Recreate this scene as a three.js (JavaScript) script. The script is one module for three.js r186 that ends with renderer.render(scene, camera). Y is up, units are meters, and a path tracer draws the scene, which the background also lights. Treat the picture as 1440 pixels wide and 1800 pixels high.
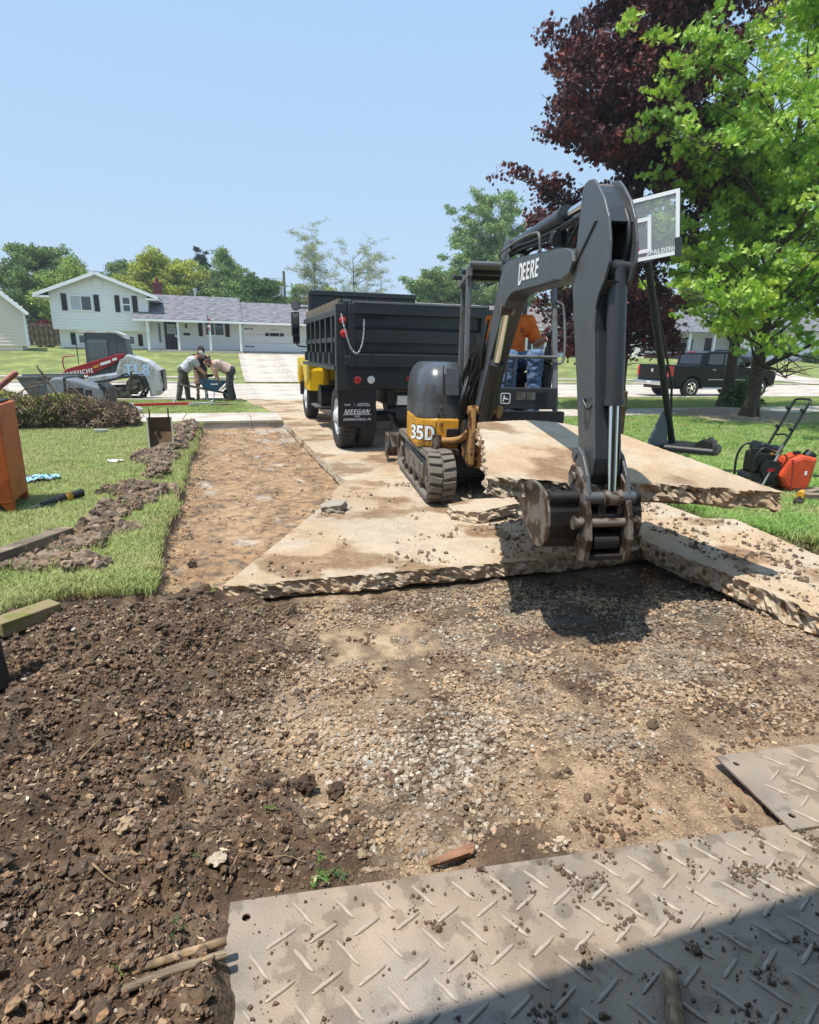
import * as THREE from 'three';
import { mergeGeometries } from 'three/addons/utils/BufferGeometryUtils.js';
import { RoundedBoxGeometry } from 'three/addons/geometries/RoundedBoxGeometry.js';
import { FontLoader } from 'three/addons/loaders/FontLoader.js';
import { TextGeometry } from 'three/addons/geometries/TextGeometry.js';
import { createNoise2D, createNoise3D } from 'simplex-noise';

// ---------- camera, sky, sun, exposure ----------
const scene = new THREE.Scene();
const rad = THREE.MathUtils.degToRad;
const camera = new THREE.PerspectiveCamera(82.3, 819 / 1024, 0.05, 2000);
camera.position.set(0, 1.6, 0);
camera.rotation.set(rad(-15.3), rad(-17.2), rad(1.1), 'YXZ');
const renderer = new THREE.WebGLRenderer({ antialias: true });
renderer.setSize(819, 1024);
renderer.toneMapping = THREE.LinearToneMapping;
renderer.toneMappingExposure = 1.38;
renderer.shadowMap.enabled = true;

const SUN = new THREE.Vector3(-0.57, 1.8, 0.2).normalize();
const sun = new THREE.DirectionalLight(new THREE.Color(1, 0.95, 0.86), 4.25);
sun.position.copy(SUN).multiplyScalar(60);
sun.castShadow = true;
sun.shadow.radius = 1.4;
sun.shadow.mapSize.set(4096, 4096);
Object.assign(sun.shadow.camera, { left: -40, right: 40, top: 40, bottom: -40, near: 1, far: 160 });
scene.add(sun, sun.target);
{ // clear hazy spring sky
  const W = 512, H = 256, d = new Float32Array(W * H * 4);
  for (let r = 0; r < H; r++) {
    const el = ((r + 0.5) / H - 0.5) * Math.PI, sy = Math.sin(el), t = Math.min(1, Math.max(0, sy));
    for (let c = 0; c < W; c++) {
      const az = ((c + 0.5) / W - 0.5) * 2 * Math.PI;
      const cs = Math.cos(az) * Math.cos(el) * SUN.x + sy * SUN.y + Math.sin(az) * Math.cos(el) * SUN.z;
      const glow = 0.35 * Math.pow(Math.max(0, cs), 12) + 0.12 * Math.pow(Math.max(0, cs), 3);
      const k = Math.pow(t, 0.55), o = (r * W + c) * 4;
      d[o] = 0.48 + (0.205 - 0.48) * k + glow; d[o + 1] = 0.6 + (0.39 - 0.6) * k + glow; d[o + 2] = 0.725 + (0.66 - 0.725) * k + glow; d[o + 3] = 1;
    }
  }
  const sky = new THREE.DataTexture(d, W, H, THREE.RGBAFormat, THREE.FloatType);
  sky.mapping = THREE.EquirectangularReflectionMapping; sky.magFilter = THREE.LinearFilter; sky.needsUpdate = true;
  scene.background = sky; scene.environment = sky;
}
scene.fog = new THREE.FogExp2(new THREE.Color(0.72, 0.80, 0.90), 0.0009);

// ---------- helpers ----------
let seed = 12345;
const rnd = () => { seed = (seed + 0x6d2b79f5) | 0; let t = Math.imul(seed ^ (seed >>> 15), 1 | seed); t = (t + Math.imul(t ^ (t >>> 7), 61 | t)) ^ t; return ((t ^ (t >>> 14)) >>> 0) / 4294967296; };
const R = (a, b) => a + (b - a) * rnd();
const gauss = () => (rnd() + rnd() + rnd() + rnd() - 2) * 0.85;
const N2 = createNoise2D(rnd), N3 = createNoise3D(rnd);
const clamp = THREE.MathUtils.clamp, lerp = THREE.MathUtils.lerp;
const ss = (a, b, x) => { const t = clamp((x - a) / (b - a), 0, 1); return t * t * (3 - 2 * t); };
const V = (x, y, z) => new THREE.Vector3(x, y, z);
const lin = (r, g, b) => new THREE.Color().setRGB(r, g, b);
const mix3 = (a, b, t) => [lerp(a[0], b[0], t), lerp(a[1], b[1], t), lerp(a[2], b[2], t)];
const fbm = (x, y, o = 4) => { let s = 0, a = 0.5, f = 1; for (let i = 0; i < o; i++) { s += a * N2(x * f, y * f); f *= 2.03; a *= 0.5; } return s; };

function clean(g) {
  if (g.index) g = g.toNonIndexed();
  for (const k of Object.keys(g.attributes)) if (!['position', 'normal', 'uv', 'color'].includes(k)) g.deleteAttribute(k);
  if (!g.attributes.normal) g.computeVertexNormals();
  return g;
}
function boxUV(g) { // uv in metres, from the side that each face points to
  const p = g.attributes.position, n = g.attributes.normal, uv = new Float32Array(p.count * 2);
  for (let i = 0; i < p.count; i += 3) {
    const ax = Math.abs(n.getX(i)) + Math.abs(n.getX(i + 1)), ay = Math.abs(n.getY(i)) + Math.abs(n.getY(i + 1)), az = Math.abs(n.getZ(i)) + Math.abs(n.getZ(i + 1));
    for (let k = i; k < i + 3; k++) {
      const x = p.getX(k), y = p.getY(k), z = p.getZ(k);
      if (ay >= ax && ay >= az) { uv[k * 2] = x; uv[k * 2 + 1] = z; } else if (ax >= az) { uv[k * 2] = z; uv[k * 2 + 1] = y; } else { uv[k * 2] = x; uv[k * 2 + 1] = y; }
    }
  }
  g.setAttribute('uv', new THREE.BufferAttribute(uv, 2));
  return g;
}
function join(list) {
  list = [].concat(list).map(clean);
  if (list.length > 1 && list.some((g) => g.attributes.color) && !list.every((g) => g.attributes.color)) list.forEach((g) => g.deleteAttribute('color'));
  list.forEach((g) => g.deleteAttribute('uv'));
  return boxUV(list.length > 1 ? mergeGeometries(list) : list[0]);
}
const used = new Map();
const numbered = (n) => { const k = used.get(n) || 0; used.set(n, k + 1); return k ? n + '_' + String(k).padStart(3, '0') : n; };
const shade = (m) => { m.castShadow = m.receiveShadow = true; return m; };
function part(name, geos, mat, parent) { const m = shade(new THREE.Mesh(join(geos), mat)); m.name = name; parent.add(m); return m; }
function part0(name, geo, mat, parent) { const m = shade(new THREE.Mesh(geo, mat)); m.name = name; parent.add(m); return m; } // geometry kept as it is
function tag(o, label, category, group) { o.userData.label = label; o.userData.category = category; if (group) o.userData.group = group; return o; }
function thing(name, label, category, pos = [0, 0, 0], turn = 0, group) {
  const o = new THREE.Group(); o.name = numbered(name); o.position.set(...pos); o.rotation.y = turn; scene.add(o); return tag(o, label, category, group);
}
function solo(name, label, category, geos, mat, pos = [0, 0, 0], turn = 0, group) {
  const o = part(numbered(name), geos, mat, scene); o.position.set(...pos); o.rotation.y = turn; return tag(o, label, category, group);
}
function struct(name, geos, mat) { const o = part(numbered(name), geos, mat, scene); o.userData.kind = 'structure'; return o; }
const place = (g, x, y, z, rx = 0, ry = 0, rz = 0) => g.applyMatrix4(new THREE.Matrix4().compose(V(x, y, z), new THREE.Quaternion().setFromEuler(new THREE.Euler(rx, ry, rz)), V(1, 1, 1)));
const box = (w, h, d, x = 0, y = 0, z = 0, rx = 0, ry = 0, rz = 0) => place(new THREE.BoxGeometry(w, h, d), x, y, z, rx, ry, rz);
const rbox = (w, h, d, x = 0, y = 0, z = 0, r = 0.01, rx = 0, ry = 0, rz = 0, s = 2) => place(new RoundedBoxGeometry(w, h, d, s, Math.min(r, w / 2.01, h / 2.01, d / 2.01)), x, y, z, rx, ry, rz);
const span = (x0, x1, y0, y1, z0, z1, r = 0.008) => rbox(Math.abs(x1 - x0), Math.abs(y1 - y0), Math.abs(z1 - z0), (x0 + x1) / 2, (y0 + y1) / 2, (z0 + z1) / 2, r);
const flat = (x0, x1, y0, y1, z0, z1) => box(Math.abs(x1 - x0), Math.abs(y1 - y0), Math.abs(z1 - z0), (x0 + x1) / 2, (y0 + y1) / 2, (z0 + z1) / 2);
function alignY(g, a, b) { // geometry along +y (centred) laid from a to b
  const d = b.clone().sub(a), q = new THREE.Quaternion().setFromUnitVectors(V(0, 1, 0), d.clone().normalize());
  return g.applyQuaternion(q).translate((a.x + b.x) / 2, (a.y + b.y) / 2, (a.z + b.z) / 2);
}
const arr = (v) => (Array.isArray(v) ? V(...v) : v);
function rod(a, b, r0, r1 = r0, seg = 14) { a = arr(a); b = arr(b); return alignY(new THREE.CylinderGeometry(r1, r0, a.distanceTo(b), seg), a, b); }
function beam(a, b, w, h, r = 0.006) { // box from a to b, h kept in the vertical plane
  a = arr(a); b = arr(b); const L = a.distanceTo(b), g = new RoundedBoxGeometry(w, h, L, 1, Math.min(r, w / 2.1, h / 2.1));
  const m = new THREE.Matrix4().lookAt(b, a, V(0, 1, 0)); m.setPosition((a.x + b.x) / 2, (a.y + b.y) / 2, (a.z + b.z) / 2); return g.applyMatrix4(m);
}
function tube(pts, r, seg = 0, rs = 8, smooth = true) {
  pts = pts.map(arr); const c = smooth ? new THREE.CatmullRomCurve3(pts) : pts.reduce((p, v, i) => { if (i) p.add(new THREE.LineCurve3(pts[i - 1], v)); return p; }, new THREE.CurvePath());
  return new THREE.TubeGeometry(c, seg || pts.length * 6, r, rs, false);
}
function taper(pts, r0, r1, rs = 7, seg = 0) { // tube that narrows
  const g = tube(pts, 1, seg || pts.length * 4, rs), c = new THREE.CatmullRomCurve3(pts.map(arr)), n = seg || pts.length * 4, p = g.attributes.position;
  for (let i = 0; i <= n; i++) {
    const q = c.getPointAt(i / n), r = lerp(r0, r1, i / n);
    for (let k = 0; k <= rs; k++) { const j = i * (rs + 1) + k; p.setXYZ(j, q.x + (p.getX(j) - q.x) * r, q.y + (p.getY(j) - q.y) * r, q.z + (p.getZ(j) - q.z) * r); }
  }
  g.computeVertexNormals(); return g;
}
const shapeOf = (pts) => new THREE.Shape(pts.map((p) => new THREE.Vector2(p[0], p[1])));
function prism(pts, depth, bevel = 0.006, holes = []) { // polygon in xy, from z = 0 to depth
  const s = pts instanceof THREE.Shape ? pts : shapeOf(pts);
  for (const h of holes) s.holes.push(h instanceof THREE.Path ? h : new THREE.Path(h.map((p) => new THREE.Vector2(p[0], p[1]))));
  return new THREE.ExtrudeGeometry(s, { depth: depth - 2 * bevel, bevelEnabled: bevel > 0, bevelSize: bevel, bevelThickness: bevel, bevelOffset: -bevel, bevelSegments: 2, steps: 1, curveSegments: 10 }).translate(0, 0, bevel);
}
// profile given as [z, y], made width wide along x, centred on x0
const profile = (pts, width, x0 = 0, bevel = 0.006) => prism(pts.map((p) => [-p[0], p[1]]), width, bevel).rotateY(Math.PI / 2).translate(x0 - width / 2, 0, 0);
const disc = (cx, cy, r) => { const p = new THREE.Path(); p.absarc(cx, cy, r, 0, Math.PI * 2, true); return p; };
function lathe(pts, seg = 24) { return new THREE.LatheGeometry(pts.map((p) => new THREE.Vector2(p[0], p[1])), seg); }
function colored(g, c) { const n = g.attributes.position.count, a = new Float32Array(n * 3); for (let i = 0; i < n; i++) a.set([c.r, c.g, c.b], i * 3); g.setAttribute('color', new THREE.BufferAttribute(a, 3)); return g; }
const font = await new FontLoader().loadAsync('fonts/droid/droid_sans_bold.typeface.json');
function text(s, size, depth = 0.003, slant = 0, fat = 0) { // lettering centred on the origin in xy
  const g = new TextGeometry(s, { font, size, depth, curveSegments: 3, bevelEnabled: fat > 0, bevelSize: fat, bevelThickness: 0.0005, bevelSegments: 1 });
  g.computeBoundingBox(); const b = g.boundingBox; g.translate(-(b.min.x + b.max.x) / 2, -(b.min.y + b.max.y) / 2, 0);
  if (slant) g.applyMatrix4(new THREE.Matrix4().makeShear(0, 0, slant, 0, 0, 0)); return g;
}
function instanced(name, geo, mat, list, parent, colors) { // list of Matrix4
  const m = new THREE.InstancedMesh(geo, mat, list.length); list.forEach((x, i) => m.setMatrixAt(i, x));
  if (colors) colors.forEach((c, i) => m.setColorAt(i, c));
  m.name = parent === scene ? numbered(name) : name; m.userData.kind = 'stuff'; shade(m); parent.add(m); return m;
}
const M4 = (p, q, s) => new THREE.Matrix4().compose(p, q, typeof s === 'number' ? V(s, s, s) : s);
const Q = (x, y, z) => new THREE.Quaternion().setFromEuler(new THREE.Euler(x, y, z));

// ---------- textures ----------
const hash = (x, y, s) => { let h = Math.imul(x, 374761393) + Math.imul(y, 668265263) + Math.imul(s, 2246822519); h = Math.imul(h ^ (h >>> 13), 1274126177); return ((h ^ (h >>> 16)) >>> 0) / 4294967296; };
function tnoise(u, v, per, s) { // value noise that repeats over the tile
  const x = u * per, y = v * per, ix = Math.floor(x), iy = Math.floor(y), f = x - ix, g = y - iy, a = f * f * (3 - 2 * f), b = g * g * (3 - 2 * g), w = (k) => ((k % per) + per) % per;
  return lerp(lerp(hash(w(ix), w(iy), s), hash(w(ix + 1), w(iy), s), a), lerp(hash(w(ix), w(iy + 1), s), hash(w(ix + 1), w(iy + 1), s), a), b);
}
const tf = (u, v, per, s, o = 4) => { let t = 0, a = 0.5, n = 0; for (let i = 0; i < o; i++) { t += a * tnoise(u, v, per, s + i); n += a; per *= 2; a *= 0.5; } return t / n; };
function tex(size, fn, metres, srgb = true) {
  const d = new Uint8Array(size * size * 4);
  for (let y = 0; y < size; y++) for (let x = 0; x < size; x++) { const c = fn(x / size, y / size, x, y), o = (y * size + x) * 4; for (let k = 0; k < 3; k++) d[o + k] = clamp(c.length ? c[k] : c, 0, 1) * 255; d[o + 3] = 255; }
  const t = new THREE.DataTexture(d, size, size); t.wrapS = t.wrapT = THREE.RepeatWrapping; t.magFilter = THREE.LinearFilter; t.minFilter = THREE.LinearMipmapLinearFilter; t.generateMipmaps = true;
  if (srgb) t.colorSpace = THREE.SRGBColorSpace; t.repeat.set(1 / metres, 1 / metres); t.needsUpdate = true; return t;
}
const grainT = tex(512, (u, v) => 0.86 + 0.28 * (tf(u, v, 6, 3, 5) - 0.5) + 0.16 * (tnoise(u, v, 128, 9) - 0.5), 1.3);           // fine neutral grain
const grimeT = tex(512, (u, v) => { const a = tf(u, v, 4, 21, 5), b = tf(u, v, 16, 31, 4), k = ss(0.5, 0.66, a * 0.6 + b * 0.4); return [lerp(0.95, 0.80, k), lerp(0.95, 0.76, k), lerp(0.95, 0.68, k)]; }, 0.9);
const bumpT = tex(512, (u, v) => 0.5 * tf(u, v, 12, 41, 5) + 0.5 * tnoise(u, v, 170, 47), 0.6, false);
const dirtT = tex(512, (u, v) => { const a = tf(u, v, 10, 51, 5), b = tnoise(u, v, 120, 57), c = tnoise(u, v, 256, 58); const k = 0.64 + 0.5 * a + 0.22 * (b - 0.5) + 0.18 * (c - 0.5); return [k, k * 0.98, k * 0.95]; }, 0.7);
const dirtB = tex(512, (u, v) => 0.55 * tf(u, v, 14, 61, 5) + 0.45 * tnoise(u, v, 140, 67), 0.7, false);
const concT = tex(1024, (u, v) => {
  const a = tf(u, v, 3, 71, 5), b = tf(u, v, 24, 77, 3), s = tnoise(u, v, 400, 78), k = 0.87 + 0.22 * (a - 0.5) + 0.12 * (b - 0.5) + 0.10 * (s - 0.5), st = ss(0.58, 0.7, tf(u, v, 5, 83, 5)) * 0.12;
  return [k - st * 0.6, k - st * 0.85, k - st];
}, 2.6);
const driveT = tex(1024, (u, v) => {
  const a = tf(u, v, 5, 171, 5), b = tf(u, v, 60, 177, 3), s = tnoise(u, v, 480, 178), k = 0.9 + 0.16 * (a - 0.5) + 0.12 * (b - 0.5) + 0.10 * (s - 0.5);
  const soil = ss(0.42, 0.66, tf(u, v, 7, 183, 6)) * 0.7, d = ss(0.5, 0.66, tf(u, v, 12, 187, 6)) * (0.55 + 0.6 * tf(u, v, 200, 189, 2)), w = ss(0.6, 0.7, tf(u, v, 9, 191, 5)) * 0.5, c = mix3([k, k * 0.985, k * 0.96], [k * 0.97, k * 0.89, k * 0.78], soil);
  return mix3(mix3(c, [k * 0.72, k * 0.62, k * 0.52], d), [k * 1.04, k * 1.04, k * 1.04], w);
}, 5.2);
const scuffT = (() => { // scratched and dusty paint
  const S = 1024, c = document.createElement('canvas'); c.width = c.height = S; const x = c.getContext('2d'); x.fillStyle = 'rgb(205,205,205)'; x.fillRect(0, 0, S, S);
  for (let i = 0; i < 260; i++) { const r = R(6, 60); x.fillStyle = `rgba(${rnd() < 0.5 ? '235,228,215' : '150,146,140'},${R(0.03, 0.12)})`; x.beginPath(); x.ellipse(R(0, S), R(0, S), r, r * R(0.3, 1), R(0, 3), 0, 6.3); x.fill(); }
  for (let i = 0; i < 60; i++) { const a = R(0, S), b = R(0, S); for (let k = 0; k < 26; k++) { x.fillStyle = `rgba(226,205,175,${R(0.1, 0.5)})`; x.beginPath(); x.ellipse(a + gauss() * 22, b + gauss() * 16, R(0.8, 4), R(0.8, 3), 0, 0, 6.3); x.fill(); } }
  for (let i = 0; i < 520; i++) { x.strokeStyle = rnd() < 0.6 ? `rgba(255,252,245,${R(0.15, 0.75)})` : `rgba(90,80,70,${R(0.1, 0.45)})`; x.lineWidth = R(0.6, 2.4); const a = R(0, S), b = R(0, S), t = R(0, 6.3), l = R(8, 90); x.beginPath(); x.moveTo(a, b); x.quadraticCurveTo(a + Math.cos(t) * l * 0.5 + R(-6, 6), b + Math.sin(t) * l * 0.5 + R(-6, 6), a + Math.cos(t) * l, b + Math.sin(t) * l); x.stroke(); }
  const t = new THREE.CanvasTexture(c); t.colorSpace = THREE.SRGBColorSpace; t.wrapS = t.wrapT = THREE.RepeatWrapping; t.magFilter = THREE.LinearFilter; t.repeat.set(1 / 1.1, 1 / 1.1); return t;
})();
const streakT = tex(512, (u, v) => { const s = tnoise(u, v * 0.999, 64, 231) * 0.6 + 0.4 * hash(Math.floor(u * 200), Math.floor(v * 3), 8), k = 0.74 + 0.2 * (tf(u, v, 5, 233, 4) - 0.5) + 0.3 * ss(0.72, 0.95, s) * tf(u, v, 4, 237, 3); return [k, k * 0.99, k * 0.97]; }, 1.4);
const barkT = tex(512, (u, v) => { const r = tf(u, v * 0.999, 8, 91, 3); const k = 0.55 + 0.5 * Math.abs(tnoise(u + 0.03 * r, v, 32, 95) - 0.5) + 0.35 * (tf(u, v, 16, 97, 3) - 0.5); return [k, k * 0.95, k * 0.88]; }, 0.8);
const woodT = tex(512, (u, v) => { const k = 0.72 + 0.3 * (tnoise(u, v, 4, 103) - 0.5) + 0.35 * (tf((u * 1) % 1, (v * 1) % 1, 4, 105, 2) - 0.5) + 0.28 * (hash(Math.floor(v * 160), Math.floor(u * 6), 7) - 0.5) * 0.7; return [k, k * 0.97, k * 0.92]; }, 0.5);
const grassT = tex(1024, (u, v) => { const a = tf(u, v, 5, 111, 5), b = tnoise(u, v, 300, 115), c = tnoise(u, v, 130, 116), k = 0.78 + 0.45 * (a - 0.5) + 0.3 * (b - 0.5) + 0.28 * (c - 0.5); return [k, k, k * 0.92]; }, 3.1);
const shingT = tex(512, (u, v) => { const r = Math.floor(v * 16), o = (r % 2) * 0.5, c = Math.floor(u * 8 + o), k = 0.62 + 0.3 * hash(c % 8, r, 5) + 0.2 * (tnoise(u, v, 128, 7) - 0.5); return [k, k, k * 1.02]; }, 2.2);
const sidT = tex(256, (u, v) => { const f = (v * 8) % 1; return 0.35 + 0.65 * f; }, 1.0, false);

// ---------- materials ----------
const mat = (c, rough = 0.6, metal = 0, o = {}) => new THREE.MeshStandardMaterial({ color: c, roughness: rough, metalness: metal, side: THREE.DoubleSide, ...o });
const phys = (c, rough, o = {}) => new THREE.MeshPhysicalMaterial({ color: c, roughness: rough, side: THREE.DoubleSide, ...o });
const X = {
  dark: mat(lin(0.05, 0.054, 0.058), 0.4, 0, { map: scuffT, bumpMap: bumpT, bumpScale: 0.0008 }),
  hood: phys(lin(0.075, 0.08, 0.088), 0.32, { clearcoat: 0.35, clearcoatRoughness: 0.25, map: grimeT }),
  steelGrey: mat(lin(0.16, 0.165, 0.17), 0.5, 0.1, { map: grimeT, bumpMap: bumpT, bumpScale: 0.001 }),
  armGrey: mat(lin(0.15, 0.16, 0.168), 0.42, 0.15, { map: scuffT, bumpMap: bumpT, bumpScale: 0.0012 }),  // lighter copy of the boom and arm paint, sunlight put into the colour
  black: mat(lin(0.012, 0.012, 0.013), 0.5, 0, { map: grainT }),
  gloss: phys(lin(0.004, 0.004, 0.005), 0.22, { specularIntensity: 0.45, clearcoat: 0.12, clearcoatRoughness: 0.05 }),
  rubber: mat(lin(0.19, 0.165, 0.14), 0.95, 0, { map: grimeT, bumpMap: bumpT, bumpScale: 0.003 }),
  tyre: mat(lin(0.035, 0.032, 0.03), 0.9, 0, { map: grimeT, bumpMap: bumpT, bumpScale: 0.002 }),
  yellow: mat(lin(0.72, 0.36, 0.03), 0.45, 0, { map: grimeT }),
  truckYellow: phys(lin(0.83, 0.52, 0.01), 0.35, { clearcoat: 0.4 }),
  rustYellow: mat(lin(0.36, 0.20, 0.08), 0.7, 0.1, { map: tex(512, (u, v) => { const k = ss(0.44, 0.58, tf(u, v, 5, 131, 5)); return [lerp(1, 0.52, k), lerp(0.98, 0.36, k), lerp(0.9, 0.3, k)]; }, 0.5), bumpMap: bumpT, bumpScale: 0.003 }),
  worn: mat(lin(0.20, 0.17, 0.145), 0.55, 0.35, { map: tex(512, (u, v) => { const k = ss(0.4, 0.62, tf(u, v, 6, 141, 5)); return [lerp(1, 0.55, k), lerp(1, 0.46, k), lerp(1, 0.4, k)]; }, 0.4), bumpMap: bumpT, bumpScale: 0.002 }),
  chrome: mat(lin(0.75, 0.75, 0.76), 0.12, 1),
  alu: mat(lin(0.62, 0.63, 0.64), 0.35, 0.8),
  white: mat(lin(0.78, 0.79, 0.80), 0.5, 0, { map: grainT }),
  paintWhite: mat(lin(0.8, 0.8, 0.8), 0.55),
  red: mat(lin(0.42, 0.015, 0.02), 0.4, 0, { map: grainT }),
  redLens: phys(lin(0.5, 0.01, 0.015), 0.15, { clearcoat: 0.8 }),
  whiteLens: phys(lin(0.75, 0.75, 0.74), 0.15, { clearcoat: 0.8 }),
  glassDark: phys(lin(0.012, 0.014, 0.016), 0.06, { clearcoat: 1 }),
  concrete: mat(lin(0.62, 0.50, 0.37), 0.92, 0, { map: concT, bumpMap: bumpT, bumpScale: 0.003 }),
  concretePale: mat(lin(0.62, 0.55, 0.47), 0.92, 0, { map: concT, bumpMap: bumpT, bumpScale: 0.002 }),
  slabV: mat(lin(1, 1, 1), 0.95, 0, { vertexColors: true, map: driveT, bumpMap: bumpT, bumpScale: 0.008 }),
  oldWood: mat(lin(0.36, 0.30, 0.23), 0.9, 0, { map: woodT, bumpMap: woodT, bumpScale: 0.004 }),
  stick: mat(lin(0.72, 0.55, 0.38), 0.85, 0, { map: barkT, bumpMap: barkT, bumpScale: 0.002 }),
  bark: mat(lin(0.21, 0.165, 0.12), 0.95, 0, { map: barkT, bumpMap: barkT, bumpScale: 0.02 }),
};
// ---------- the ground: lawns, dug-out drive, gravel, concrete ----------
const edgeL = (z) => -0.61 + 0.05 * N2(z * 0.9, 3.1) + 0.025 * N2(z * 4, 9.2);
const lawnFront = (x) => -4.1 + 0.16 * ss(-1.05, -1.5, x) + 0.07 * N2(x * 2.2, 5.5) + 0.03 * N2(x * 9, 1.5);
const dLawnL = (x, z) => Math.min(edgeL(z) - x, lawnFront(x) - z);
const dLawnR = (x, z) => x - (4.72 + 0.12 * N2(z * 0.8, 7.7) + 0.04 * N2(z * 3.5, 2.2) + 0.3 * ss(-4.6, -3.4, z));
const CLODS = [[-0.83, -12.7, 0.24, 0.8], [-0.78, -11.2, 0.16, 0.6], [-1.02, -9.2, 0.34, 0.6], [-1.0, -7.05, 0.42, 0.34], [-0.92, -8.0, 0.16, 0.4], [-1.12, -6.15, 0.22, 0.3], [-1.27, -5.15, 0.28, 0.3], [-1.38, -4.75, 0.3, 0.25], [-0.95, -5.5, 0.16, 0.2], [-0.85, -10.2, 0.2, 0.4], [-1.15, -5.65, 0.2, 0.3], [-0.98, -6.6, 0.2, 0.3], [-0.8, -12.0, 0.14, 0.5], [-0.82, -10.7, 0.14, 0.4], [-0.96, -8.5, 0.14, 0.3], [-1.05, -4.6, 0.2, 0.16]];
const clodMask = (x, z) => { let m = 0; for (const [cx, cz, rx, rz] of CLODS) m = Math.max(m, 1 - ((x - cx) / rx) ** 2 - ((z - cz) / rz) ** 2); return m <= 0 ? 0 : ss(0.05, 0.5, m + 0.35 * N2(x * 5, z * 5)); };
const bedAt = (x, z) => ss(0.5, -0.4, x + 0.25 * N2(z * 0.9, 4.4) + 0.2 * N2(x * 2.4, z * 2.4) - 0.18 * ss(-2.4, -1.2, z));
const holes = [[-0.72, -2.55, 0.2, 0.07], [-0.62, -3.0, 0.13, 0.05], [-0.28, -2.05, 0.12, 0.045], [-1.05, -2.2, 0.14, 0.05], [-0.75, -1.25, 0.12, 0.06], [-0.12, -1.62, 0.2, 0.03]];
function H(x, z) {
  const big = 0.022 * N2(x * 1.3, z * 1.3) + 0.012 * N2(x * 3.7 + 9, z * 3.7), fine = 0.009 * N2(x * 11, z * 11) + 0.005 * N2(x * 27, z * 27 + 4);
  let h;
  if (z < -4.05) h = -0.145 + 0.6 * big + 0.55 * fine;
  else {
    const b = bedAt(x, z), rough = 1 + 0.9 * ss(0, 0.5, fbm(x * 1.1 + 7, z * 1.1, 2)), front = lerp(-0.2, -0.135, ss(-3.9, -2.1, z)) + 0.6 * big + 1.05 * rough * fine, bed = -0.065 + 1.9 * big + 2.5 * fine + 0.05 * Math.abs(N2(x * 1.9 + 2, z * 1.9)) + 0.035 * Math.abs(N2(x * 5, z * 5));
    h = lerp(front, bed, b);
    for (const [cx, cz, r, d] of holes) h -= d * ss(1, 0.2, Math.hypot((x - cx) / r, (z - cz) / r) + 0.3 * N2(x * 6, z * 6));
    const pan = Math.min(ss(0.42, 0.5, x) * ss(1.22, 1.12, x), ss(-3.52, -3.46, z) * ss(-2.98, -3.1, z));
    h = lerp(h, -0.2 + 0.2 * fine, pan);
    if (z > -1.62) h = lerp(h, Math.min(h, -0.124), ss(-0.16, -0.05, x) * ss(-1.66, -1.6, z));
    if (x > 1.75 && z > -1.85) h = Math.min(h, -0.124);
    if (z < -3.7) h = lerp(h, -0.145 + 0.6 * big, ss(-3.7, -4.05, z) * (1 - b));
  }
  if (x > 4.0 && z < -3) h = Math.min(h, -0.1);
  const c = clodMask(x, z);
  const wL = ss(-0.05, 0.012, dLawnL(x, z)), wR = ss(-0.06, 0.03, dLawnR(x, z));
  const lawn = -0.004 + 0.3 * big + c * (0.055 + 2.2 * big + 2.4 * fine) - 0.02 * ss(0.14, 0, dLawnL(x, z));
  return Math.max(lerp(h, lawn, wL), lerp(-1, -0.004 + 0.3 * big, wR) * (wR > 0 ? 1 : 9));
}
const cTan = [0.42, 0.285, 0.17], cOr = [0.37, 0.235, 0.13], cGrav = [0.2, 0.145, 0.097], cDark = [0.08, 0.048, 0.03], cWetShade = [0.12, 0.1, 0.082], cPale = [0.5, 0.45, 0.39], cGrass = [0.2, 0.235, 0.08], cCut = [0.15, 0.105, 0.066];
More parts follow.
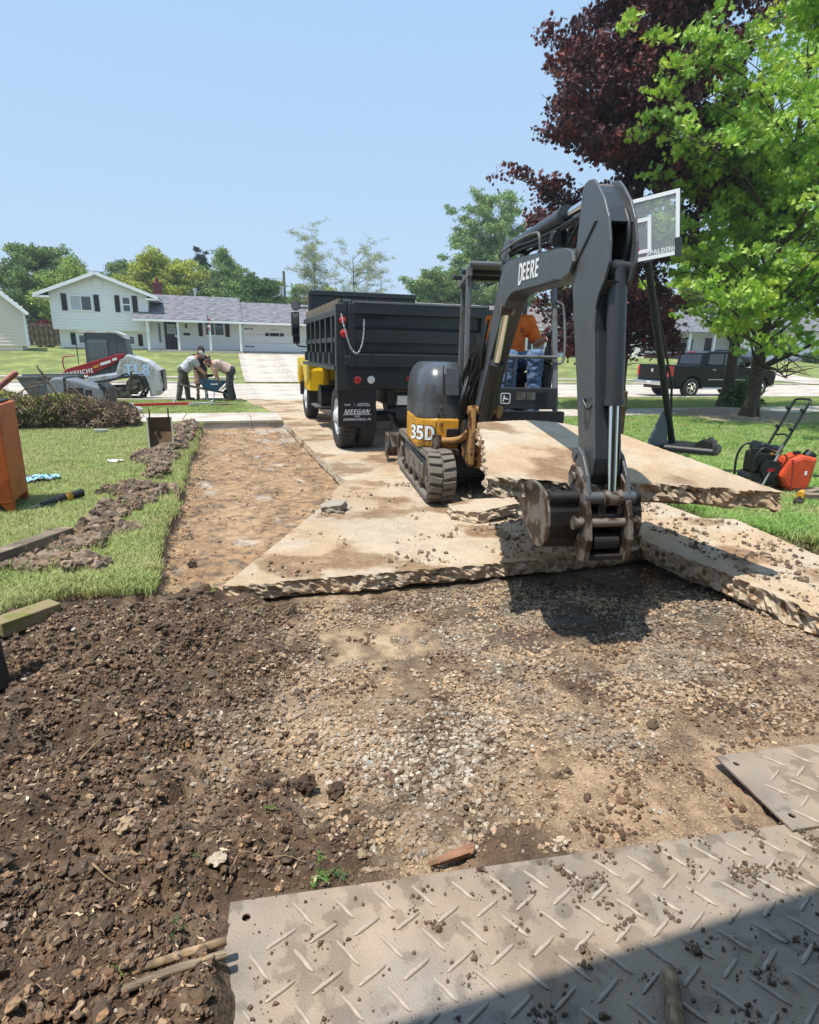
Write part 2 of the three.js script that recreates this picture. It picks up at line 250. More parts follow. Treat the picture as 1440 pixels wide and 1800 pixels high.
function groundColor(x, z) {
  const n = fbm(x * 1.1, z * 1.1, 3), m = fbm(x * 4 + 3, z * 4, 3);
  let c;
  if (z < -4.05) {
    c = mix3(cTan, cOr, ss(-0.3, 0.4, n));
    c = mix3(c, cWetShade, 0.7 * ss(0.12, 0.4, m + 0.3 * n));
    c = mix3(c, cPale, 0.75 * ss(0.05, 0.4, fbm(x * 1.7 + 20, z * 0.9, 3) + 0.5 * ss(-9.5, -12.5, z) * ss(0, 0.8, x) - 0.25));
  } else {
    c = mix3(cGrav, [0.385, 0.28, 0.185], 0.85 * ss(0.0, 0.4, n + 0.45 * m + 0.22 * ss(1.6, 0.5, x) - 0.12 * ss(1.8, 3, x)));
    c = mix3(c, cDark, 0.75 * ss(0.1, 0.45, -n + 0.4 * m));
    c = mix3(c, cWetShade, 0.8 * ss(-2.75, -3.2, z + 0.25 * n) * ss(1.35, 1.6, x + 0.1 * m));  // damp soil, with the shadow of the lifted slab painted into its colour
    const pan = Math.min(ss(0.4, 0.52, x) * ss(1.25, 1.1, x), ss(-3.54, -3.44, z) * ss(-2.95, -3.12, z)); c = mix3(c, [0.42, 0.315, 0.21], pan * ss(-0.45, 0.15, m + 0.3 * n));
    c = mix3(c, mix3([0.095, 0.06, 0.038], [0.18, 0.125, 0.082], ss(-0.05, 0.45, m + 0.3 * n)), bedAt(x, z));
    c = mix3(c, [0.36, 0.26, 0.175], 0.9 * ss(-1.95, -1.75, z + 0.1 * m) * ss(0.9, 1.15, x + 0.15 * n) * ss(-1.3, -1.5, z));
  }
  const dl = dLawnL(x, z), dr = dLawnR(x, z);
  if (dl > -0.05) c = mix3(c, cCut, ss(-0.05, -0.02, dl));
  if (dr > -0.06) c = mix3(c, cCut, ss(-0.06, -0.03, dr));
  if (dl > 0 || dr > 0) { const g = mix3(cGrass, [0.27, 0.26, 0.11], ss(-0.2, 0.4, n)); c = mix3(c, g, ss(0.0, 0.04, Math.max(dl, dr) + 0.03 * m)); c = mix3(c, mix3(cDark, [0.19, 0.13, 0.085], ss(-0.2, 0.4, m)), dl > 0 ? clodMask(x, z) : 0); }
  return c;
}
{
  const axis = (list) => { const o = []; for (const [a, b, s] of list) { const n = Math.round(Math.abs(b - a) / s); for (let i = 0; i < n; i++) o.push(a + (b - a) * (i / n)); } o.push(list.at(-1)[1]); return o; };
  const xs = axis([[-7, -2, 0.07], [-2, 4.7, 0.022], [4.7, 8, 0.06]]), zs = axis([[0.6, -4.5, 0.022], [-4.5, -13.86, 0.042]]);
  const p = new Float32Array(xs.length * zs.length * 3), c = p.slice(), uv = new Float32Array(xs.length * zs.length * 2), idx = [];
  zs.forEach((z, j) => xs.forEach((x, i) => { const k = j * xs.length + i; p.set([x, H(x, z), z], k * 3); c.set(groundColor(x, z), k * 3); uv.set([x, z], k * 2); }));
  for (let j = 0; j + 1 < zs.length; j++) for (let i = 0; i + 1 < xs.length; i++) { const a = j * xs.length + i, b = a + 1, d = a + xs.length, e = d + 1; idx.push(a, b, d, b, e, d); }
  const g = new THREE.BufferGeometry(); g.setAttribute('position', new THREE.BufferAttribute(p, 3)); g.setAttribute('color', new THREE.BufferAttribute(c, 3)); g.setAttribute('uv', new THREE.BufferAttribute(uv, 2)); g.setIndex(idx); g.computeVertexNormals();
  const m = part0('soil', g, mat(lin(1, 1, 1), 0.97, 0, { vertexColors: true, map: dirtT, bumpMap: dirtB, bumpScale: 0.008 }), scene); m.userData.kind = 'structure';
}
X.lawn = mat(lin(0.36, 0.42, 0.14), 0.95, 0, { map: grassT, bumpMap: grassT, bumpScale: 0.03 });
const rise = (z) => z > -30.5 ? -0.02 : z > -34.6 ? lerp(-0.02, 0.09, (-30.5 - z) / 4.1) : z > -46.2 ? lerp(0.09, 1.4, ss(0, 1, (-34.6 - z) / 11.6) * 0.35 + 0.65 * (-34.6 - z) / 11.6) : 1.4;
{ // one sheet to the horizon
  const zs = [-13.86, -15.7, -18, -20.2, -20.25, -30.55, -30.6, -32, -34.6]; for (let z = -36; z > -47; z -= 1.2) zs.push(z); zs.push(-60, -100, -200, -500, -1200);
  const xs = [-900, -300, -120, -60]; for (let x = -50; x <= 60; x += 2) xs.push(x); xs.push(90, 150, 400, 1000);
  const quad = (xs, zs, h) => { const p = [], idx = []; zs.forEach((z) => xs.forEach((x) => p.push(x, h(x, z), z))); const w = xs.length; for (let j = 0; j + 1 < zs.length; j++) for (let i = 0; i + 1 < w; i++) { const a = j * w + i; idx.push(a, a + 1, a + w, a + 1, a + w + 1, a + w); } const g = new THREE.BufferGeometry(); g.setAttribute('position', new THREE.Float32BufferAttribute(p, 3)); g.setIndex(idx); g.computeVertexNormals(); return g; };
  const far = (x, z) => (z < -20.22 && z > -30.58 ? -0.25 : rise(z) + (z < -31 ? 0.05 * N2(x * 0.12, z * 0.12) * ss(-31, -38, z) : 0));
  struct('ground', [quad(xs, zs, far), quad([-900, -60, -20, -7.002], [60, 10, 0.6, -4, -8, -13.86], () => -0.006), quad([8.002, 14, 20, 40, 900], [60, 10, 0.6, -4, -8, -13.86], (x, z) => -0.006 + 0.03 * N2(x * 0.3, z * 0.3) * ss(8.1, 10, x)), quad([-7.002, 8.002], [60, 0.602], () => -0.13)], X.lawn);
}
// concrete slab with a broken or sawn rim: poly in [x, z], top(x, z), thickness
function slabGeo(poly, top, th, rough = 0.02, step = 0.03, cTop = [0.56, 0.465, 0.36], cSide = cTop) {
  const pts = [];
  for (let i = 0; i < poly.length; i++) { const a = poly[i], b = poly[(i + 1) % poly.length], n = Math.max(1, Math.round(Math.hypot(b[0] - a[0], b[1] - a[1]) / step)), r = a[2] ?? rough; for (let k = 0; k < n; k++) pts.push([lerp(a[0], b[0], k / n), lerp(a[1], b[1], k / n), k ? r : Math.min(r, 0.006), r]); }
  const n = pts.length, cx = pts.reduce((s, p) => s + p[0], 0) / n, cz = pts.reduce((s, p) => s + p[1], 0) / n, P = [], C = [];
  let area = 0; pts.forEach((p, i) => { const q = pts[(i + 1) % n]; area += p[0] * q[1] - q[0] * p[1]; });
  const sgn = area > 0 ? 1 : -1, rows = [0, 0.05, 0.16, 0.3, 0.44, 0.58, 0.72, 0.86, 1], RL = rows.length - 1;
  const nor = pts.map((p, i) => { const a = pts[(i + n - 1) % n], b = pts[(i + 1) % n], dx = b[0] - a[0], dz = b[1] - a[1], l = Math.hypot(dx, dz) || 1; return [sgn * dz / l, -sgn * dx / l]; });
  const ring = rows.map((t, r) => pts.map((p, i) => {
    const w = p[3], o = r === 0 ? w * 0.35 * N2(p[0] * 14, p[1] * 14) - 0.004 : w * (N3(p[0] * 7, t * th * 7, p[1] * 7) * 0.8 + 0.55 * N3(p[0] * 20, t * th * 20, p[1] * 20) + 0.5 * N3(p[0] * 48, t * th * 48, p[1] * 48) - 0.25 + (r === RL ? -0.9 : r >= 5 ? 0.2 : 0));
    const x = p[0] + nor[i][0] * o, z = p[1] + nor[i][1] * o; return [x, top(x, z) - t * th * (1 + 0.25 * w / 0.03 * 0.4 * N2(p[0] * 5, p[1] * 5 + 3)), z];
  }));
  const tri = (a, b, c, ca, cb, cc) => { P.push(...a, ...b, ...c); C.push(...ca, ...cb, ...cc); };
  const faces = THREE.ShapeUtils.triangulateShape(ring[0].map((q) => new THREE.Vector2(q[0], q[2])), []);
  for (const f of faces) { const [a, b, c] = f.map((k) => ring[0][k]), up = (b[0] - a[0]) * (c[2] - a[2]) - (b[2] - a[2]) * (c[0] - a[0]); up < 0 ? tri(a, b, c, cTop, cTop, cTop) : tri(a, c, b, cTop, cTop, cTop); const [d, e, g] = f.map((k) => ring[RL][k]); tri(d, e, g, cSide, cSide, cSide); }
  for (let r = 0; r < RL; r++) for (let i = 0; i < n; i++) {
    const j = (i + 1) % n, a = ring[r][i], b = ring[r][j], c = ring[r + 1][j], d = ring[r + 1][i], k = 0.75 + 0.5 * hash(i, r, 3), s = r === 0 ? cTop : cSide.map((v) => v * k);
    tri(a, b, c, s, s, s); tri(a, c, d, s, s, s);
  }
  const g = new THREE.BufferGeometry(); g.setAttribute('position', new THREE.Float32BufferAttribute(P, 3)); g.setAttribute('color', new THREE.Float32BufferAttribute(C, 3)); g.computeVertexNormals(); return g;
}
const group0 = (name, kind) => { const o = new THREE.Group(); o.name = numbered(name); o.userData.kind = kind; scene.add(o); return o; };
{
  const d = group0('driveway', 'structure'), bare = 0.003;
  const pan = (poly, r) => part('concrete_panel', slabGeo(poly, (x, z) => 0.004 * N2(x * 0.4, z * 0.4), 0.13, r), X.slabV, d);
  pan([[-0.118, -4.01, 0.03], [1.15, -3.975, 0.03], [2.28, -3.95, 0.03], [3.3, -4.0, 0.03], [4.62, -4.42, bare], [4.66, -7.22, bare], [1.355, -7.22, 0.012], [0.78, -5.8, 0.01]], bare);
  pan([[1.36, -7.234, bare], [4.66, -7.234, bare], [4.66, -10.5, bare], [1.27, -10.5, 0.01]], bare);
  pan([[1.27, -10.514, bare], [4.66, -10.514, bare], [4.66, -13.86, bare], [1.2, -13.86, 0.01]], bare);
  pan([[1.2, -13.874, bare], [4.66, -13.874, bare], [4.66, -15.66, bare], [1.2, -15.66, bare]], bare);
  pan([[1.2, -15.674, bare], [4.66, -15.674, bare], [5.4, -20.2, bare], [0.45, -20.2, bare]], bare);
  const sw = group0('sidewalk', 'structure');
  for (let x = -22; x < 34; x += 1.5) { if (x + 1.5 > 1.19 && x < 4.67) continue; part('concrete_flag', rbox(1.488, 0.34, 1.76, x + 0.75, -0.145 + 0.008 * N2(x, 1), -14.77, 0.008, 0, 0, 0.004 * N2(x, 5), 1), X.concretePale, sw); }
  part('concrete_flag', rbox(0.68, 0.34, 1.76, 0.845, -0.146, -14.77, 0.008), X.concretePale, sw); part('concrete_flag', rbox(0.8, 0.34, 1.76, 5.09, -0.146, -14.77, 0.008), X.concretePale, sw);
  const fs = group0('far_sidewalk', 'structure');
  for (let x = -40; x < 60; x += 1.5) { if (x + 1.5 > 0.6 && x < 6.2) continue; part('concrete_flag', box(1.488, 0.12, 1.25, x + 0.75, 0.05, -33.6), X.concretePale, fs); }
  const st = group0('street', 'structure');
  for (let x = -63; x < 90; x += 4.5) for (const r of [0, 1]) part('concrete_panel', box(4.485, 0.14, 5.125, x + 2.25, -0.13 + 0.003 * N2(x, r), -22.79 - r * 5.14), X.concretePale, st);
  const k = group0('kerb', 'structure');
  for (const [a, b, z] of [[-60, 0.45, -20.2], [5.4, 90, -20.2], [-60, 0.4, -30.52], [6.4, 37, -30.52], [44, 90, -30.52]]) part('kerb_run', rbox(b - a, 0.2, 0.16, (a + b) / 2, -0.06, z, 0.03), X.concretePale, k);
  const fd = group0('far_driveway', 'structure');
  const drv = (x0, x1, z0, z1) => { const y0 = rise(z0) + 0.035, y1 = rise(z1) + 0.035, g = new THREE.BufferGeometry(); g.setAttribute('position', new THREE.Float32BufferAttribute([x0, y0, z0, x1, y0, z0, x1, y1, z1, x0, y0, z0, x1, y1, z1, x0, y1, z1], 3)); g.computeVertexNormals(); part('concrete_panel', g, X.concretePale, fd); };
  for (const [a, b] of [[0.9, 3.38], [3.4, 5.9]]) { const zs = [-30.6, -34.4, -37, -39, -41, -43, -45, -46]; for (let i = 0; i + 1 < zs.length; i++) drv(a, b, zs[i], zs[i + 1] + (i + 2 < zs.length ? 0.012 : 0)); }
  for (let i = 0, zs = [-30.6, -34, -36.5, -39, -41.5, -44]; i < 5; i++) drv(37.5, 43.5, zs[i], zs[i + 1] + 0.012);
}
// ---------- loose stuff on the ground ----------
function pebble(seedN, flatY, detail = 1) {
  const g = new THREE.IcosahedronGeometry(1, detail), p = g.attributes.position;
  for (let i = 0; i < p.count; i++) { const v = V(p.getX(i), p.getY(i), p.getZ(i)), k = 1 + 0.42 * N3(v.x * 1.1 + seedN * 7, v.y * 1.1, v.z * 1.1) + 0.22 * N3(v.x * 2.7, v.y * 2.7 + seedN * 3, v.z * 2.7); p.setXYZ(i, v.x * k, v.y * k * flatY, v.z * k * 0.85); }
  g.computeVertexNormals(); return g;
}
const stoneM = mat(lin(1, 1, 1), 0.9, 0, { map: null }), soilM = mat(lin(1, 1, 1), 0.98, 0);
const inMat = (x, z) => (z > -1.6 + 0.118 * (x + 0.09) && x > -0.13) || (x > 1.86 && z > -1.74);
function scatter(name, n, geos, material, area, density, size, colour, sink = 0.3, flatTilt = 0.5) {
  const lists = geos.map(() => [[], []]); let tries = 0, made = 0;
  while (made < n && tries < n * 30) {
    tries++; const x = R(area[0], area[1]), z = R(area[2], area[3]); if (rnd() > density(x, z)) continue; made++;
    const s = size(x, z), k = Math.floor(rnd() * geos.length);
    lists[k][0].push(M4(V(x, H(x, z) + s * (1 - sink) * 0.5, z), Q(gauss() * flatTilt, R(0, 6.28), gauss() * flatTilt), V(s * R(0.8, 1.3), s, s))); lists[k][1].push(colour(x, z));
  }
  geos.forEach((g, i) => lists[i][0].length && instanced(name, g, material, lists[i][0], scene, lists[i][1]).userData);
}
const vary = (c, k, t = 0.06) => { const f = 1 + k * gauss(), h = t * gauss(); return lin(clamp(c[0] * f * (1 + h), 0, 1), clamp(c[1] * f, 0, 1), clamp(c[2] * f * (1 - h), 0, 1)); };
{
  const stones = [0, 1, 2].map((i) => pebble(i, 0.62)), clodsG = [5, 6, 7].map((i) => pebble(i, 0.8));
  const front = (x, z) => z > -3.93 && dLawnL(x, z) < -0.06 && dLawnR(x, z) < -0.06 && !inMat(x, z) && !(x > 0.45 && x < 1.2 && z > -3.5 && z < -3.05 && N2(x * 5, z * 5) < 0.35);
  const gravelD = (x, z) => front(x, z) ? (1 - 0.93 * bedAt(x, z)) * clamp(0.36 + 1.15 * fbm(x * 1.2 + 4, z * 1.2, 3) + 0.4 * ss(1.0, 0.2, Math.hypot((x - 0.75) / 0.8, (z + 2.2) / 0.55)) - 0.3 * ss(-1.95, -1.75, z) * ss(0.9, 1.2, x), 0.03, 1) : 0;
  scatter('gravel', 34000, stones, stoneM, [-1.6, 4.7, -3.94, -1.0], gravelD, () => 0.004 + 0.0098 * rnd() ** 2, (x, z) => { const q = fbm(x * 1.3, z * 1.3, 2); return rnd() < 0.07 + 0.3 * ss(0.9, 0.1, Math.hypot((x - 0.75) / 0.75, (z + 2.15) / 0.5)) ? vary([0.42, 0.37, 0.3], 0.28) : vary(mix3([0.24, 0.185, 0.135], [0.35, 0.25, 0.16], ss(-0.3, 0.3, q)), 0.42, 0.1); }, 0.45);
  scatter('gravel', 26000, stones, stoneM, [-1.8, 4.7, -3.94, -1.0], (x, z) => (front(x, z) ? 1 - 0.5 * bedAt(x, z) : 0), () => R(0.0025, 0.005), (x, z) => { const c = groundColor(x, z); return vary(c.map((v) => v * 1.25), 0.4, 0.12); }, 0.4);
  scatter('soil_crumbs', 44000, clodsG, soilM, [-1.9, 4.4, -4.1, -0.7], (x, z) => (front(x, z) ? Math.max(0.3 * ss(0.05, 0.4, fbm(x * 1.5 + 3, z * 1.5, 3) + 0.15 * ss(1.4, 2.6, x) + 0.1 * ss(-2, -1.6, z)), bedAt(x, z) * clamp(0.5 + 1.3 * fbm(x * 2.1, z * 2.1 + 5, 3), 0.12, 1)) : 0), () => 0.0035 + 0.011 * rnd() ** 2.6, () => vary(rnd() < 0.22 ? [0.25, 0.165, 0.1] : [0.125, 0.078, 0.049], 0.5, 0.12), 0.45);
  scatter('soil_crumbs', 1500, clodsG, soilM, [-1.7, 4.6, -3.94, -0.7], (x, z) => (front(x, z) ? 0.12 + 0.88 * bedAt(x, z) : 0), () => 0.01 + 0.02 * rnd() ** 3, () => vary([0.11, 0.074, 0.048], 0.35, 0.1), 0.9);
  scatter('soil_crumbs', 3600, clodsG, soilM, [-0.62, 1.35, -13.8, -4.0], (x, z) => (dLawnL(x, z) < -0.05 && x < lerp(-0.1, 1.25, clamp((-4 - z) / 3.2, 0, 1)) ? clamp(0.02 + 0.9 * fbm(x * 2.2, z * 2.2, 2) + 0.9 * ss(-0.25, -0.55, x), 0.01, 1) : 0), () => 0.003 + 0.016 * rnd() ** 3.5, (x, z) => vary(mix3(groundColor(x, z), cDark, rnd() < 0.3 ? 0.6 : 0.1), 0.3, 0.08), 0.5);
  scatter('soil_crumbs', 9000, clodsG, soilM, [-1.8, -0.6, -13.8, -4.0], (x, z) => (dLawnL(x, z) > 0 ? clodMask(x, z) : 0), () => 0.008 + 0.05 * rnd() ** 3, () => vary(rnd() < 0.45 ? [0.24, 0.17, 0.115] : [0.13, 0.09, 0.062], 0.35, 0.1), 0.5);
  scatter('soil_crumbs', 900, clodsG, soilM, [-2.6, -0.6, -13.8, -4.0], (x, z) => (dLawnL(x, z) > 0 ? 0.15 + 0.85 * ss(-1.9, -0.9, x) : 0), () => 0.01 + 0.02 * rnd() ** 3, () => vary([0.12, 0.085, 0.06], 0.3), 0.3);
  // wood chips and straw in the planting bed
  const chip = [[0.1, 0.3, 1], [0.06, 0.18, 2], [0.16, 0.42, 3], [0.05, 0.1, 4]].map(([h, w, k]) => { const g = new THREE.CylinderGeometry(0.5, 0.5, 1, 5, 3).rotateZ(Math.PI / 2), p = g.attributes.position; for (let i = 0; i < p.count; i++) { const x = p.getX(i), t = 1 - 0.75 * Math.abs(x * 2) ** 2.5; p.setXYZ(i, x + 0.1 * N2(p.getZ(i) * 3, k), p.getY(i) * h * t + 0.12 * N2(x * 1.5, k * 7), p.getZ(i) * w * t + 0.14 * N2(x * 2, k * 3)); } g.computeVertexNormals(); return g; });
  scatter('bark_mulch', 14000, chip, mat(lin(1, 1, 1), 0.95), [-1.9, 0.5, -4.15, -0.7], (x, z) => (front(x, z) ? 0.06 * ss(1.2, 0.2, x) + bedAt(x, z) : 0), () => 0.007 + 0.022 * rnd() ** 2.2, () => vary(rnd() < 0.16 ? [0.5, 0.39, 0.26] : rnd() < 0.4 ? [0.3, 0.21, 0.14] : [0.13, 0.085, 0.058], 0.35, 0.1), -0.2, 0.8);
  // rubble strewn on the drive
  const L = [[], [], []], C = [[], [], []];
  for (let i = 0; i < 15000; i++) {
    const x = R(0, 4.5), z = R(-7.2, -4.05), d = clamp(-0.15 + 0.75 * ss(1.4, 3.2, x + 0.4 * N2(z, 8)) + 0.75 * fbm(x * 1.5, z * 1.5, 3) + 0.35 * ss(-4.6, -4.1, z) + 0.6 * ss(0.5, 0.1, Math.hypot(x - 0.9, z + 5.9)), 0, 1); if (rnd() > d || x < lerp(-0.1, 1.3, (-4 - z) / 3.2) + 0.04) continue;
    const s = 0.004 + 0.02 * rnd() ** 3.5, k = i % 3; L[k].push(M4(V(x, 0.004 + s * 0.3, z), Q(R(0, 6), R(0, 6), R(0, 6)), s)); C[k].push(vary(rnd() < 0.5 ? [0.4, 0.31, 0.22] : [0.2, 0.145, 0.1], 0.35));
  }
  stones.forEach((g, i) => instanced('rubble_crumbs', g, stoneM, L[i], scene, C[i]));
}
{ // grass
  const blades = (n, spread, h0, h1, w) => {
    const p = [], nn = [];
    for (let i = 0; i < n; i++) {
      const a = R(0, 6.28), r = spread * Math.sqrt(rnd()), x = Math.cos(a) * r, z = Math.sin(a) * r, d = R(0, 6.28), h = R(h0, h1), l = h * R(0.15, 0.75), cx = Math.cos(d), cz = Math.sin(d), wx = -cz * w, wz = cx * w;
      const m = [x + cx * l * 0.35, h * 0.6, z + cz * l * 0.35], t = [x + cx * l, h * R(0.85, 1), z + cz * l];
      p.push(x - wx, 0, z - wz, x + wx, 0, z + wz, m[0] + wx * 0.8, m[1], m[2] + wz * 0.8, x - wx, 0, z - wz, m[0] + wx * 0.8, m[1], m[2] + wz * 0.8, m[0] - wx * 0.8, m[1], m[2] - wz * 0.8, m[0] - wx * 0.8, m[1], m[2] - wz * 0.8, m[0] + wx * 0.8, m[1], m[2] + wz * 0.8, ...t);
    }
    const g = new THREE.BufferGeometry(); g.setAttribute('position', new THREE.Float32BufferAttribute(p, 3)); g.computeVertexNormals(); return g;
  };
  const gm = new THREE.MeshPhysicalMaterial({ color: lin(1, 1, 1), roughness: 0.85, side: THREE.DoubleSide, transmission: 0.3, thickness: 0 });
  const near = [blades(16, 0.05, 0.025, 0.062, 0.0028), blades(16, 0.055, 0.02, 0.075, 0.003)], wide = [blades(22, 0.11, 0.03, 0.08, 0.005)];
  const run = (geos, n, area, ok, s0, s1, base) => {
    const L = geos.map(() => []), C = geos.map(() => []); let t = 0, made = 0;
    while (made < n && t < n * 8) { t++; const x = R(area[0], area[1]), z = R(area[2], area[3]); if (rnd() > ok(x, z)) continue; made++; const k = Math.floor(rnd() * geos.length), q = fbm(x * 1.2, z * 1.2, 3), y = z > -13.86 && x > -7 && x < 8 ? H(x, z) : rise(z); L[k].push(M4(V(x, y - 0.004, z), Q(gauss() * 0.15, R(0, 6.28), gauss() * 0.15), R(s0, s1))); C[k].push(vary(mix3(base, [0.48, 0.46, 0.2], clamp(0.25 + 0.9 * q, 0, 0.8)), 0.22, 0.08)); }
    geos.forEach((g, i) => instanced('grass', g, gm, L[i], scene, C[i]));
  };
  run(near, 42000, [-4.6, -0.5, -13.8, -3.8], (x, z) => (dLawnL(x, z) > 0.005 ? (1 - 0.96 * clodMask(x, z)) * clamp(9 / (z * z * 0.35 + 1), 0.12, 1) : 0), 0.7, 1.15, [0.38, 0.44, 0.14]);
  run(wide, 9000, [-7, -0.6, -13.8, -6], (x, z) => (dLawnL(x, z) > 0.005 ? 1 - 0.97 * clodMask(x, z) : 0), 0.7, 1.1, [0.4, 0.46, 0.145]);
  run(near, 22000, [4.6, 8, -8, -3.2], (x, z) => (dLawnR(x, z) > 0.005 ? 1 : 0), 0.8, 1.3, [0.26, 0.42, 0.085]);
  run(wide, 16000, [4.7, 20, -13.85, -6], (x, z) => (dLawnR(x, z) > 0.005 ? 1 : 0), 0.7, 1.2, [0.27, 0.43, 0.09]);
  run(wide, 9000, [-7, 28, -20.1, -15.7], (x) => (x > 0.4 && x < 5.5 ? 0 : 1), 0.7, 1.1, [0.34, 0.44, 0.12]);
}
// ---------- compact excavator; local z points along the boom, x to its right hand side in the picture ----------
{
  const T = thing('mini_excavator', 'black and yellow compact excavator with open canopy, lifting a slab on the drive', 'excavator', [2.6, 0, -5.75], Math.atan2(-0.168, 0.986));
  // tracks
  function track(xc) {
    const r = 0.275, zf = -0.1, zr = -1.98, w = 0.3, P = (t) => { // point and outward normal on the belt
      const L = zf - zr, c = Math.PI * r, tot = 2 * L + 2 * c; t = ((t % tot) + tot) % tot;
      if (t < L) return [zf - t, 2 * r - 0.012 * Math.sin((t / L) * Math.PI), 0, 1]; t -= L;
      if (t < c) { const a = Math.PI / 2 + t / r; return [zr + Math.cos(a) * r, r + Math.sin(a) * r, Math.cos(a), Math.sin(a)]; } t -= c;
      if (t < L) return [zr + t, 0, 0, -1]; t -= L; const a = -Math.PI / 2 + t / r; return [zf + Math.cos(a) * r, r + Math.sin(a) * r, Math.cos(a), Math.sin(a)];
    };
    const tot = 2 * (zf - zr) + 2 * Math.PI * r, o = [], i = [];
    for (let k = 0; k < 120; k++) { const [z, y, nz, ny] = P((k / 120) * tot); o.push([z - nz * 0.02, y - ny * 0.02 + 0.02]); i.push([z - nz * 0.055, y - ny * 0.055 + 0.02]); }
    const belt = part('track', prism(o.map((p) => [-p[0], p[1]]), w, 0.006, [i.map((p) => [-p[0], p[1]])]).rotateY(Math.PI / 2).translate(xc - w / 2, 0, 0), X.rubber, T); belt.rotation.y = 0.035;
    const n = 52, pad = [1, -1].map((s) => join([prism([[-0.066, -0.036], [0.066, -0.03], [0.066, 0.03], [-0.066, 0.038]], 0.03, 0.008).rotateX(-Math.PI / 2).rotateY(s * 0.16)]));
    for (let k = 0; k < n; k++) for (const s of [-1, 1]) {
      const [z, y, nz, ny] = P(((k + (s > 0 ? 0.5 : 0)) / n) * tot), m = part0('tread_lug', pad[s > 0 ? 0 : 1], X.rubber, belt);
      m.position.set(xc + s * 0.072, y - ny * 0.024 + 0.02, z - nz * 0.024); m.rotation.x = Math.atan2(nz, ny);
    }
    part('track_frame', [profile([[-0.32, 0.16], [-0.32, 0.42], [-1.8, 0.44], [-1.86, 0.3], [-1.7, 0.14], [-0.45, 0.13]], w - 0.1, xc, 0.015), profile([[-0.36, 0.2], [-0.36, 0.38], [-1.3, 0.41], [-1.3, 0.2]], w - 0.05, xc, 0.01), box(w - 0.03, 0.07, 0.03, xc, 0.3, -0.95)], X.rubber, belt);
    part('idler', [rod([xc - 0.11, 0.295, -0.1], [xc + 0.11, 0.295, -0.1], 0.205, 0.205, 28), rod([xc - 0.13, 0.295, -0.1], [xc + 0.13, 0.295, -0.1], 0.06, 0.06, 20)], X.worn, belt);
    part('sprocket', [rod([xc - 0.06, 0.295, -1.98], [xc + 0.06, 0.295, -1.98], 0.2, 0.2, 20), rod([xc - 0.13, 0.295, -1.98], [xc + 0.13, 0.295, -1.98], 0.11, 0.11, 20)], X.worn, belt);
    for (const z of [-0.55, -0.95, -1.35, -1.7]) part('roller', rod([xc - 0.12, 0.115, z], [xc + 0.12, 0.115, z], 0.07, 0.07, 14), X.worn, belt);
  }
  track(-0.47); track(0.76);
  part('undercarriage', [span(-0.45, 0.6, 0.2, 0.5, -1.6, -0.5, 0.04), rod([0.05, 0.45, -1.0], [0.05, 0.62, -1.0], 0.42, 0.42, 28)], X.black, T);
  const bl = part('dozer_blade', [profile([[-2.72, 0.06], [-2.66, 0.2], [-2.72, 0.42], [-2.76, 0.42], [-2.71, 0.2], [-2.77, 0.06]], 1.66, 0.02), span(-0.82, -0.78, 0.06, 0.42, -2.78, -2.5, 0.01), span(0.82, 0.86, 0.06, 0.42, -2.78, -2.5, 0.01)], X.worn, T);
  part('blade_arm', [beam([-0.3, 0.3, -1.6], [-0.35, 0.2, -2.66], 0.09, 0.12), beam([0.4, 0.3, -1.6], [0.42, 0.2, -2.66], 0.09, 0.12)], X.black, bl);
  // yellow counterweight skirt: footprint in x, z
  const foot = (inset) => { const s = new THREE.Shape(), a = 0.68 - inset; s.moveTo(-0.22, -(-0.3 - inset)); s.lineTo(-0.46, -(-0.3 - inset)); s.quadraticCurveTo(-a, -(-0.36 - inset), -a, -(-0.72)); s.lineTo(-a, 1.25); s.quadraticCurveTo(-0.62 + inset, 1.66 - inset, -0.3, 1.74 - inset); s.lineTo(0.5, 1.74 - inset); s.quadraticCurveTo(0.8 - inset, 1.66 - inset, 0.86 - inset, 1.3); s.lineTo(0.86 - inset, 1.2); s.lineTo(-0.22, 1.2); s.closePath(); return s; };
  const ex = (shape, y0, y1, bev) => new THREE.ExtrudeGeometry(shape, { depth: y1 - y0 - 2 * bev, bevelEnabled: true, bevelSize: bev, bevelThickness: bev, bevelOffset: -bev, bevelSegments: 3, curveSegments: 14 }).rotateX(-Math.PI / 2).translate(0, y0 + bev, 0);
  const cw = part('counterweight', [ex(foot(0), 0.57, 0.9, 0.03), ex(foot(0.02), 0.54, 0.6, 0.02)], X.yellow, T);
  part('seam', flat(-0.478, -0.472, 0.6, 0.86, -0.31, -0.298), X.black, cw);
  for (const y of [0.67, 0.83]) part('bolt', [rod([-0.42, y, -0.32], [-0.42, y, -0.29], 0.022, 0.022, 12), rod([-0.42, y, -0.3], [-0.42, y, -0.284], 0.013, 0.013, 6)], X.rustYellow, cw);
  part('recess', span(-0.36, -0.2, 0.6, 0.79, -0.34, -0.292, 0.02), X.black, cw);
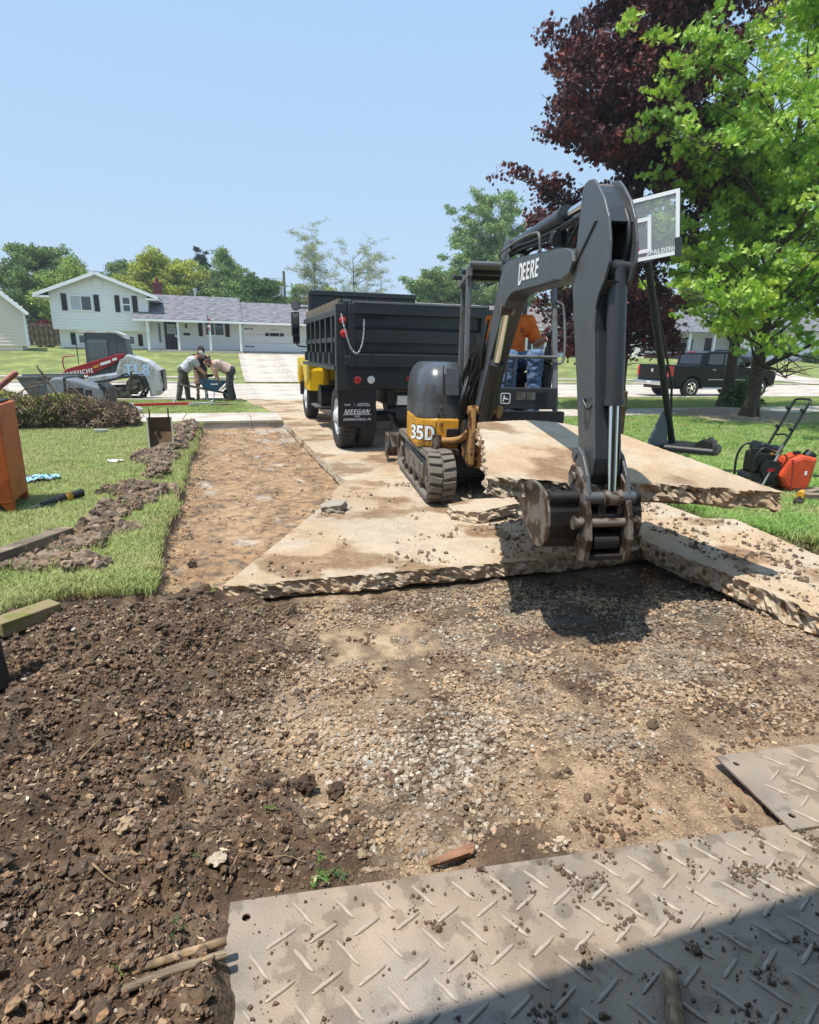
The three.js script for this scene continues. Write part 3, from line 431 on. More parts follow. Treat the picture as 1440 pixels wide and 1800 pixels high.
  { const g = (f) => { const t = text('35D', 0.15, 0.002, 0, f); t.scale(0.85, 1, 1); const p = t.attributes.position; for (let i = 0; i < p.count; i++) { const u = p.getX(i), a = clamp((0.62 - (u + 0.17)) * 2.2, 0, 1.15), zz = p.getZ(i); p.setX(i, u); p.setZ(i, zz); } return t; };
    const wrapped = (f, off) => { const t = g(f).toNonIndexed(), p = t.attributes.position; for (let i = 0; i < p.count; i++) { const u = p.getX(i) - 0.17, d = p.getZ(i) + off, arc = 0.25, th = clamp(-u / arc, 0, 1.57), x0 = u > 0 ? u : -Math.sin(th) * arc, z0 = u > 0 ? 0 : -(1 - Math.cos(th)) * arc; p.setXYZ(i, -0.475 + x0 - Math.sin(th) * d, p.getY(i) + 0.735, -0.298 + z0 + Math.cos(th) * d); } t.computeVertexNormals(); return t; };
    part('model_lettering', [wrapped(0.012, 0.004)], X.black, cw).userData.label = 'black outline of the numerals'; part('model_lettering', [wrapped(0.003, 0.008)], X.paintWhite, cw); }
  // dark hood, lofted
  { const rings = [[0.9, 0], [1.0, 0.005], [1.2, 0.02], [1.33, 0.06], [1.42, 0.13], [1.475, 0.24], [1.49, 0.36]].map(([y, k]) => { const pts = []; const add = (x, z) => pts.push([x, z]);
      add(-0.2, -0.31 - k * 0.9); add(-0.34, -0.31 - k * 0.9); for (let i = 0; i <= 6; i++) { const a = (i / 6) * Math.PI / 2; add(-0.44 - Math.sin(a) * (0.235 - k * 0.5), -0.31 - k * 0.9 - (1 - Math.cos(a)) * 0.3); } add(-0.675 + k * 0.5, -1.1); for (let i = 0; i <= 5; i++) { const a = (i / 5) * Math.PI / 2; add(-0.4 - Math.cos(a) * (0.275 - k * 0.5), -1.3 - Math.sin(a) * (0.42 - k)); } add(-0.2, -1.72 + k); return pts.map(([x, z]) => V(x, y, z)); });
    const P = [], n = rings[0].length; for (let r = 0; r + 1 < rings.length; r++) for (let i = 0; i < n; i++) { const a = rings[r][i], b = rings[r][(i + 1) % n], c = rings[r + 1][(i + 1) % n], d = rings[r + 1][i]; for (const v of [a, c, b, a, d, c]) P.push(v.x, v.y, v.z); } const top = rings.at(-1), m = V(-0.42, 1.492, -1.0); for (let i = 0; i < n; i++) for (const v of [top[i], m, top[(i + 1) % n]]) P.push(v.x, v.y, v.z);
    let g = new THREE.BufferGeometry(); g.setAttribute('position', new THREE.Float32BufferAttribute(P, 3)); g.computeVertexNormals();
    const hood = part('hood', g, X.hood, T);
    { // smooth shading across the loft
      const p = hood.geometry.attributes.position, nn = hood.geometry.attributes.normal, map = new Map(); for (let i = 0; i < p.count; i++) { const k = [p.getX(i), p.getY(i), p.getZ(i)].map((v) => v.toFixed(3)).join(); if (!map.has(k)) map.set(k, []); map.get(k).push(i); } for (const l of map.values()) { const s = V(0, 0, 0); l.forEach((i) => s.add(V(nn.getX(i), nn.getY(i), nn.getZ(i)))); for (const i of l) { const own = V(nn.getX(i), nn.getY(i), nn.getZ(i)), t = s.clone().normalize(); if (own.dot(t) > 0.6) nn.setXYZ(i, t.x, t.y, t.z); } } }
    part('hood_groove', [box(0.012, 0.26, 0.012, -0.4, 1.33, -0.345, -0.22)], X.black, hood);
    part('hood_panel', rbox(0.15, 0.3, 0.02, -0.3, 1.29, -0.335, 0.008, -0.2), X.hood, hood);
    for (const [x, y] of [[-0.42, 1.02], [-0.45, 0.955], [-0.39, 0.955]]) part('hood_screw', rod([x, y, -0.33], [x, y, -0.303], 0.011, 0.011, 10), X.chrome, hood); }
  part('rear_cover', [ex(foot(0.05), 0.9, 1.02, 0.03)], X.hood, T);
  // operator station
  const st = part('floor_frame', [span(-0.2, 0.86, 0.66, 0.9, -1.3, -0.1, 0.01), span(0.04, 0.9, 0.86, 1.0, -0.16, -0.06, 0.01), span(0.06, 0.86, 0.992, 1.008, -0.07, -0.04, 0.004), span(-0.2, 0.86, 0.9, 1.2, -1.4, -1.1, 0.02)], X.dark, T);
  const fp = part('front_panel', [span(0.08, 0.82, 1.02, 1.25, -0.15, -0.11, 0.012)], X.dark, T); const lift = 0.075;
  for (let i = 0; i < 6; i++) part('panel_louvre', box(0.13, 0.006, 0.01, 0.64, 1.075 + i * 0.024, -0.108), X.black, fp);
  part('pedal_plate', [flat(0.36, 0.46, 1.12, 1.2, -0.112, -0.105), flat(0.48, 0.57, 1.12, 1.2, -0.112, -0.105)], X.steelGrey, fp);
  { const rr = (w, h, r) => { const s = new THREE.Shape(); s.moveTo(-w + r, -h); s.lineTo(w - r, -h); s.quadraticCurveTo(w, -h, w, -h + r); s.lineTo(w, h - r); s.quadraticCurveTo(w, h, w - r, h); s.lineTo(-w + r, h); s.quadraticCurveTo(-w, h, -w, h - r); s.lineTo(-w, -h + r); s.quadraticCurveTo(-w, -h, -w + r, -h); return s; };
    const rim = rr(0.055, 0.058, 0.024); rim.holes.push(rr(0.046, 0.049, 0.018));
    const deer = shapeOf([[-0.036, -0.03], [-0.026, -0.012], [-0.03, 0.006], [-0.02, 0.012], [-0.024, 0.03], [-0.01, 0.036], [-0.006, 0.012], [0.012, 0.004], [0.026, 0.0], [0.04, -0.022], [0.028, -0.014], [0.016, -0.012], [0.002, -0.01], [-0.012, -0.008], [-0.02, -0.026], [-0.008, -0.034]]);
    part('emblem', [prism(rim, 0.004, 0).translate(0.24, 1.135, -0.111), prism(deer, 0.004, 0).translate(0.24, 1.135, -0.111)], X.paintWhite, fp); }
  const seat = part('seat', [rbox(0.46, 0.12, 0.46, 0.47, 1.33, -0.82, 0.05), rbox(0.44, 0.55, 0.12, 0.47, 1.61, -1.1, 0.05, 0.12), span(0.3, 0.64, 0.9, 1.28, -1.0, -0.65, 0.03)], X.black, T);
  for (const s of [0.15, 0.79]) part('side_console', [rbox(0.12, 0.5, 0.5, s, 1.25, -0.62, 0.03), rbox(0.1, 0.1, 0.2, s, 1.55, -0.45, 0.03)], X.black, T);
  for (const s of [0.16, 0.78]) part('joystick', [rod([s, 1.55, -0.4], [s, 1.68, -0.39], 0.05, 0.035), rod([s, 1.66, -0.39], [s, 1.76, -0.385], 0.024, 0.028), new THREE.SphereGeometry(0.034, 12, 8).scale(1, 1.6, 1).translate(s, 1.81, -0.385)], X.black, T);
  part('travel_lever', [rod([0.27, 1.0, -0.28], [0.27, 1.58, -0.22], 0.013), rod([0.35, 1.0, -0.28], [0.35, 1.58, -0.22], 0.013)], X.steelGrey, T);
  part('front_rail', [rod([0.12, 1.57, -0.2], [0.82, 1.57, -0.22], 0.018), tube([[0.82, 1.5, -0.24], [0.88, 1.51, -0.24], [0.91, 1.58, -0.25], [0.91, 2.05, -0.36], [0.89, 2.13, -0.38], [0.82, 2.15, -0.39]], 0.014, 40, 8)], X.steelGrey, T);
  for (const [x, z, y0, zt] of [[-0.13, -0.42, 0.95, -0.5], [0.03, -1.5, 0.95, -1.5], [0.82, -0.14, 1.0, -0.5], [0.82, -1.45, 0.95, -1.45]]) part('canopy_post', [beam([x, y0, z], [x, 2.42, zt], 0.055, 0.055, 0.012)], X.steelGrey, T);
  const cr = part('canopy_roof', [prism([[-0.16, 0.32], [0.94, 0.32], [0.94, 1.7], [0.0, 1.7]], 0.05, 0.018).rotateX(-Math.PI / 2).translate(0, 2.475, 0), beam([-0.15, 2.43, -0.35], [0.02, 2.43, -1.66], 0.05, 0.1), span(0.88, 0.92, 2.38, 2.48, -1.68, -0.33, 0.015)], X.steelGrey, T);
  part('roof_rib', [span(-0.18, 0.88, 2.43, 2.476, -0.7, -0.62), span(-0.18, 0.88, 2.43, 2.476, -1.2, -1.12)], X.dark, cr);
  // swing post and its cylinder
  part('swing_post', [profile([[-0.34, 0.5], [-0.34, 0.62], [-0.1, 0.66], [-0.02, 1.06], [0.1, 1.08], [0.14, 0.8], [0.1, 0.46], [0.02, 0.42]], 0.05, -0.15, 0.012), profile([[-0.34, 0.5], [-0.34, 0.62], [-0.1, 0.66], [-0.02, 1.06], [0.1, 1.08], [0.14, 0.8], [0.1, 0.46], [0.02, 0.42]], 0.05, 0.12, 0.012), rod([-0.01, 0.4, -0.06], [-0.01, 0.74, -0.06], 0.09, 0.09, 20), tube([[-0.5, 0.66, -0.3], [-0.36, 0.66, -0.24], [-0.24, 0.7, -0.1], [-0.17, 0.8, 0.02]], 0.035, 24, 10), rod([-0.2, 1.02, 0.04], [0.17, 1.02, 0.04], 0.045, 0.045, 16)], X.rustYellow, T);
  part('swing_bracket', [span(-0.55, -0.22, 0.5, 0.56, -0.4, -0.2, 0.015), rod([-0.47, 0.5, -0.26], [-0.47, 0.72, -0.26], 0.05, 0.05, 14)], X.worn, T);
  // boom
  const B = [[-0.06, 0.98], [-0.08, 1.08], [0.0, 1.22], [0.207, 1.592], [0.5, 2.02], [0.66, 2.26], [0.73, 2.34], [0.82, 2.375], [1.29, 2.344], [2.04, 2.286], [2.287, 2.241], [2.37, 2.19], [2.372, 2.13], [2.3, 2.085], [2.13, 2.07], [1.625, 2.076], [1.17, 2.085], [1.02, 2.08], [0.9, 2.04], [0.76, 1.91], [0.473, 1.593], [0.2, 1.2], [0.06, 0.98], [0.0, 0.95]];
  const boom = part('boom', [profile(B, 0.165, -0.01, 0.008)], X.dark, T);  // same paint as the side plates, darkened to paint shade on the front faces
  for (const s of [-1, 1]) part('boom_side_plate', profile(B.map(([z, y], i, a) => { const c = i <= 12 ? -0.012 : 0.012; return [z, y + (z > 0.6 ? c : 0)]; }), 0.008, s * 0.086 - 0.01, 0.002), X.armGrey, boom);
  for (const s of [-1, 1]) part('boom_end_ear', [profile([[2.02, 2.26], [2.28, 2.245], [2.39, 2.21], [2.42, 2.15], [2.37, 2.09], [2.24, 2.06], [2.05, 2.085]], 0.024, s * 0.115 - 0.01), rod([s * 0.1, 2.155, 2.33], [s * 0.135, 2.155, 2.33], 0.045, 0.045, 18)], X.armGrey, boom);
  part('lettering', [text('D', 0.165, 0.002).scale(0.72, 1, 1).translate(-0.2, 0.0, 0), text('EERE', 0.13, 0.002).scale(0.95, 1, 1).translate(0.04, 0.012, 0)].map((g) => g.rotateY(-Math.PI / 2).rotateX(0.03).translate(-0.1025, 2.205, 1.46)), X.paintWhite, boom);
  part('boom_guard_rail', [tube([[-0.1, 2.36, 0.72], [-0.12, 2.43, 0.66], [-0.12, 2.46, 0.9], [-0.12, 2.455, 1.55], [-0.12, 2.42, 1.7], [-0.11, 2.31, 1.72]], 0.011, 60, 7)], X.steelGrey, boom);
  part('work_light', [rbox(0.07, 0.09, 0.08, -0.06, 2.37, 1.88, 0.02), rod([-0.06, 2.36, 1.9], [-0.06, 2.36, 1.95], 0.045, 0.05, 16)], X.black, boom);
  part('hose_shield', profile([[1.75, 2.3], [1.72, 2.4], [1.8, 2.5], [1.95, 2.46], [2.05, 2.3]], 0.012, -0.02), X.black, boom);
  const cyl = (name, a, b, k, rb, rr, x) => { const A = V(x, a[1], a[0]), E = V(x, b[1], b[0]), m = A.clone().lerp(E, k), dir = E.clone().sub(A).normalize(); const o = part(name, [rod(A, m, rb, rb, 22), rod(m.clone().addScaledVector(dir, -0.03), m.clone().addScaledVector(dir, 0.012), rb * 1.12, rb * 1.12, 22), rod([x - rb * 1.1, a[1], a[0]], [x + rb * 1.1, a[1], a[0]], rb * 0.9, rb * 0.9, 16)], X.dark, T); part('piston_rod', [rod(m, E, rr, rr, 16)], X.chrome, o); part('rod_eye', [rod([x - rb, b[1], b[0]], [x + rb, b[1], b[0]], rr * 1.6, rr * 1.6, 16)], X.worn, o); return o; };
  const ac = cyl('arm_cylinder', [0.72, 2.5], [2.44, 2.52], 0.68, 0.062, 0.032, 0);
  part('cylinder_bracket', [profile([[0.6, 2.3], [0.64, 2.5], [0.72, 2.58], [0.8, 2.54], [0.86, 2.34]], 0.02, -0.08), profile([[0.6, 2.3], [0.64, 2.5], [0.72, 2.58], [0.8, 2.54], [0.86, 2.34]], 0.02, 0.08)], X.armGrey, boom);
  cyl('boom_cylinder', [0.12, 0.72], [0.78, 1.98], 0.62, 0.064, 0.034, -0.06).material = X.black;
  // arm
  const A = [[2.474, 2.582], [2.42, 2.575], [2.388, 2.54], [2.385, 2.39], [2.371, 2.24], [2.35, 2.12], [2.36, 2.02], [2.43, 1.8], [2.55, 1.47], [2.70, 1.0], [2.72, 0.9], [2.78, 0.85], [2.87, 0.86], [2.905, 0.93], [2.912, 1.02], [2.83, 1.35], [2.738, 1.734], [2.73, 1.86], [2.752, 1.93], [2.81, 2.0], [2.85, 2.09], [2.835, 2.2], [2.785, 2.33], [2.71, 2.43], [2.61, 2.52], [2.54, 2.57]];
  const arm = part('arm', [profile(A.slice(5, 20).concat([[2.6, 2.05]]), 0.13, -0.02, 0.008), profile([[2.45, 2.5], [2.46, 2.12], [2.6, 2.1], [2.6, 2.45]], 0.12, -0.02, 0.006), profile([[2.5, 2.55], [2.6, 2.49], [2.7, 2.4], [2.77, 2.31], [2.75, 2.3], [2.66, 2.4], [2.56, 2.47], [2.48, 2.5]], 0.145, -0.02, 0.004)], X.dark, T);  // arm core darker than its plates: front shade painted into one paint
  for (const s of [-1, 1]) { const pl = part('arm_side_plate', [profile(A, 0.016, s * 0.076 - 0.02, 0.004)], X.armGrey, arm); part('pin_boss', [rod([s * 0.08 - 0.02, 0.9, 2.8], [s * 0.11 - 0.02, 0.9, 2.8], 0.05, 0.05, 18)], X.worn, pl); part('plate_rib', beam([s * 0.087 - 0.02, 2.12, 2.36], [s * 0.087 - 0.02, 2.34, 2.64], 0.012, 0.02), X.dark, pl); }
  part('arm_hose', [tube([[0.03, 2.38, 2.7], [0.03, 2.3, 2.76], [0.03, 2.2, 2.78], [0.03, 2.12, 2.76], [0.01, 2.05, 2.74]], 0.016, 30), tube([[-0.05, 2.3, 2.1], [-0.04, 2.42, 2.28], [-0.02, 2.44, 2.42]], 0.013, 24)], X.black, arm);
  part('tie_hook', tube([[-0.105, 1.34, 2.72], [-0.14, 1.35, 2.76], [-0.13, 1.3, 2.82], [-0.105, 1.32, 2.8]], 0.009, 24), X.dark, arm);
  cyl('bucket_cylinder', [2.745, 2.07], [2.965, 0.8], 0.58, 0.054, 0.03, 0.0);
  part('guide_link', [-1, 1].flatMap((s) => [profile([[2.72, 1.06], [2.78, 1.07], [2.86, 1.03], [2.94, 0.93], [2.99, 0.83], [2.96, 0.78], [2.91, 0.8], [2.88, 0.9], [2.8, 0.96], [2.72, 0.97]], 0.022, s * 0.12 - 0.02, 0.006)]).concat([rod([-0.16, 1.02, 2.75], [0.12, 1.02, 2.75], 0.03), rod([-0.17, 0.8, 2.965], [0.14, 0.8, 2.965], 0.036)]), X.armGrey, T);
  part('bucket_link', [profile([[2.93, 0.84], [2.98, 0.83], [2.98, 0.76], [2.96, 0.66], [2.9, 0.66], [2.92, 0.76]], 0.05, -0.05), profile([[2.93, 0.84], [2.98, 0.83], [2.98, 0.76], [2.96, 0.66], [2.9, 0.66], [2.92, 0.76]], 0.05, 0.07), rod([-0.12, 0.68, 2.93], [0.14, 0.68, 2.93], 0.034)], X.worn, T);
  // bucket: curled back, mouth turned to the machine
  const bw = 0.56, bx = -0.07, shell = [[2.9, 0.78], [2.935, 0.71], [2.95, 0.63], [2.93, 0.55], [2.88, 0.485], [2.8, 0.45], [2.7, 0.455], [2.56, 0.52], [2.42, 0.61], [2.3, 0.7]];
  const inner = shell.map(([z, y]) => { const dz = z - 2.7, dy = y - 0.85, l = Math.hypot(dz, dy); return [z - (dz / l) * 0.016, y - (dy / l) * 0.016]; });
  X.bucketDark = mat(lin(0.026, 0.023, 0.021), 0.5, 0.3, { map: grimeT, bumpMap: bumpT, bumpScale: 0.003 });
  const bucket = part('bucket', [profile(shell.concat(inner.slice().reverse()), bw, bx, 0.003)], X.bucketDark, T);
  for (const s of [-1, 1]) part('bucket_side', profile([...shell, [2.36, 0.735], [2.5, 0.8], [2.62, 0.84], [2.75, 0.83], [2.9, 0.8]], 0.024, bx + s * (bw / 2), 0.005), s < 0 ? X.worn : X.bucketDark, bucket);
  for (const s of [-1, 1]) part('bucket_ear', [profile([[2.72, 0.9], [2.76, 0.96], [2.85, 0.96], [2.95, 0.89], [3.04, 0.72], [3.08, 0.58], [3.05, 0.44], [2.97, 0.42], [2.9, 0.48], [2.86, 0.74], [2.76, 0.82]], 0.034, s * 0.125 - 0.03, 0.006), rod([s * 0.11 - 0.03, 0.89, 2.81], [s * 0.16 - 0.03, 0.89, 2.81], 0.036, 0.036, 16), rod([s * 0.11 - 0.03, 0.66, 2.98], [s * 0.16 - 0.03, 0.66, 2.98], 0.03, 0.03, 16)], X.worn, bucket);
  part('linkage_pin', [rod([-0.22, 0.66, 3.0], [0.16, 0.66, 3.0], 0.026, 0.026, 14), rod([-0.235, 0.66, 3.0], [-0.215, 0.66, 3.0], 0.04, 0.04, 6), rod([0.15, 0.66, 3.0], [0.17, 0.66, 3.0], 0.04, 0.04, 6)], X.worn, bucket); part('linkage_spacer', [rod([-0.1, 0.54, 2.98], [0.05, 0.54, 2.98], 0.05, 0.05, 16), span(-0.14, 0.08, 0.44, 0.475, 2.86, 3.04, 0.01)], X.bucketDark, bucket);
  part('torsion_tube', rod([bx - bw / 2, 0.785, 2.89], [bx + bw / 2, 0.785, 2.89], 0.042, 0.042, 18), X.bucketDark, bucket);
  for (let i = 0; i < 4; i++) part('bucket_tooth', profile([[2.36, 0.665], [2.22, 0.735], [2.34, 0.71]], 0.045, bx - 0.21 + i * 0.14, 0.003), X.worn, bucket);
  // hoses at the foot of the boom
  for (const [x, k] of [[-0.1, 0], [-0.06, 0.05], [-0.13, 0.1], [0.07, 0.04], [0.11, 0.09], [-0.02, 0.12]]) part('hydraulic_hose', tube([[x, 0.8, -0.25], [x - 0.02, 1.0 + k, -0.12 - k], [x - 0.03, 1.25 + k, -0.02], [x, 1.4 + k, 0.08 + k], [x * 0.7, 1.62, 0.3 - k * 0.5]], 0.016, 40, 7), X.black, T);
  part('hydraulic_hose', tube([[-0.2, 1.3, -0.3], [-0.17, 1.5, -0.1], [-0.02, 1.58, 0.1], [0.06, 1.5, 0.26]], 0.02, 40, 8), X.black, T);
  for (let i = 0; i < 9; i++) { const x = -0.2 + i * 0.016, k = 0.06 * Math.sin(i * 2.3); part('hydraulic_hose', tube([[x, 0.85 + k, -0.28], [x - 0.05, 1.1 + k, -0.1 + k], [x + 0.03, 1.36 + k, -0.2 + i * 0.03], [x * 0.5 - 0.1, 1.55 + k, 0.02 + i * 0.03], [-0.112, 1.75 + i * 0.02, 0.28 + i * 0.01]], 0.013, 40, 6), X.black, T); }
  for (const s of [-1, 1]) for (const k of [0, 1]) part('hydraulic_hose', tube([[s * 0.06, 1.9, 0.48], [s * 0.08 , 2.36, 0.66], [s * (0.05 + k * 0.03), 2.42 + k * 0.02, 0.9], [s * (0.05 + k * 0.03), 2.4 + k * 0.02, 1.5], [s * 0.05, 2.4 + k * 0.03, 1.9], [s * 0.04, 2.44, 2.2], [s * 0.03 - 0.02, 2.38, 2.42]], 0.012, 60, 6), X.black, boom);
  part('valve_block', [span(-0.19, -0.02, 0.95, 1.3, -0.35, -0.16, 0.02), span(0, 0.1, 0.75, 1.0, -0.3, -0.16, 0.02)], X.black, T);
}
// ---------- lifted and broken slabs ----------
{
  const pl = (x, z) => 0.837 - (0.04622 * (x - 1.56) + 0.12612 * (z + 3.368)) / 0.99094;
  solo('concrete_slab', 'large broken concrete slab held up on the excavator bucket', 'slab', slabGeo([[1.56, -3.368], [1.9, -3.31], [2.25, -3.26], [2.76, -3.24], [3.2, -3.16], [3.691, -3.049], [3.602, -3.71], [3.448, -4.61], [3.0, -4.98], [2.733, -5.038], [2.121, -4.87], [1.9, -4.2], [1.72, -3.75]], pl, 0.14, 0.034, 0.025, [0.58, 0.48, 0.37]), X.slabV);
  const pr = (x, z) => 0.085 + 0.035 * (-(z + 3.6)) * 0.9 + 0.02 * (x - 4);
  solo('concrete_slab', 'cracked concrete slab tipped up at the edge of the gravel by the grass', 'slab', slabGeo([[3.36, -4.02], [3.42, -3.6], [3.5, -3.2], [3.56, -2.5], [3.62, -1.9], [4.5, -1.9], [4.5, -3.25], [4.62, -4.28], [4.1, -4.5], [3.62, -4.44]], (x, z) => pr(x, z) - 0.02, 0.17, 0.032, 0.025, [0.58, 0.485, 0.38]), X.slabV);
  solo('concrete_lump', 'thick concrete block broken off beside the excavator track', 'rubble', slabGeo([[2.05, -5.22], [2.25, -5.02], [2.72, -5.1], [2.78, -5.32], [2.4, -5.48], [2.1, -5.45]], (x, z) => 0.13 + 0.1 * (x - 2.4), 0.12, 0.03, 0.04, [0.55, 0.46, 0.35]), X.slabV);
  solo('concrete_lump', 'small grey concrete chunk on the corner of the drive', 'rubble', slabGeo([[0.84, -5.75], [1.02, -5.68], [1.12, -5.82], [0.98, -5.96], [0.85, -5.9]], (x) => 0.085 + 0.2 * (x - 1), 0.08, 0.02, 0.03, [0.46, 0.42, 0.36]), X.slabV);
  solo('concrete_lump', 'pale slab corner poking out behind the bucket', 'rubble', slabGeo([[2.95, -4.2], [3.3, -4.16], [3.42, -4.3], [3.2, -4.5], [2.95, -4.45]], (x, z) => 0.1 + 0.15 * (x - 3.2), 0.09, 0.02, 0.04), X.slabV);
}
// ---------- ground mats ----------
{
  X.plate = mat(lin(0.46, 0.38, 0.31), 0.6, 0.0, { map: tex(1024, (u, v) => { const a = tf(u, v, 4, 201, 5), b = tf(u, v, 14, 207, 4), k = 0.84 + 0.3 * (a - 0.5) + 0.2 * (b - 0.5), g = ss(0.4, 0.68, tf(u, v, 3, 211, 6)), s = ss(0.52, 0.66, tf(u, v, 26, 219, 5)) * 0.12; return [k * lerp(1, 0.9, g) - s, k * lerp(0.97, 0.92, g) - s, k * lerp(0.92, 0.95, g) - s]; }, 1.7), bumpMap: bumpT, bumpScale: 0.0025 });
  X.treadBar = mat(lin(0.5, 0.415, 0.335), 0.55, 0, { map: grainT });
  const bar = (() => { const g = new THREE.CapsuleGeometry(0.5, 1, 3, 8); return clean(g); })();
  function matThing(label, pos, turn, L, W, bx0, bx1, bz0, bz1) {
    const t = thing('ground_mat', label, 'ground mat', pos, turn, 'ground mats');
    const s = shapeOf([[0, 0], [L, 0], [L, W], [0, W]]);
    part('mat_sheet', prism(s, 0.013, 0.003, [disc(0.055, 0.062, 0.0125), disc(L - 0.055, 0.062, 0.0125), disc(0.055, W - 0.062, 0.0125)]).rotateX(Math.PI / 2).translate(0, 0.0, 0), X.plate, t);
    for (let j = 0; j * 0.074 + 0.07 < W - 0.04; j++) for (let i = 0; i < L / 0.128; i++) {
      const x = 0.1 + i * 0.128 + (j % 2) * 0.064, z = 0.08 + j * 0.074; if (x > L - 0.07 || (x < 0.13 && z < 0.12)) continue;
      const m = part0('tread_bar', bar, X.treadBar, t); m.scale.set(0.0135 * R(0.85, 1.1), 0.05 * R(0.92, 1.08), 0.0115 * R(0.8, 1.15)); m.rotation.set(Math.PI / 2, 0, j % 2 ? 1.05 : -0.62); m.position.set(x + gauss() * 0.003, 0.0015, z + gauss() * 0.003);
    }
    return t;
  }
  matThing('tan ridged ground mat with a round corner hole, wooden stick on it', [-0.088, -0.1, -1.566], -0.118, 2.44, 1.22);
  matThing('tan ridged ground mat butting against the mat under the wooden stick', [1.955, -0.086, -1.705], -0.1, 2.44, 0.42);
}
// ---------- wheels ----------
function tyreGeo(r, w, rin) { return lathe([[rin, -w * 0.42], [rin + (r - rin) * 0.4, -w * 0.5], [r * 0.93, -w * 0.48], [r * 0.985, -w * 0.38], [r, -w * 0.3], [r, -w * 0.06], [r * 0.985, -w * 0.05], [r * 0.985, w * 0.05], [r, w * 0.06], [r, w * 0.3], [r * 0.985, w * 0.38], [r * 0.93, w * 0.48], [rin + (r - rin) * 0.4, w * 0.5], [rin, w * 0.42]], 40).rotateZ(Math.PI / 2); }
function wheel(parent, x, y, z, r, w, rimMat, side, spokes = 0, lugs = false) { // axle along x; side = which way the face looks
  const t = part('tyre', [tyreGeo(r, w, r * 0.58).translate(x, y, z)].concat(lugs ? Array.from({ length: 44 }, (_, i) => { const a = (i / 44) * Math.PI * 2; return [-1, 1].map((s) => box(w * 0.36, 0.012, 0.035, x + s * w * 0.2, y + Math.cos(a) * r, z + Math.sin(a) * r, a, s * 0.25, 0)); }).flat() : []), X.tyre, parent);
  const ri = r * 0.6, f = side * w * 0.5;
  if (!spokes) part('rim', [lathe([[0.02, 0.06], [ri * 0.3, 0.06], [ri * 0.42, 0.02], [ri * 0.75, -0.05], [ri * 0.9, 0.0], [ri, 0.012], [ri, -0.02]], 28).rotateZ(-side * Math.PI / 2).translate(x + f * 0.75, y, z)], rimMat, t);
  else { const g = [lathe([[ri * 0.86, -0.01], [ri, 0.012], [ri, -0.06], [ri * 0.88, -0.06]], 28).rotateZ(-side * Math.PI / 2).translate(x + f * 0.9, y, z), rod([x + f * 0.7, y, z], [x + f * 0.95, y, z], ri * 0.24, ri * 0.2, 16)]; for (let i = 0; i < spokes; i++) { const a = (i / spokes) * Math.PI * 2 + 0.3; for (const d of [-0.16, 0.16]) g.push(beam([x + f * 0.86, y + Math.cos(a + d) * ri * 0.15, z + Math.sin(a + d) * ri * 0.15], [x + f * 0.92, y + Math.cos(a + d) * ri * 0.92, z + Math.sin(a + d) * ri * 0.92], 0.035, ri * 0.16)); } part('rim', g, rimMat, t); part('wheel_well_disc', rod([x - f * 0.1, y, z], [x + f * 0.3, y, z], ri * 0.95, ri * 0.95, 24), X.black, t); }
  return t;
}
const lamp = (p, x, y, z, r, m) => { const l = part('tail_lamp', [rod([x, y, z - 0.03], [x, y, z + 0.012], r * 1.15, r * 1.15, 20)], X.black, p); part('lens', [new THREE.SphereGeometry(r, 18, 8, 0, 6.29, 0, 1.57).scale(1, 0.35, 1).rotateX(Math.PI / 2).translate(x, y, z + 0.01)], m, l); };
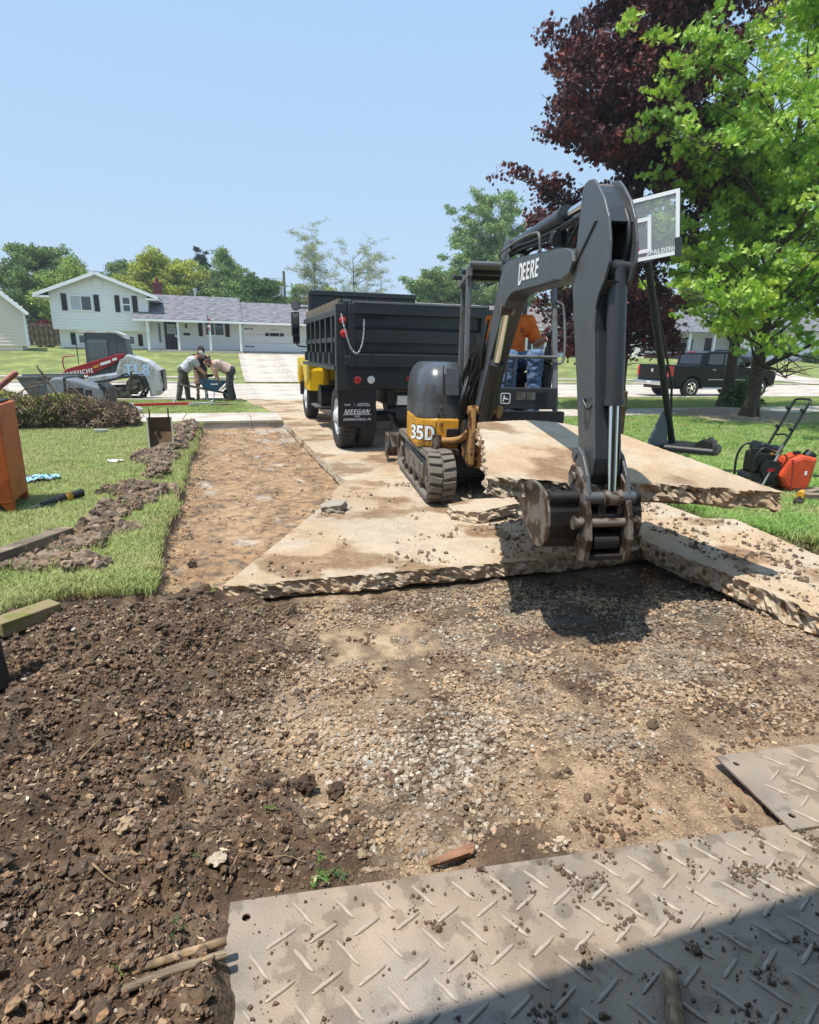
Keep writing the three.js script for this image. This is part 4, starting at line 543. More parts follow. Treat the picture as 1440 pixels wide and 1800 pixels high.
// ---------- dump truck, tail towards the excavator ----------
{
  const T = thing('dump_truck', 'black dump truck with yellow cab parked on the drive, tailgate towards the excavator', 'truck', [2.95, 0, -9.9], 0);
  X.bed = phys(lin(0.028, 0.032, 0.038), 0.4, { clearcoat: 0.3, clearcoatRoughness: 0.3, map: streakT, bumpMap: bumpT, bumpScale: 0.0015 });
  const bed = part('dump_body', [span(-1.18, 1.18, 1.3, 1.36, -3.35, 0.6, 0.01), span(-1.22, -1.16, 1.33, 2.2, -3.35, 0.62, 0.01), span(1.16, 1.22, 1.33, 2.2, -3.35, 0.62, 0.01), span(-1.2, 1.2, 1.33, 2.25, -3.4, -3.33, 0.01)], X.bed, T);
  for (let i = 0; i < 6; i++) { const z = 0.1 - i * 0.62; for (const s of [-1, 1]) part('side_stake', [profile([[z, 1.4], [z, 2.18], [z - 0.1, 2.18], [z - 0.1, 1.4]], 0.07, s * 1.25, 0.01), profile([[z + 0.03, 1.38], [z, 1.56], [z - 0.1, 1.56], [z - 0.13, 1.38]], 0.12, s * 1.27, 0.01)], X.bed, bed); }
  for (const s of [-1, 1]) { part('side_rail', [span(s * 1.3, s * 1.18, 2.12, 2.22, -3.35, 0.6, 0.012), span(s * 1.27, s * 1.2, 1.72, 1.8, -3.35, 0.55, 0.01), profile([[0.6, 1.3], [0.6, 1.36], [-3.35, 1.36], [-3.35, 1.3]], 0.2, s * 1.24)], X.bed, bed); part('side_board', span(s * 1.255, s * 1.2, 2.225, 2.36, -3.3, 0.5, 0.006), X.oldWood, bed); }
  for (const s of [-1, 1]) part('corner_post', [span(s * 1.32, s * 1.14, 1.0, 2.28, 0.55, 0.69, 0.012), rod([s * 1.2, 2.3, 0.62], [s * 1.08, 2.3, 0.62], 0.05), span(s * 1.2, s * 1.1, 1.38, 1.52, 0.69, 0.75, 0.012)], X.bed, bed);
  const tg = part('tailgate', [span(-1.13, 1.13, 1.36, 2.2, 0.62, 0.66, 0.006)], X.bed, T);
  part('tailgate_rim', [span(-1.13, 1.13, 2.14, 2.29, 0.64, 0.75, 0.012)], X.bed, tg); part('rim_cap', span(-1.05, 1.13, 2.293, 2.325, 0.62, 0.76, 0.004), X.steelGrey, tg);
  for (const y of [1.36, 1.73]) part('tailgate_rib', prism([[0.02, 0], [0.02, 0.26], [-0.085, 0.18], [-0.085, 0]], 2.1, 0.006).rotateY(Math.PI / 2).translate(-1.05, y, 0.64).applyMatrix4(new THREE.Matrix4().makeScale(1, 1, 1)), X.bed, tg);
  for (const x of [-1.09, 1.09]) part('tailgate_end', span(x - 0.05, x + 0.05, 1.36, 2.25, 0.65, 0.74, 0.01), X.bed, tg);
  part('handle', tube([[-0.85, 2.08, 0.66], [-0.8, 2.1, 0.7], [-0.6, 2.1, 0.7], [-0.55, 2.08, 0.66]], 0.012, 20), X.black, tg);
  const ap = part('rear_apron', [span(-1.16, 1.16, 1.02, 1.31, 0.55, 0.62, 0.01)], X.bed, T);
  lamp(ap, -0.98, 1.16, 0.625, 0.062, X.redLens); lamp(ap, -0.76, 1.16, 0.625, 0.062, X.whiteLens); lamp(ap, -0.14, 1.18, 0.625, 0.035, X.redLens); lamp(ap, 0.0, 1.18, 0.625, 0.035, X.redLens); lamp(ap, 0.98, 1.16, 0.625, 0.062, X.redLens);
  lamp(bed, -1.22, 2.04, 0.7, 0.055, X.redLens); lamp(bed, -1.2, 1.85, 0.7, 0.062, X.redLens); lamp(bed, 1.22, 2.04, 0.7, 0.055, X.redLens);
  { const pts = new THREE.CatmullRomCurve3([[-1.25, 2.12, 0.76], [-1.2, 1.9, 0.78], [-1.1, 1.62, 0.78], [-1.02, 1.56, 0.78], [-0.95, 1.66, 0.78], [-0.91, 1.85, 0.77], [-0.9, 2.05, 0.76]].map(arr)), g = []; for (let i = 0; i < 34; i++) { const p = pts.getPointAt((i + 0.5) / 34), d = pts.getTangentAt((i + 0.5) / 34); const l = new THREE.TorusGeometry(0.016, 0.0055, 6, 12).scale(0.75, 1.35, 1).rotateY(i % 2 ? 1.2 : 0.2); g.push(l.applyQuaternion(new THREE.Quaternion().setFromUnitVectors(V(0, 1, 0), d)).translate(p.x, p.y, p.z)); } part('chain', g, X.alu, tg); part('chain', g.map((x) => x.clone().scale(-1, 1, 1)), X.alu, tg); }
  // headboard with cab guard
  part('cab_guard', [span(-1.15, 1.2, 2.2, 2.78, -3.42, -3.36, 0.01), span(-1.15, 1.2, 2.72, 2.82, -3.46, -3.3, 0.012), span(-1.15, 1.2, 2.76, 2.81, -4.5, -3.42, 0.01), span(-1.18, -1.1, 2.1, 2.8, -3.5, -3.34, 0.01), span(0.02, 0.1, 2.2, 2.83, -3.45, -3.33, 0.01)], X.bed, T);
  // chassis, axle
  part('chassis', [span(-0.45, -0.36, 0.75, 1.0, -6.2, 0.5, 0.01), span(0.36, 0.45, 0.75, 1.0, -6.2, 0.5, 0.01), span(-0.45, 0.45, 0.8, 0.95, 0.3, 0.42, 0.01), span(-0.6, 0.6, 0.98, 1.28, -3.3, 0.4, 0.02)], X.black, T);
  const ax = part('rear_axle', [rod([-0.7, 0.52, 0], [0.7, 0.52, 0], 0.09, 0.09, 16), new THREE.SphereGeometry(0.24, 18, 12).scale(1, 1, 0.9).translate(0, 0.52, 0.02), span(-0.35, -0.2, 0.6, 0.95, -0.1, 0.1, 0.02), span(0.2, 0.35, 0.6, 0.95, -0.1, 0.1, 0.02)], X.black, T);
  part('licence_plate', [box(0.3, 0.15, 0.006, -0.12, 0.82, 0.44)], X.paintWhite, ax); part('hitch', [span(-0.3, 0.3, 0.52, 0.72, 0.36, 0.46, 0.02), tube([[-0.42, 0.6, 0.45], [-0.36, 0.48, 0.48], [-0.38, 0.38, 0.46]], 0.025, 16), rod([-0.42, 0.66, 0.4], [-0.3, 0.66, 0.5], 0.03)], X.dark, ax);
  for (const s of [-1, 1]) { wheel(T, s * 1.09, 0.52, 0, 0.52, 0.27, X.white, s, 0, true); wheel(T, s * 0.76, 0.52, 0, 0.52, 0.27, X.white, s, 0, true); }
  for (const s of [-1, 1]) {
    const f = part('mud_flap', [rbox(0.62, 0.62, 0.012, s * 0.98, 0.73, 0.6, 0.004), span(s * 1.2, s * 0.7, 1.0, 1.06, 0.55, 0.6)], X.black, T);
    const at = (g, dx, y) => g.translate(s * 0.98 + dx, y, 0.607);
    const oval = (w, h) => { const e = new THREE.Shape(); e.absellipse(0, 0, w, h, 0, 6.2832); const i = new THREE.Path(); i.absellipse(0, 0, w * 0.9, h * 0.84, 0, 6.2832); e.holes.push(i); return prism(e, 0.002, 0); };
    part('flap_lettering', [at(text('MEEGAN', 0.072, 0.002, 0.28), 0, 0.66), at(box(0.46, 0.008, 0.002), 0, 0.613), at(text('CONNELLSVILLE, PA', 0.034, 0.002, 0.28), 0, 0.535), at(oval(0.075, 0.032), 0, 0.588), at(text('Ford', 0.028, 0.002, 0.3), 0, 0.588), at(oval(0.085, 0.034), -0.16, 0.77), at(text('Ford', 0.03, 0.002, 0.3), -0.16, 0.77), at(text('COMMERCIAL', 0.02, 0.002), 0.1, 0.785), at(text('VEHICLE CENTER', 0.02, 0.002), 0.1, 0.757), at(box(0.003, 0.06, 0.002), -0.05, 0.77)], X.paintWhite, f);
  }
  // tank, steps, cab
  part('air_tank', [rod([-1.05, 0.62, -2.9], [-0.5, 0.62, -2.9], 0.26, 0.26, 24), rod([-1.06, 0.62, -2.9], [-1.02, 0.62, -2.9], 0.27, 0.27, 24)], X.black, T); part('fuel_tank', [rbox(0.55, 0.5, 1.2, 0.8, 0.62, -2.6, 0.1)], X.dark, T);
  part('step', [span(-1.18, -0.75, 0.42, 0.46, -3.35, -2.6)], X.steelGrey, T);
  const cab = part('cab', [profile([[-3.55, 0.95], [-3.55, 2.55], [-3.75, 2.68], [-4.9, 2.64], [-5.15, 2.1], [-5.2, 1.1], [-5.2, 0.95]], 2.1, 0.05, 0.05)], X.truckYellow, T);
  part('bonnet', [profile([[-5.2, 0.9], [-5.2, 1.75], [-6.3, 1.5], [-6.55, 1.3], [-6.55, 0.7], [-5.2, 0.7]], 1.7, 0.05, 0.06)], X.truckYellow, cab);
  for (const s of [-1, 1]) { part('fender', [profile([[-3.5, 0.72], [-3.52, 1.15], [-3.62, 1.36], [-4.05, 1.46], [-5.4, 1.44], [-5.5, 0.9], [-5.2, 0.75], [-5.15, 1.0], [-4.9, 1.22], [-4.4, 1.22], [-4.15, 0.98], [-4.1, 0.72]], 0.5, s * 0.98, 0.05)], X.truckYellow, cab); wheel(T, s * 1.02, 0.52, -4.62, 0.52, 0.28, X.white, s, 0, true); part('side_glass', [flat(s * 1.0 + 0.05, s * 1.01 + 0.05, 1.8, 2.45, -4.9, -3.9)], X.glassDark, cab); }
  part('rear_glass', [flat(-0.7, 0.8, 1.85, 2.4, -3.545, -3.54)], X.glassDark, cab); part('windscreen', [flat(-0.85, 0.95, 1.85, 2.5, -5.06, -5.05)], X.glassDark, cab);
  part('marker_lamp', [rbox(0.1, 0.12, 0.06, -1.13, 1.48, -3.55, 0.02)], X.redLens, cab); part('marker_box', [rbox(0.16, 0.18, 0.08, -1.1, 1.5, -3.62, 0.02), span(-1.32, -1.24, 0.6, 0.9, -4.2, -4.1, 0.01)], X.black, cab);
  const mi = part('door_mirror', [rbox(0.17, 0.5, 0.12, -1.46, 2.13, -3.5, 0.03), rbox(0.15, 0.2, 0.1, -1.45, 1.82, -3.48, 0.03), lathe([[0.0, 0.03], [0.085, 0.02], [0.1, 0], [0.0, -0.05]], 20).rotateX(Math.PI / 2).translate(-1.44, 2.5, -3.45)], X.black, T);
  part('mirror_glass', [rod([-1.44, 2.5, -3.43], [-1.44, 2.5, -3.415], 0.082, 0.082, 20), box(0.12, 0.15, 0.006, -1.45, 1.82, -3.425), box(0.13, 0.44, 0.006, -1.46, 2.13, -3.436)], mat(lin(0.25, 0.25, 0.26), 0.03, 1), mi);
  part('mirror_arm', [tube([[-1.44, 2.46, -3.5], [-1.3, 2.47, -3.55], [-1.0, 2.48, -3.7]], 0.016, 16), tube([[-1.45, 1.72, -3.5], [-1.4, 1.68, -3.52], [-1.0, 1.66, -3.75]], 0.016, 16)], X.black, mi);
}
// ---------- side-on car body from a profile in [x, y]; nose to +x ----------
function carGeo(pts, arches, width, bevel = 0.05) { const s = shapeOf(pts); return prism(s, width, bevel); }
{ // pickup in the street
  const T = thing('pickup_truck', 'glossy black crew cab pickup parked in the street behind the maple trunks', 'pickup truck', [17.35, -0.06, -22.55], 0.02);
  const arch = (cx, r) => { const o = []; for (let i = 0; i <= 12; i++) { const a = Math.PI - (i / 12) * Math.PI; o.push([cx + Math.cos(a) * r, 0.42 + Math.max(0, Math.sin(a)) * r]); } return o; };
  const lower = [[0.12, 0.55], ...arch(1.28, 0.47), [1.8, 0.42], [4.5, 0.42], ...arch(5.0, 0.47), [5.5, 0.45], [5.82, 0.55], [5.86, 0.95], [5.74, 1.14], [5.2, 1.22], [4.4, 1.26], [2.05, 1.32], [0.1, 1.34], [0.06, 0.95]].slice().reverse();
  const body = part('body', [carGeo(lower, [], 1.98, 0.05)], X.gloss, T);
  const cabP = [[1.92, 1.3], [2.02, 1.84], [2.25, 1.92], [3.55, 1.93], [3.85, 1.87], [4.5, 1.28]];
  const cab = part('cab', [prism(cabP, 1.62, 0.08).translate(0, 0, 0.18)], X.gloss, T);
  const pane = (name, pts) => part(name, [prism(pts, 1.66, 0.004).translate(0, 0, 0.16)], X.glassDark, cab);
  part('side_window', [prism([[2.16, 1.38], [2.2, 1.78], [2.95, 1.82], [2.95, 1.36]], 0.02, 0.004).translate(0, 0, 1.785)], X.glassDark, cab); part('side_window', [prism([[3.05, 1.36], [3.05, 1.83], [3.62, 1.82], [3.82, 1.72], [4.2, 1.36]], 0.02, 0.004).translate(0, 0, 1.785)], phys(lin(0.05, 0.08, 0.07), 0.05, { clearcoat: 1 }), cab);
  part('rear_window', [box(0.01, 0.4, 1.2, 1.965, 1.58, 0.99, 0, 0, -0.18)], X.glassDark, cab);
  part('tailgate', [span(0.02, 0.09, 0.72, 1.3, 0.2, 1.78, 0.02)], X.gloss, body); part('emblem', [rbox(0.012, 0.14, 0.12, 0.015, 1.1, 0.99, 0.03), rbox(0.012, 0.05, 0.2, 0.015, 1.0, 1.6, 0.01)], X.chrome, body);
  part('bumper', [span(-0.1, 0.12, 0.5, 0.68, 0.05, 1.93, 0.05)], X.chrome, body); part('licence_plate', [span(-0.11, -0.1, 0.52, 0.66, 0.85, 1.13)], X.white, body); part('front_bumper', [span(5.76, 5.94, 0.45, 0.68, 0.08, 1.9, 0.05)], X.chrome, body);
  part('tail_lamp', [span(0.05, 0.28, 0.85, 1.28, 1.86, 1.99, 0.03)], X.redLens, body); part('tail_lamp', [span(0.05, 0.28, 0.85, 1.28, -0.01, 0.12, 0.03)], X.redLens, body); part('headlamp', [span(5.55, 5.85, 0.88, 1.1, 1.75, 1.97, 0.05)], X.whiteLens, body);
  part('brake_light', [span(1.93, 1.97, 1.85, 1.89, 0.8, 1.2)], X.redLens, cab);
  for (const x of [2.35, 3.3]) part('door_handle', [rbox(0.18, 0.035, 0.03, x, 1.16, 1.99, 0.01)], X.chrome, body); part('side_trim', [span(2.1, 4.4, 0.74, 0.765, 1.975, 1.99, 0.004)], X.chrome, body); part('running_board', [span(1.85, 4.45, 0.36, 0.42, 1.85, 2.02, 0.02)], X.alu, body);
  part('door_seam', [flat(2.98, 2.985, 0.5, 1.32, 1.98, 1.983), flat(2.1, 2.105, 0.5, 1.32, 1.98, 1.983), flat(4.2, 4.205, 0.55, 1.26, 1.98, 1.983)], X.black, body); part('mirror', [rbox(0.1, 0.22, 0.2, 4.15, 1.4, 1.98, 0.04)], X.gloss, body);
  part('underbody', [span(0.3, 5.6, 0.35, 0.6, 0.2, 1.75)], X.black, body);
  for (const x of [1.28, 5.0]) for (const s of [0, 1]) { const w = new THREE.Group(); w.name = 'wheel'; w.position.set(x, 0.4, s ? 1.86 : 0.12); w.rotation.y = s ? -Math.PI / 2 : Math.PI / 2; T.add(w); wheel(w, 0, 0, 0, 0.4, 0.27, X.chrome, 1, 5); }
}
{ // suv on the far drive
  const T = thing('suv', 'dark family car parked on the far drive beyond the pickup', 'car', [37.7, 0.62, -40.2], 0.25);
  const body = part('body', [prism([[0.05, 0.4], [4.6, 0.4], [4.7, 0.75], [4.5, 0.95], [3.7, 1.05], [0.2, 1.1], [0, 0.8]], 1.85, 0.08)], X.gloss, T); const gh = part('greenhouse', [prism([[0.15, 1.05], [0.35, 1.6], [0.7, 1.7], [2.6, 1.7], [3.0, 1.6], [3.75, 1.04]], 1.5, 0.1).translate(0, 0, 0.18)], X.gloss, T);
  for (const [a, b] of [[0.4, 1.2], [1.28, 2.1], [2.18, 3.3]]) part('window', [prism([[a, 1.1], [a + 0.08, 1.58], [Math.min(b, 2.85), 1.58], [b, 1.1]], 0.02, 0.004).translate(0, 0, 1.68)], phys(lin(0.1, 0.13, 0.16), 0.05, { clearcoat: 1 }), gh); part('windscreen', [box(0.02, 0.7, 1.25, 3.42, 1.34, 0.93, 0, 0, 0.92)], phys(lin(0.2, 0.24, 0.28), 0.05, { clearcoat: 1 }), gh);
  part('roof_rail', [rod([0.6, 1.75, 1.55], [2.6, 1.75, 1.55], 0.02)], X.alu, gh); part('headlamp', [span(4.45, 4.68, 0.72, 0.88, 1.5, 1.82, 0.03)], X.whiteLens, body);
  for (const x of [0.95, 3.75]) for (const s of [0, 1]) { const w = new THREE.Group(); w.name = 'wheel'; w.position.set(x, 0.34, s ? 1.74 : 0.11); w.rotation.y = s ? -Math.PI / 2 : Math.PI / 2; T.add(w); wheel(w, 0, 0, 0, 0.34, 0.22, X.alu, 1, 5); }
}
// ---------- compact track loader by the kerb, nose to -x ----------
{
  X.loader = mat(lin(0.55, 0.56, 0.57), 0.5, 0, { map: grimeT }); X.cabGrey = mat(lin(0.09, 0.105, 0.115), 0.5, 0, { map: grainT });
  const T = thing('track_loader', 'white and red compact track loader with grey cab parked in the street', 'loader', [-3.35, -0.06, -21.0], 0);
  const tp = (r, c, n = 40) => { const o = []; for (let i = 0; i < n; i++) { const a = (i / n) * Math.PI * 2; o.push([c[0] + Math.cos(a) * r, c[1] + Math.sin(a) * r]); } return o; };
  for (const z of [0.7, -0.75]) {
    const belt = [[-1.15, 0.3], [-1.02, 0.06], [-0.85, 0], [0.55, 0], [0.72, 0.05], [0.98, 0.5], [0.92, 0.72], [0.7, 0.82], [0.45, 0.78], [-1.0, 0.5], [-1.12, 0.42]], inn = belt.map(([x, y]) => { const dx = x + 0.05, dy = y - 0.38; return [x - dx * 0.07, y - dy * 0.16]; });
    const tr = part('track', [prism(belt, 0.32, 0.01, [inn]).translate(0, 0, z - 0.16)], X.tyre, T); const lug = box(0.05, 0.03, 0.32); for (let i = 0; i < belt.length; i++) { const a = belt[i], b = belt[(i + 1) % belt.length], L = Math.hypot(b[0] - a[0], b[1] - a[1]), n = Math.max(1, Math.round(L / 0.13)); for (let k = 0; k < n; k++) { const m = part0('tread_lug', lug, X.tyre, tr); m.position.set(lerp(a[0], b[0], k / n), lerp(a[1], b[1], k / n), z); m.rotation.z = Math.atan2(b[1] - a[1], b[0] - a[0]); } }
    part('sprocket', [rod([0.62, 0.5, z - 0.12], [0.62, 0.5, z + 0.12], 0.24, 0.24, 20), rod([0.62, 0.5, z - 0.17], [0.62, 0.5, z + 0.17], 0.11, 0.11, 16)], X.worn, tr); part('track_frame', [prism([[-0.9, 0.12], [0.5, 0.12], [0.4, 0.45], [-0.85, 0.4]], 0.2, 0.02).translate(0, 0, z - 0.1)], X.worn, tr);
  }
  const body = part('body', [prism([[-0.7, 0.45], [-0.7, 0.75], [0.1, 0.85], [0.25, 1.3], [0.5, 1.42], [1.05, 1.22], [1.36, 0.95], [1.42, 0.45], [1.3, 0.18], [1.02, 0.14], [1.0, 0.5], [0.9, 0.8], [0.6, 0.9], [0.3, 0.8], [0.0, 0.62], [-0.4, 0.5]], 1.36, 0.04).translate(0, 0, -0.68)], X.loader, T);
  part('rear_grille', [span(1.36, 1.44, 0.3, 0.95, -0.5, 0.5)], X.black, body); part('tail_lamp', [span(1.2, 1.3, 1.1, 1.16, 0.5, 0.6)], X.whiteLens, body);
  part('body_lettering', [text('TL8', 0.3, 0.004).scale(1.1, 1, 1).translate(0.72, 0.97, 0.683), flat(0.35, 1.1, 0.78, 0.8, 0.68, 0.685)], mat(lin(0.5, 0.68, 0.86), 0.5), body);
  const cab = part('cab', [prism([[-0.72, 0.75], [-0.7, 2.0], [-0.65, 2.06], [0.2, 2.04], [0.42, 1.9], [0.52, 1.3], [0.4, 0.75]], 0.98, 0.03).translate(0, 0, -0.49)], X.cabGrey, T); part('roof', [prism([[-0.86, 2.02], [-0.86, 2.08], [0.2, 2.1], [0.4, 2.0], [0.46, 1.88], [0.4, 1.9], [0.2, 2.03]], 1.04, 0.015).translate(0, 0, -0.52)], X.loader, cab);
  part('side_window', [prism([[-0.62, 1.05], [-0.62, 1.84], [-0.08, 1.84], [-0.08, 1.05]], 0.012, 0.002).translate(0, 0, 0.485)], phys(lin(0.1, 0.14, 0.135), 0.08, { clearcoat: 1 }), cab); part('window_bars', Array.from({ length: 7 }, (_, i) => flat(-0.6 + i * 0.085, -0.592 + i * 0.085, 1.05, 1.84, 0.498, 0.505)).concat(Array.from({ length: 8 }, (_, i) => flat(-0.62, -0.08, 1.1 + i * 0.09, 1.107 + i * 0.09, 0.498, 0.505))), X.cabGrey, cab); part('rear_side_window', [prism([[0.0, 1.2], [0.0, 1.78], [0.16, 1.78], [0.2, 1.2]], 0.012, 0.002).translate(0, 0, 0.485)], X.glassDark, cab);
  for (const z of [-0.62, 0.62]) part('lift_arm', prism([[0.4, 1.32], [0.42, 1.44], [0.2, 1.42], [-0.75, 1.12], [-1.2, 0.98], [-1.55, 0.72], [-1.7, 0.3], [-1.5, 0.25], [-1.35, 0.6], [-1.05, 0.75], [-0.6, 0.8], [-0.1, 1.05]], 0.12, 0.015).translate(0, 0, z - 0.06), X.red, T);
  part('arm_lettering', [text('TAKEUCHI', 0.13, 0.003, 0.1).rotateZ(0.18).translate(-0.95, 0.86, 0.683)], X.paintWhite, T.children.at(-1)); part('arm_sticker', [prism([[-0.3, 1.07], [-0.3, 1.15], [0.0, 1.25], [0.0, 1.17]], 0.003, 0).translate(0, 0, 0.683), prism([[0.05, 1.22], [0.05, 1.29], [0.18, 1.33], [0.18, 1.25]], 0.003, 0).translate(0, 0, 0.683)], X.paintWhite, T.children.at(-1)); part('arm_sticker', [prism([[-0.5, 0.99], [-0.5, 1.07], [-0.34, 1.12], [-0.34, 1.04]], 0.003, 0).translate(0, 0, 0.683)], X.yellow, T.children.at(-1));
  part('lift_cylinder', [rod([-0.5, 0.75, 0.6], [0.3, 0.88, 0.6], 0.05), rod([-0.9, 0.68, 0.6], [-0.5, 0.75, 0.6], 0.03)], X.alu, T); part('grab_rail', tube([[-1.15, 0.9, 0.55], [-1.3, 0.95, 0.55], [-1.3, 1.3, 0.55], [-1.0, 1.35, 0.55]], 0.018, 30), X.red, T); part('mirror_pole', rod([-0.92, 1.1, 0.5], [-0.92, 2.0, 0.5], 0.012), X.black, T);
  // bucket standing on the kerb in front of it
  const b = solo('loader_bucket', 'wide dark grey steel loader bucket lying behind the brush pile', 'bucket', [prism([[0, 0.64], [0.35, 0.2], [0.55, 0.02], [1.6, 0.0], [1.7, 0.64]], 0.03, 0.006), prism([[0, 0.6], [0, 0.64], [1.7, 0.66], [1.7, 0.6]], 0.12, 0.006), span(0.5, 1.6, 0, 0.03, -0.7, 0), span(1.0, 1.7, 0.02, 0.6, -0.72, -0.68), prism([[0, 0.6], [0, 0.66], [1.7, 0.68], [1.7, 0.6]], 0.06, 0.006).translate(0, 0, -0.7)], X.steelGrey, [-5.1, 0.0, -17.4], 0.05); b.scale.set(0.85, 1.28, 1);
  const h = thing('machine_cover', 'grey machine cover with dark rectangular openings, half buried in the brush pile', 'machine cover', [-3.55, 0, -17.0], -0.1); h.scale.set(0.7, 0.95, 0.8);
  const sh = part('shell', [prism([[-1.0, 0.1], [-0.95, 0.72], [-0.75, 0.86], [-0.25, 0.84], [0.75, 0.62], [0.95, 0.5], [0.95, 0.1]], 0.9, 0.05).translate(0, 0, -0.45)], mat(lin(0.24, 0.26, 0.28), 0.45, 0.2, { map: grainT }), h);
  part('opening', [span(-0.3, 0.22, 0.42, 0.62, 0.44, 0.455, 0.01)], X.black, sh); part('opening', [span(0.27, 0.5, 0.4, 0.56, 0.44, 0.455, 0.01)], X.black, sh); part('strap', [prism([[-0.42, 0.3], [-0.4, 0.87], [-0.33, 0.87], [-0.35, 0.3]], 0.94, 0.01).translate(0, 0, -0.47)], X.black, sh); part('bracket', [prism([[0.88, 0.0], [0.88, 0.55], [0.7, 0.7], [0.76, 0.74], [1.0, 0.6], [1.02, 0.0]], 0.96, 0.01).translate(0, 0, -0.48)], X.black, sh);
}
// ---------- houses across the street ----------
X.siding = mat(lin(0.82, 0.83, 0.84), 0.6, 0, { bumpMap: sidT, bumpScale: 0.012 }); X.sidingPlain = mat(lin(0.8, 0.8, 0.8), 0.65);
X.roof = mat(lin(0.27, 0.265, 0.275), 0.95, 0, { map: shingT, bumpMap: shingT, bumpScale: 0.01 }); X.shutter = mat(lin(0.012, 0.01, 0.012), 0.6); X.trim = mat(lin(0.8, 0.81, 0.82), 0.5);
X.brick = mat(lin(0.23, 0.06, 0.045), 0.9, 0, { map: grainT }); X.pane = phys(lin(0.03, 0.035, 0.04), 0.05, { clearcoat: 1 }); X.blind = mat(lin(0.42, 0.47, 0.5), 0.5);
const roofSlope = (a, b, c, d, th = 0.12) => { // four corners anticlockwise from above, given thickness
  const q = [a, b, c, d].map(arr), lo = q.map((v) => v.clone().setY(v.y - th)), P = []; const f = (a, b, c, d) => { for (const v of [a, b, c, a, c, d]) P.push(v.x, v.y, v.z); };
  f(...q); f(lo[3], lo[2], lo[1], lo[0]); for (let i = 0; i < 4; i++) f(q[i], lo[i], lo[(i + 1) % 4], q[(i + 1) % 4]); const g = new THREE.BufferGeometry(); g.setAttribute('position', new THREE.Float32BufferAttribute(P, 3)); g.computeVertexNormals(); return g; };
function windowAt(h, x0, x1, y0, y1, z, mull = 'v', blind = 0) { const t = 0.09, w = part('window', [flat(x0 - t, x1 + t, y1, y1 + t, z, z + 0.05), flat(x0 - t, x1 + t, y0 - t, y0, z, z + 0.07), flat(x0 - t, x0, y0, y1, z, z + 0.05), flat(x1, x1 + t, y0, y1, z, z + 0.05), mull === 'v' ? flat((x0 + x1) / 2 - 0.03, (x0 + x1) / 2 + 0.03, y0, y1, z, z + 0.04) : flat(x0, x1, (y0 + y1) / 2 - 0.04, (y0 + y1) / 2 + 0.04, z, z + 0.04)], X.trim, h); if (mull === 'v') { part('pane', flat(x0, (x0 + x1) / 2 - 0.03, y0, y1, z, z + 0.02), blind ? X.blind : X.pane, w); part('pane', flat((x0 + x1) / 2 + 0.03, x1, y0, y1, z, z + 0.02), X.pane, w); } else { part('pane', flat(x0, x1, y0, (y0 + y1) / 2 - 0.04, z, z + 0.02), X.pane, w); part('pane', flat(x0, x1, (y0 + y1) / 2 + 0.04, y1, z, z + 0.02), X.pane, w); } return w; }
const shutterAt = (h, x0, x1, y0, y1, z) => part('shutter', [flat(x0, x1, y0, y1, z, z + 0.03), ...Array.from({ length: 7 }, (_, i) => box(x1 - x0 - 0.06, (y1 - y0) / 10, 0.02, (x0 + x1) / 2, y0 + (y1 - y0) * (i + 0.8) / 8, z + 0.032, 0.4))], X.shutter, h);
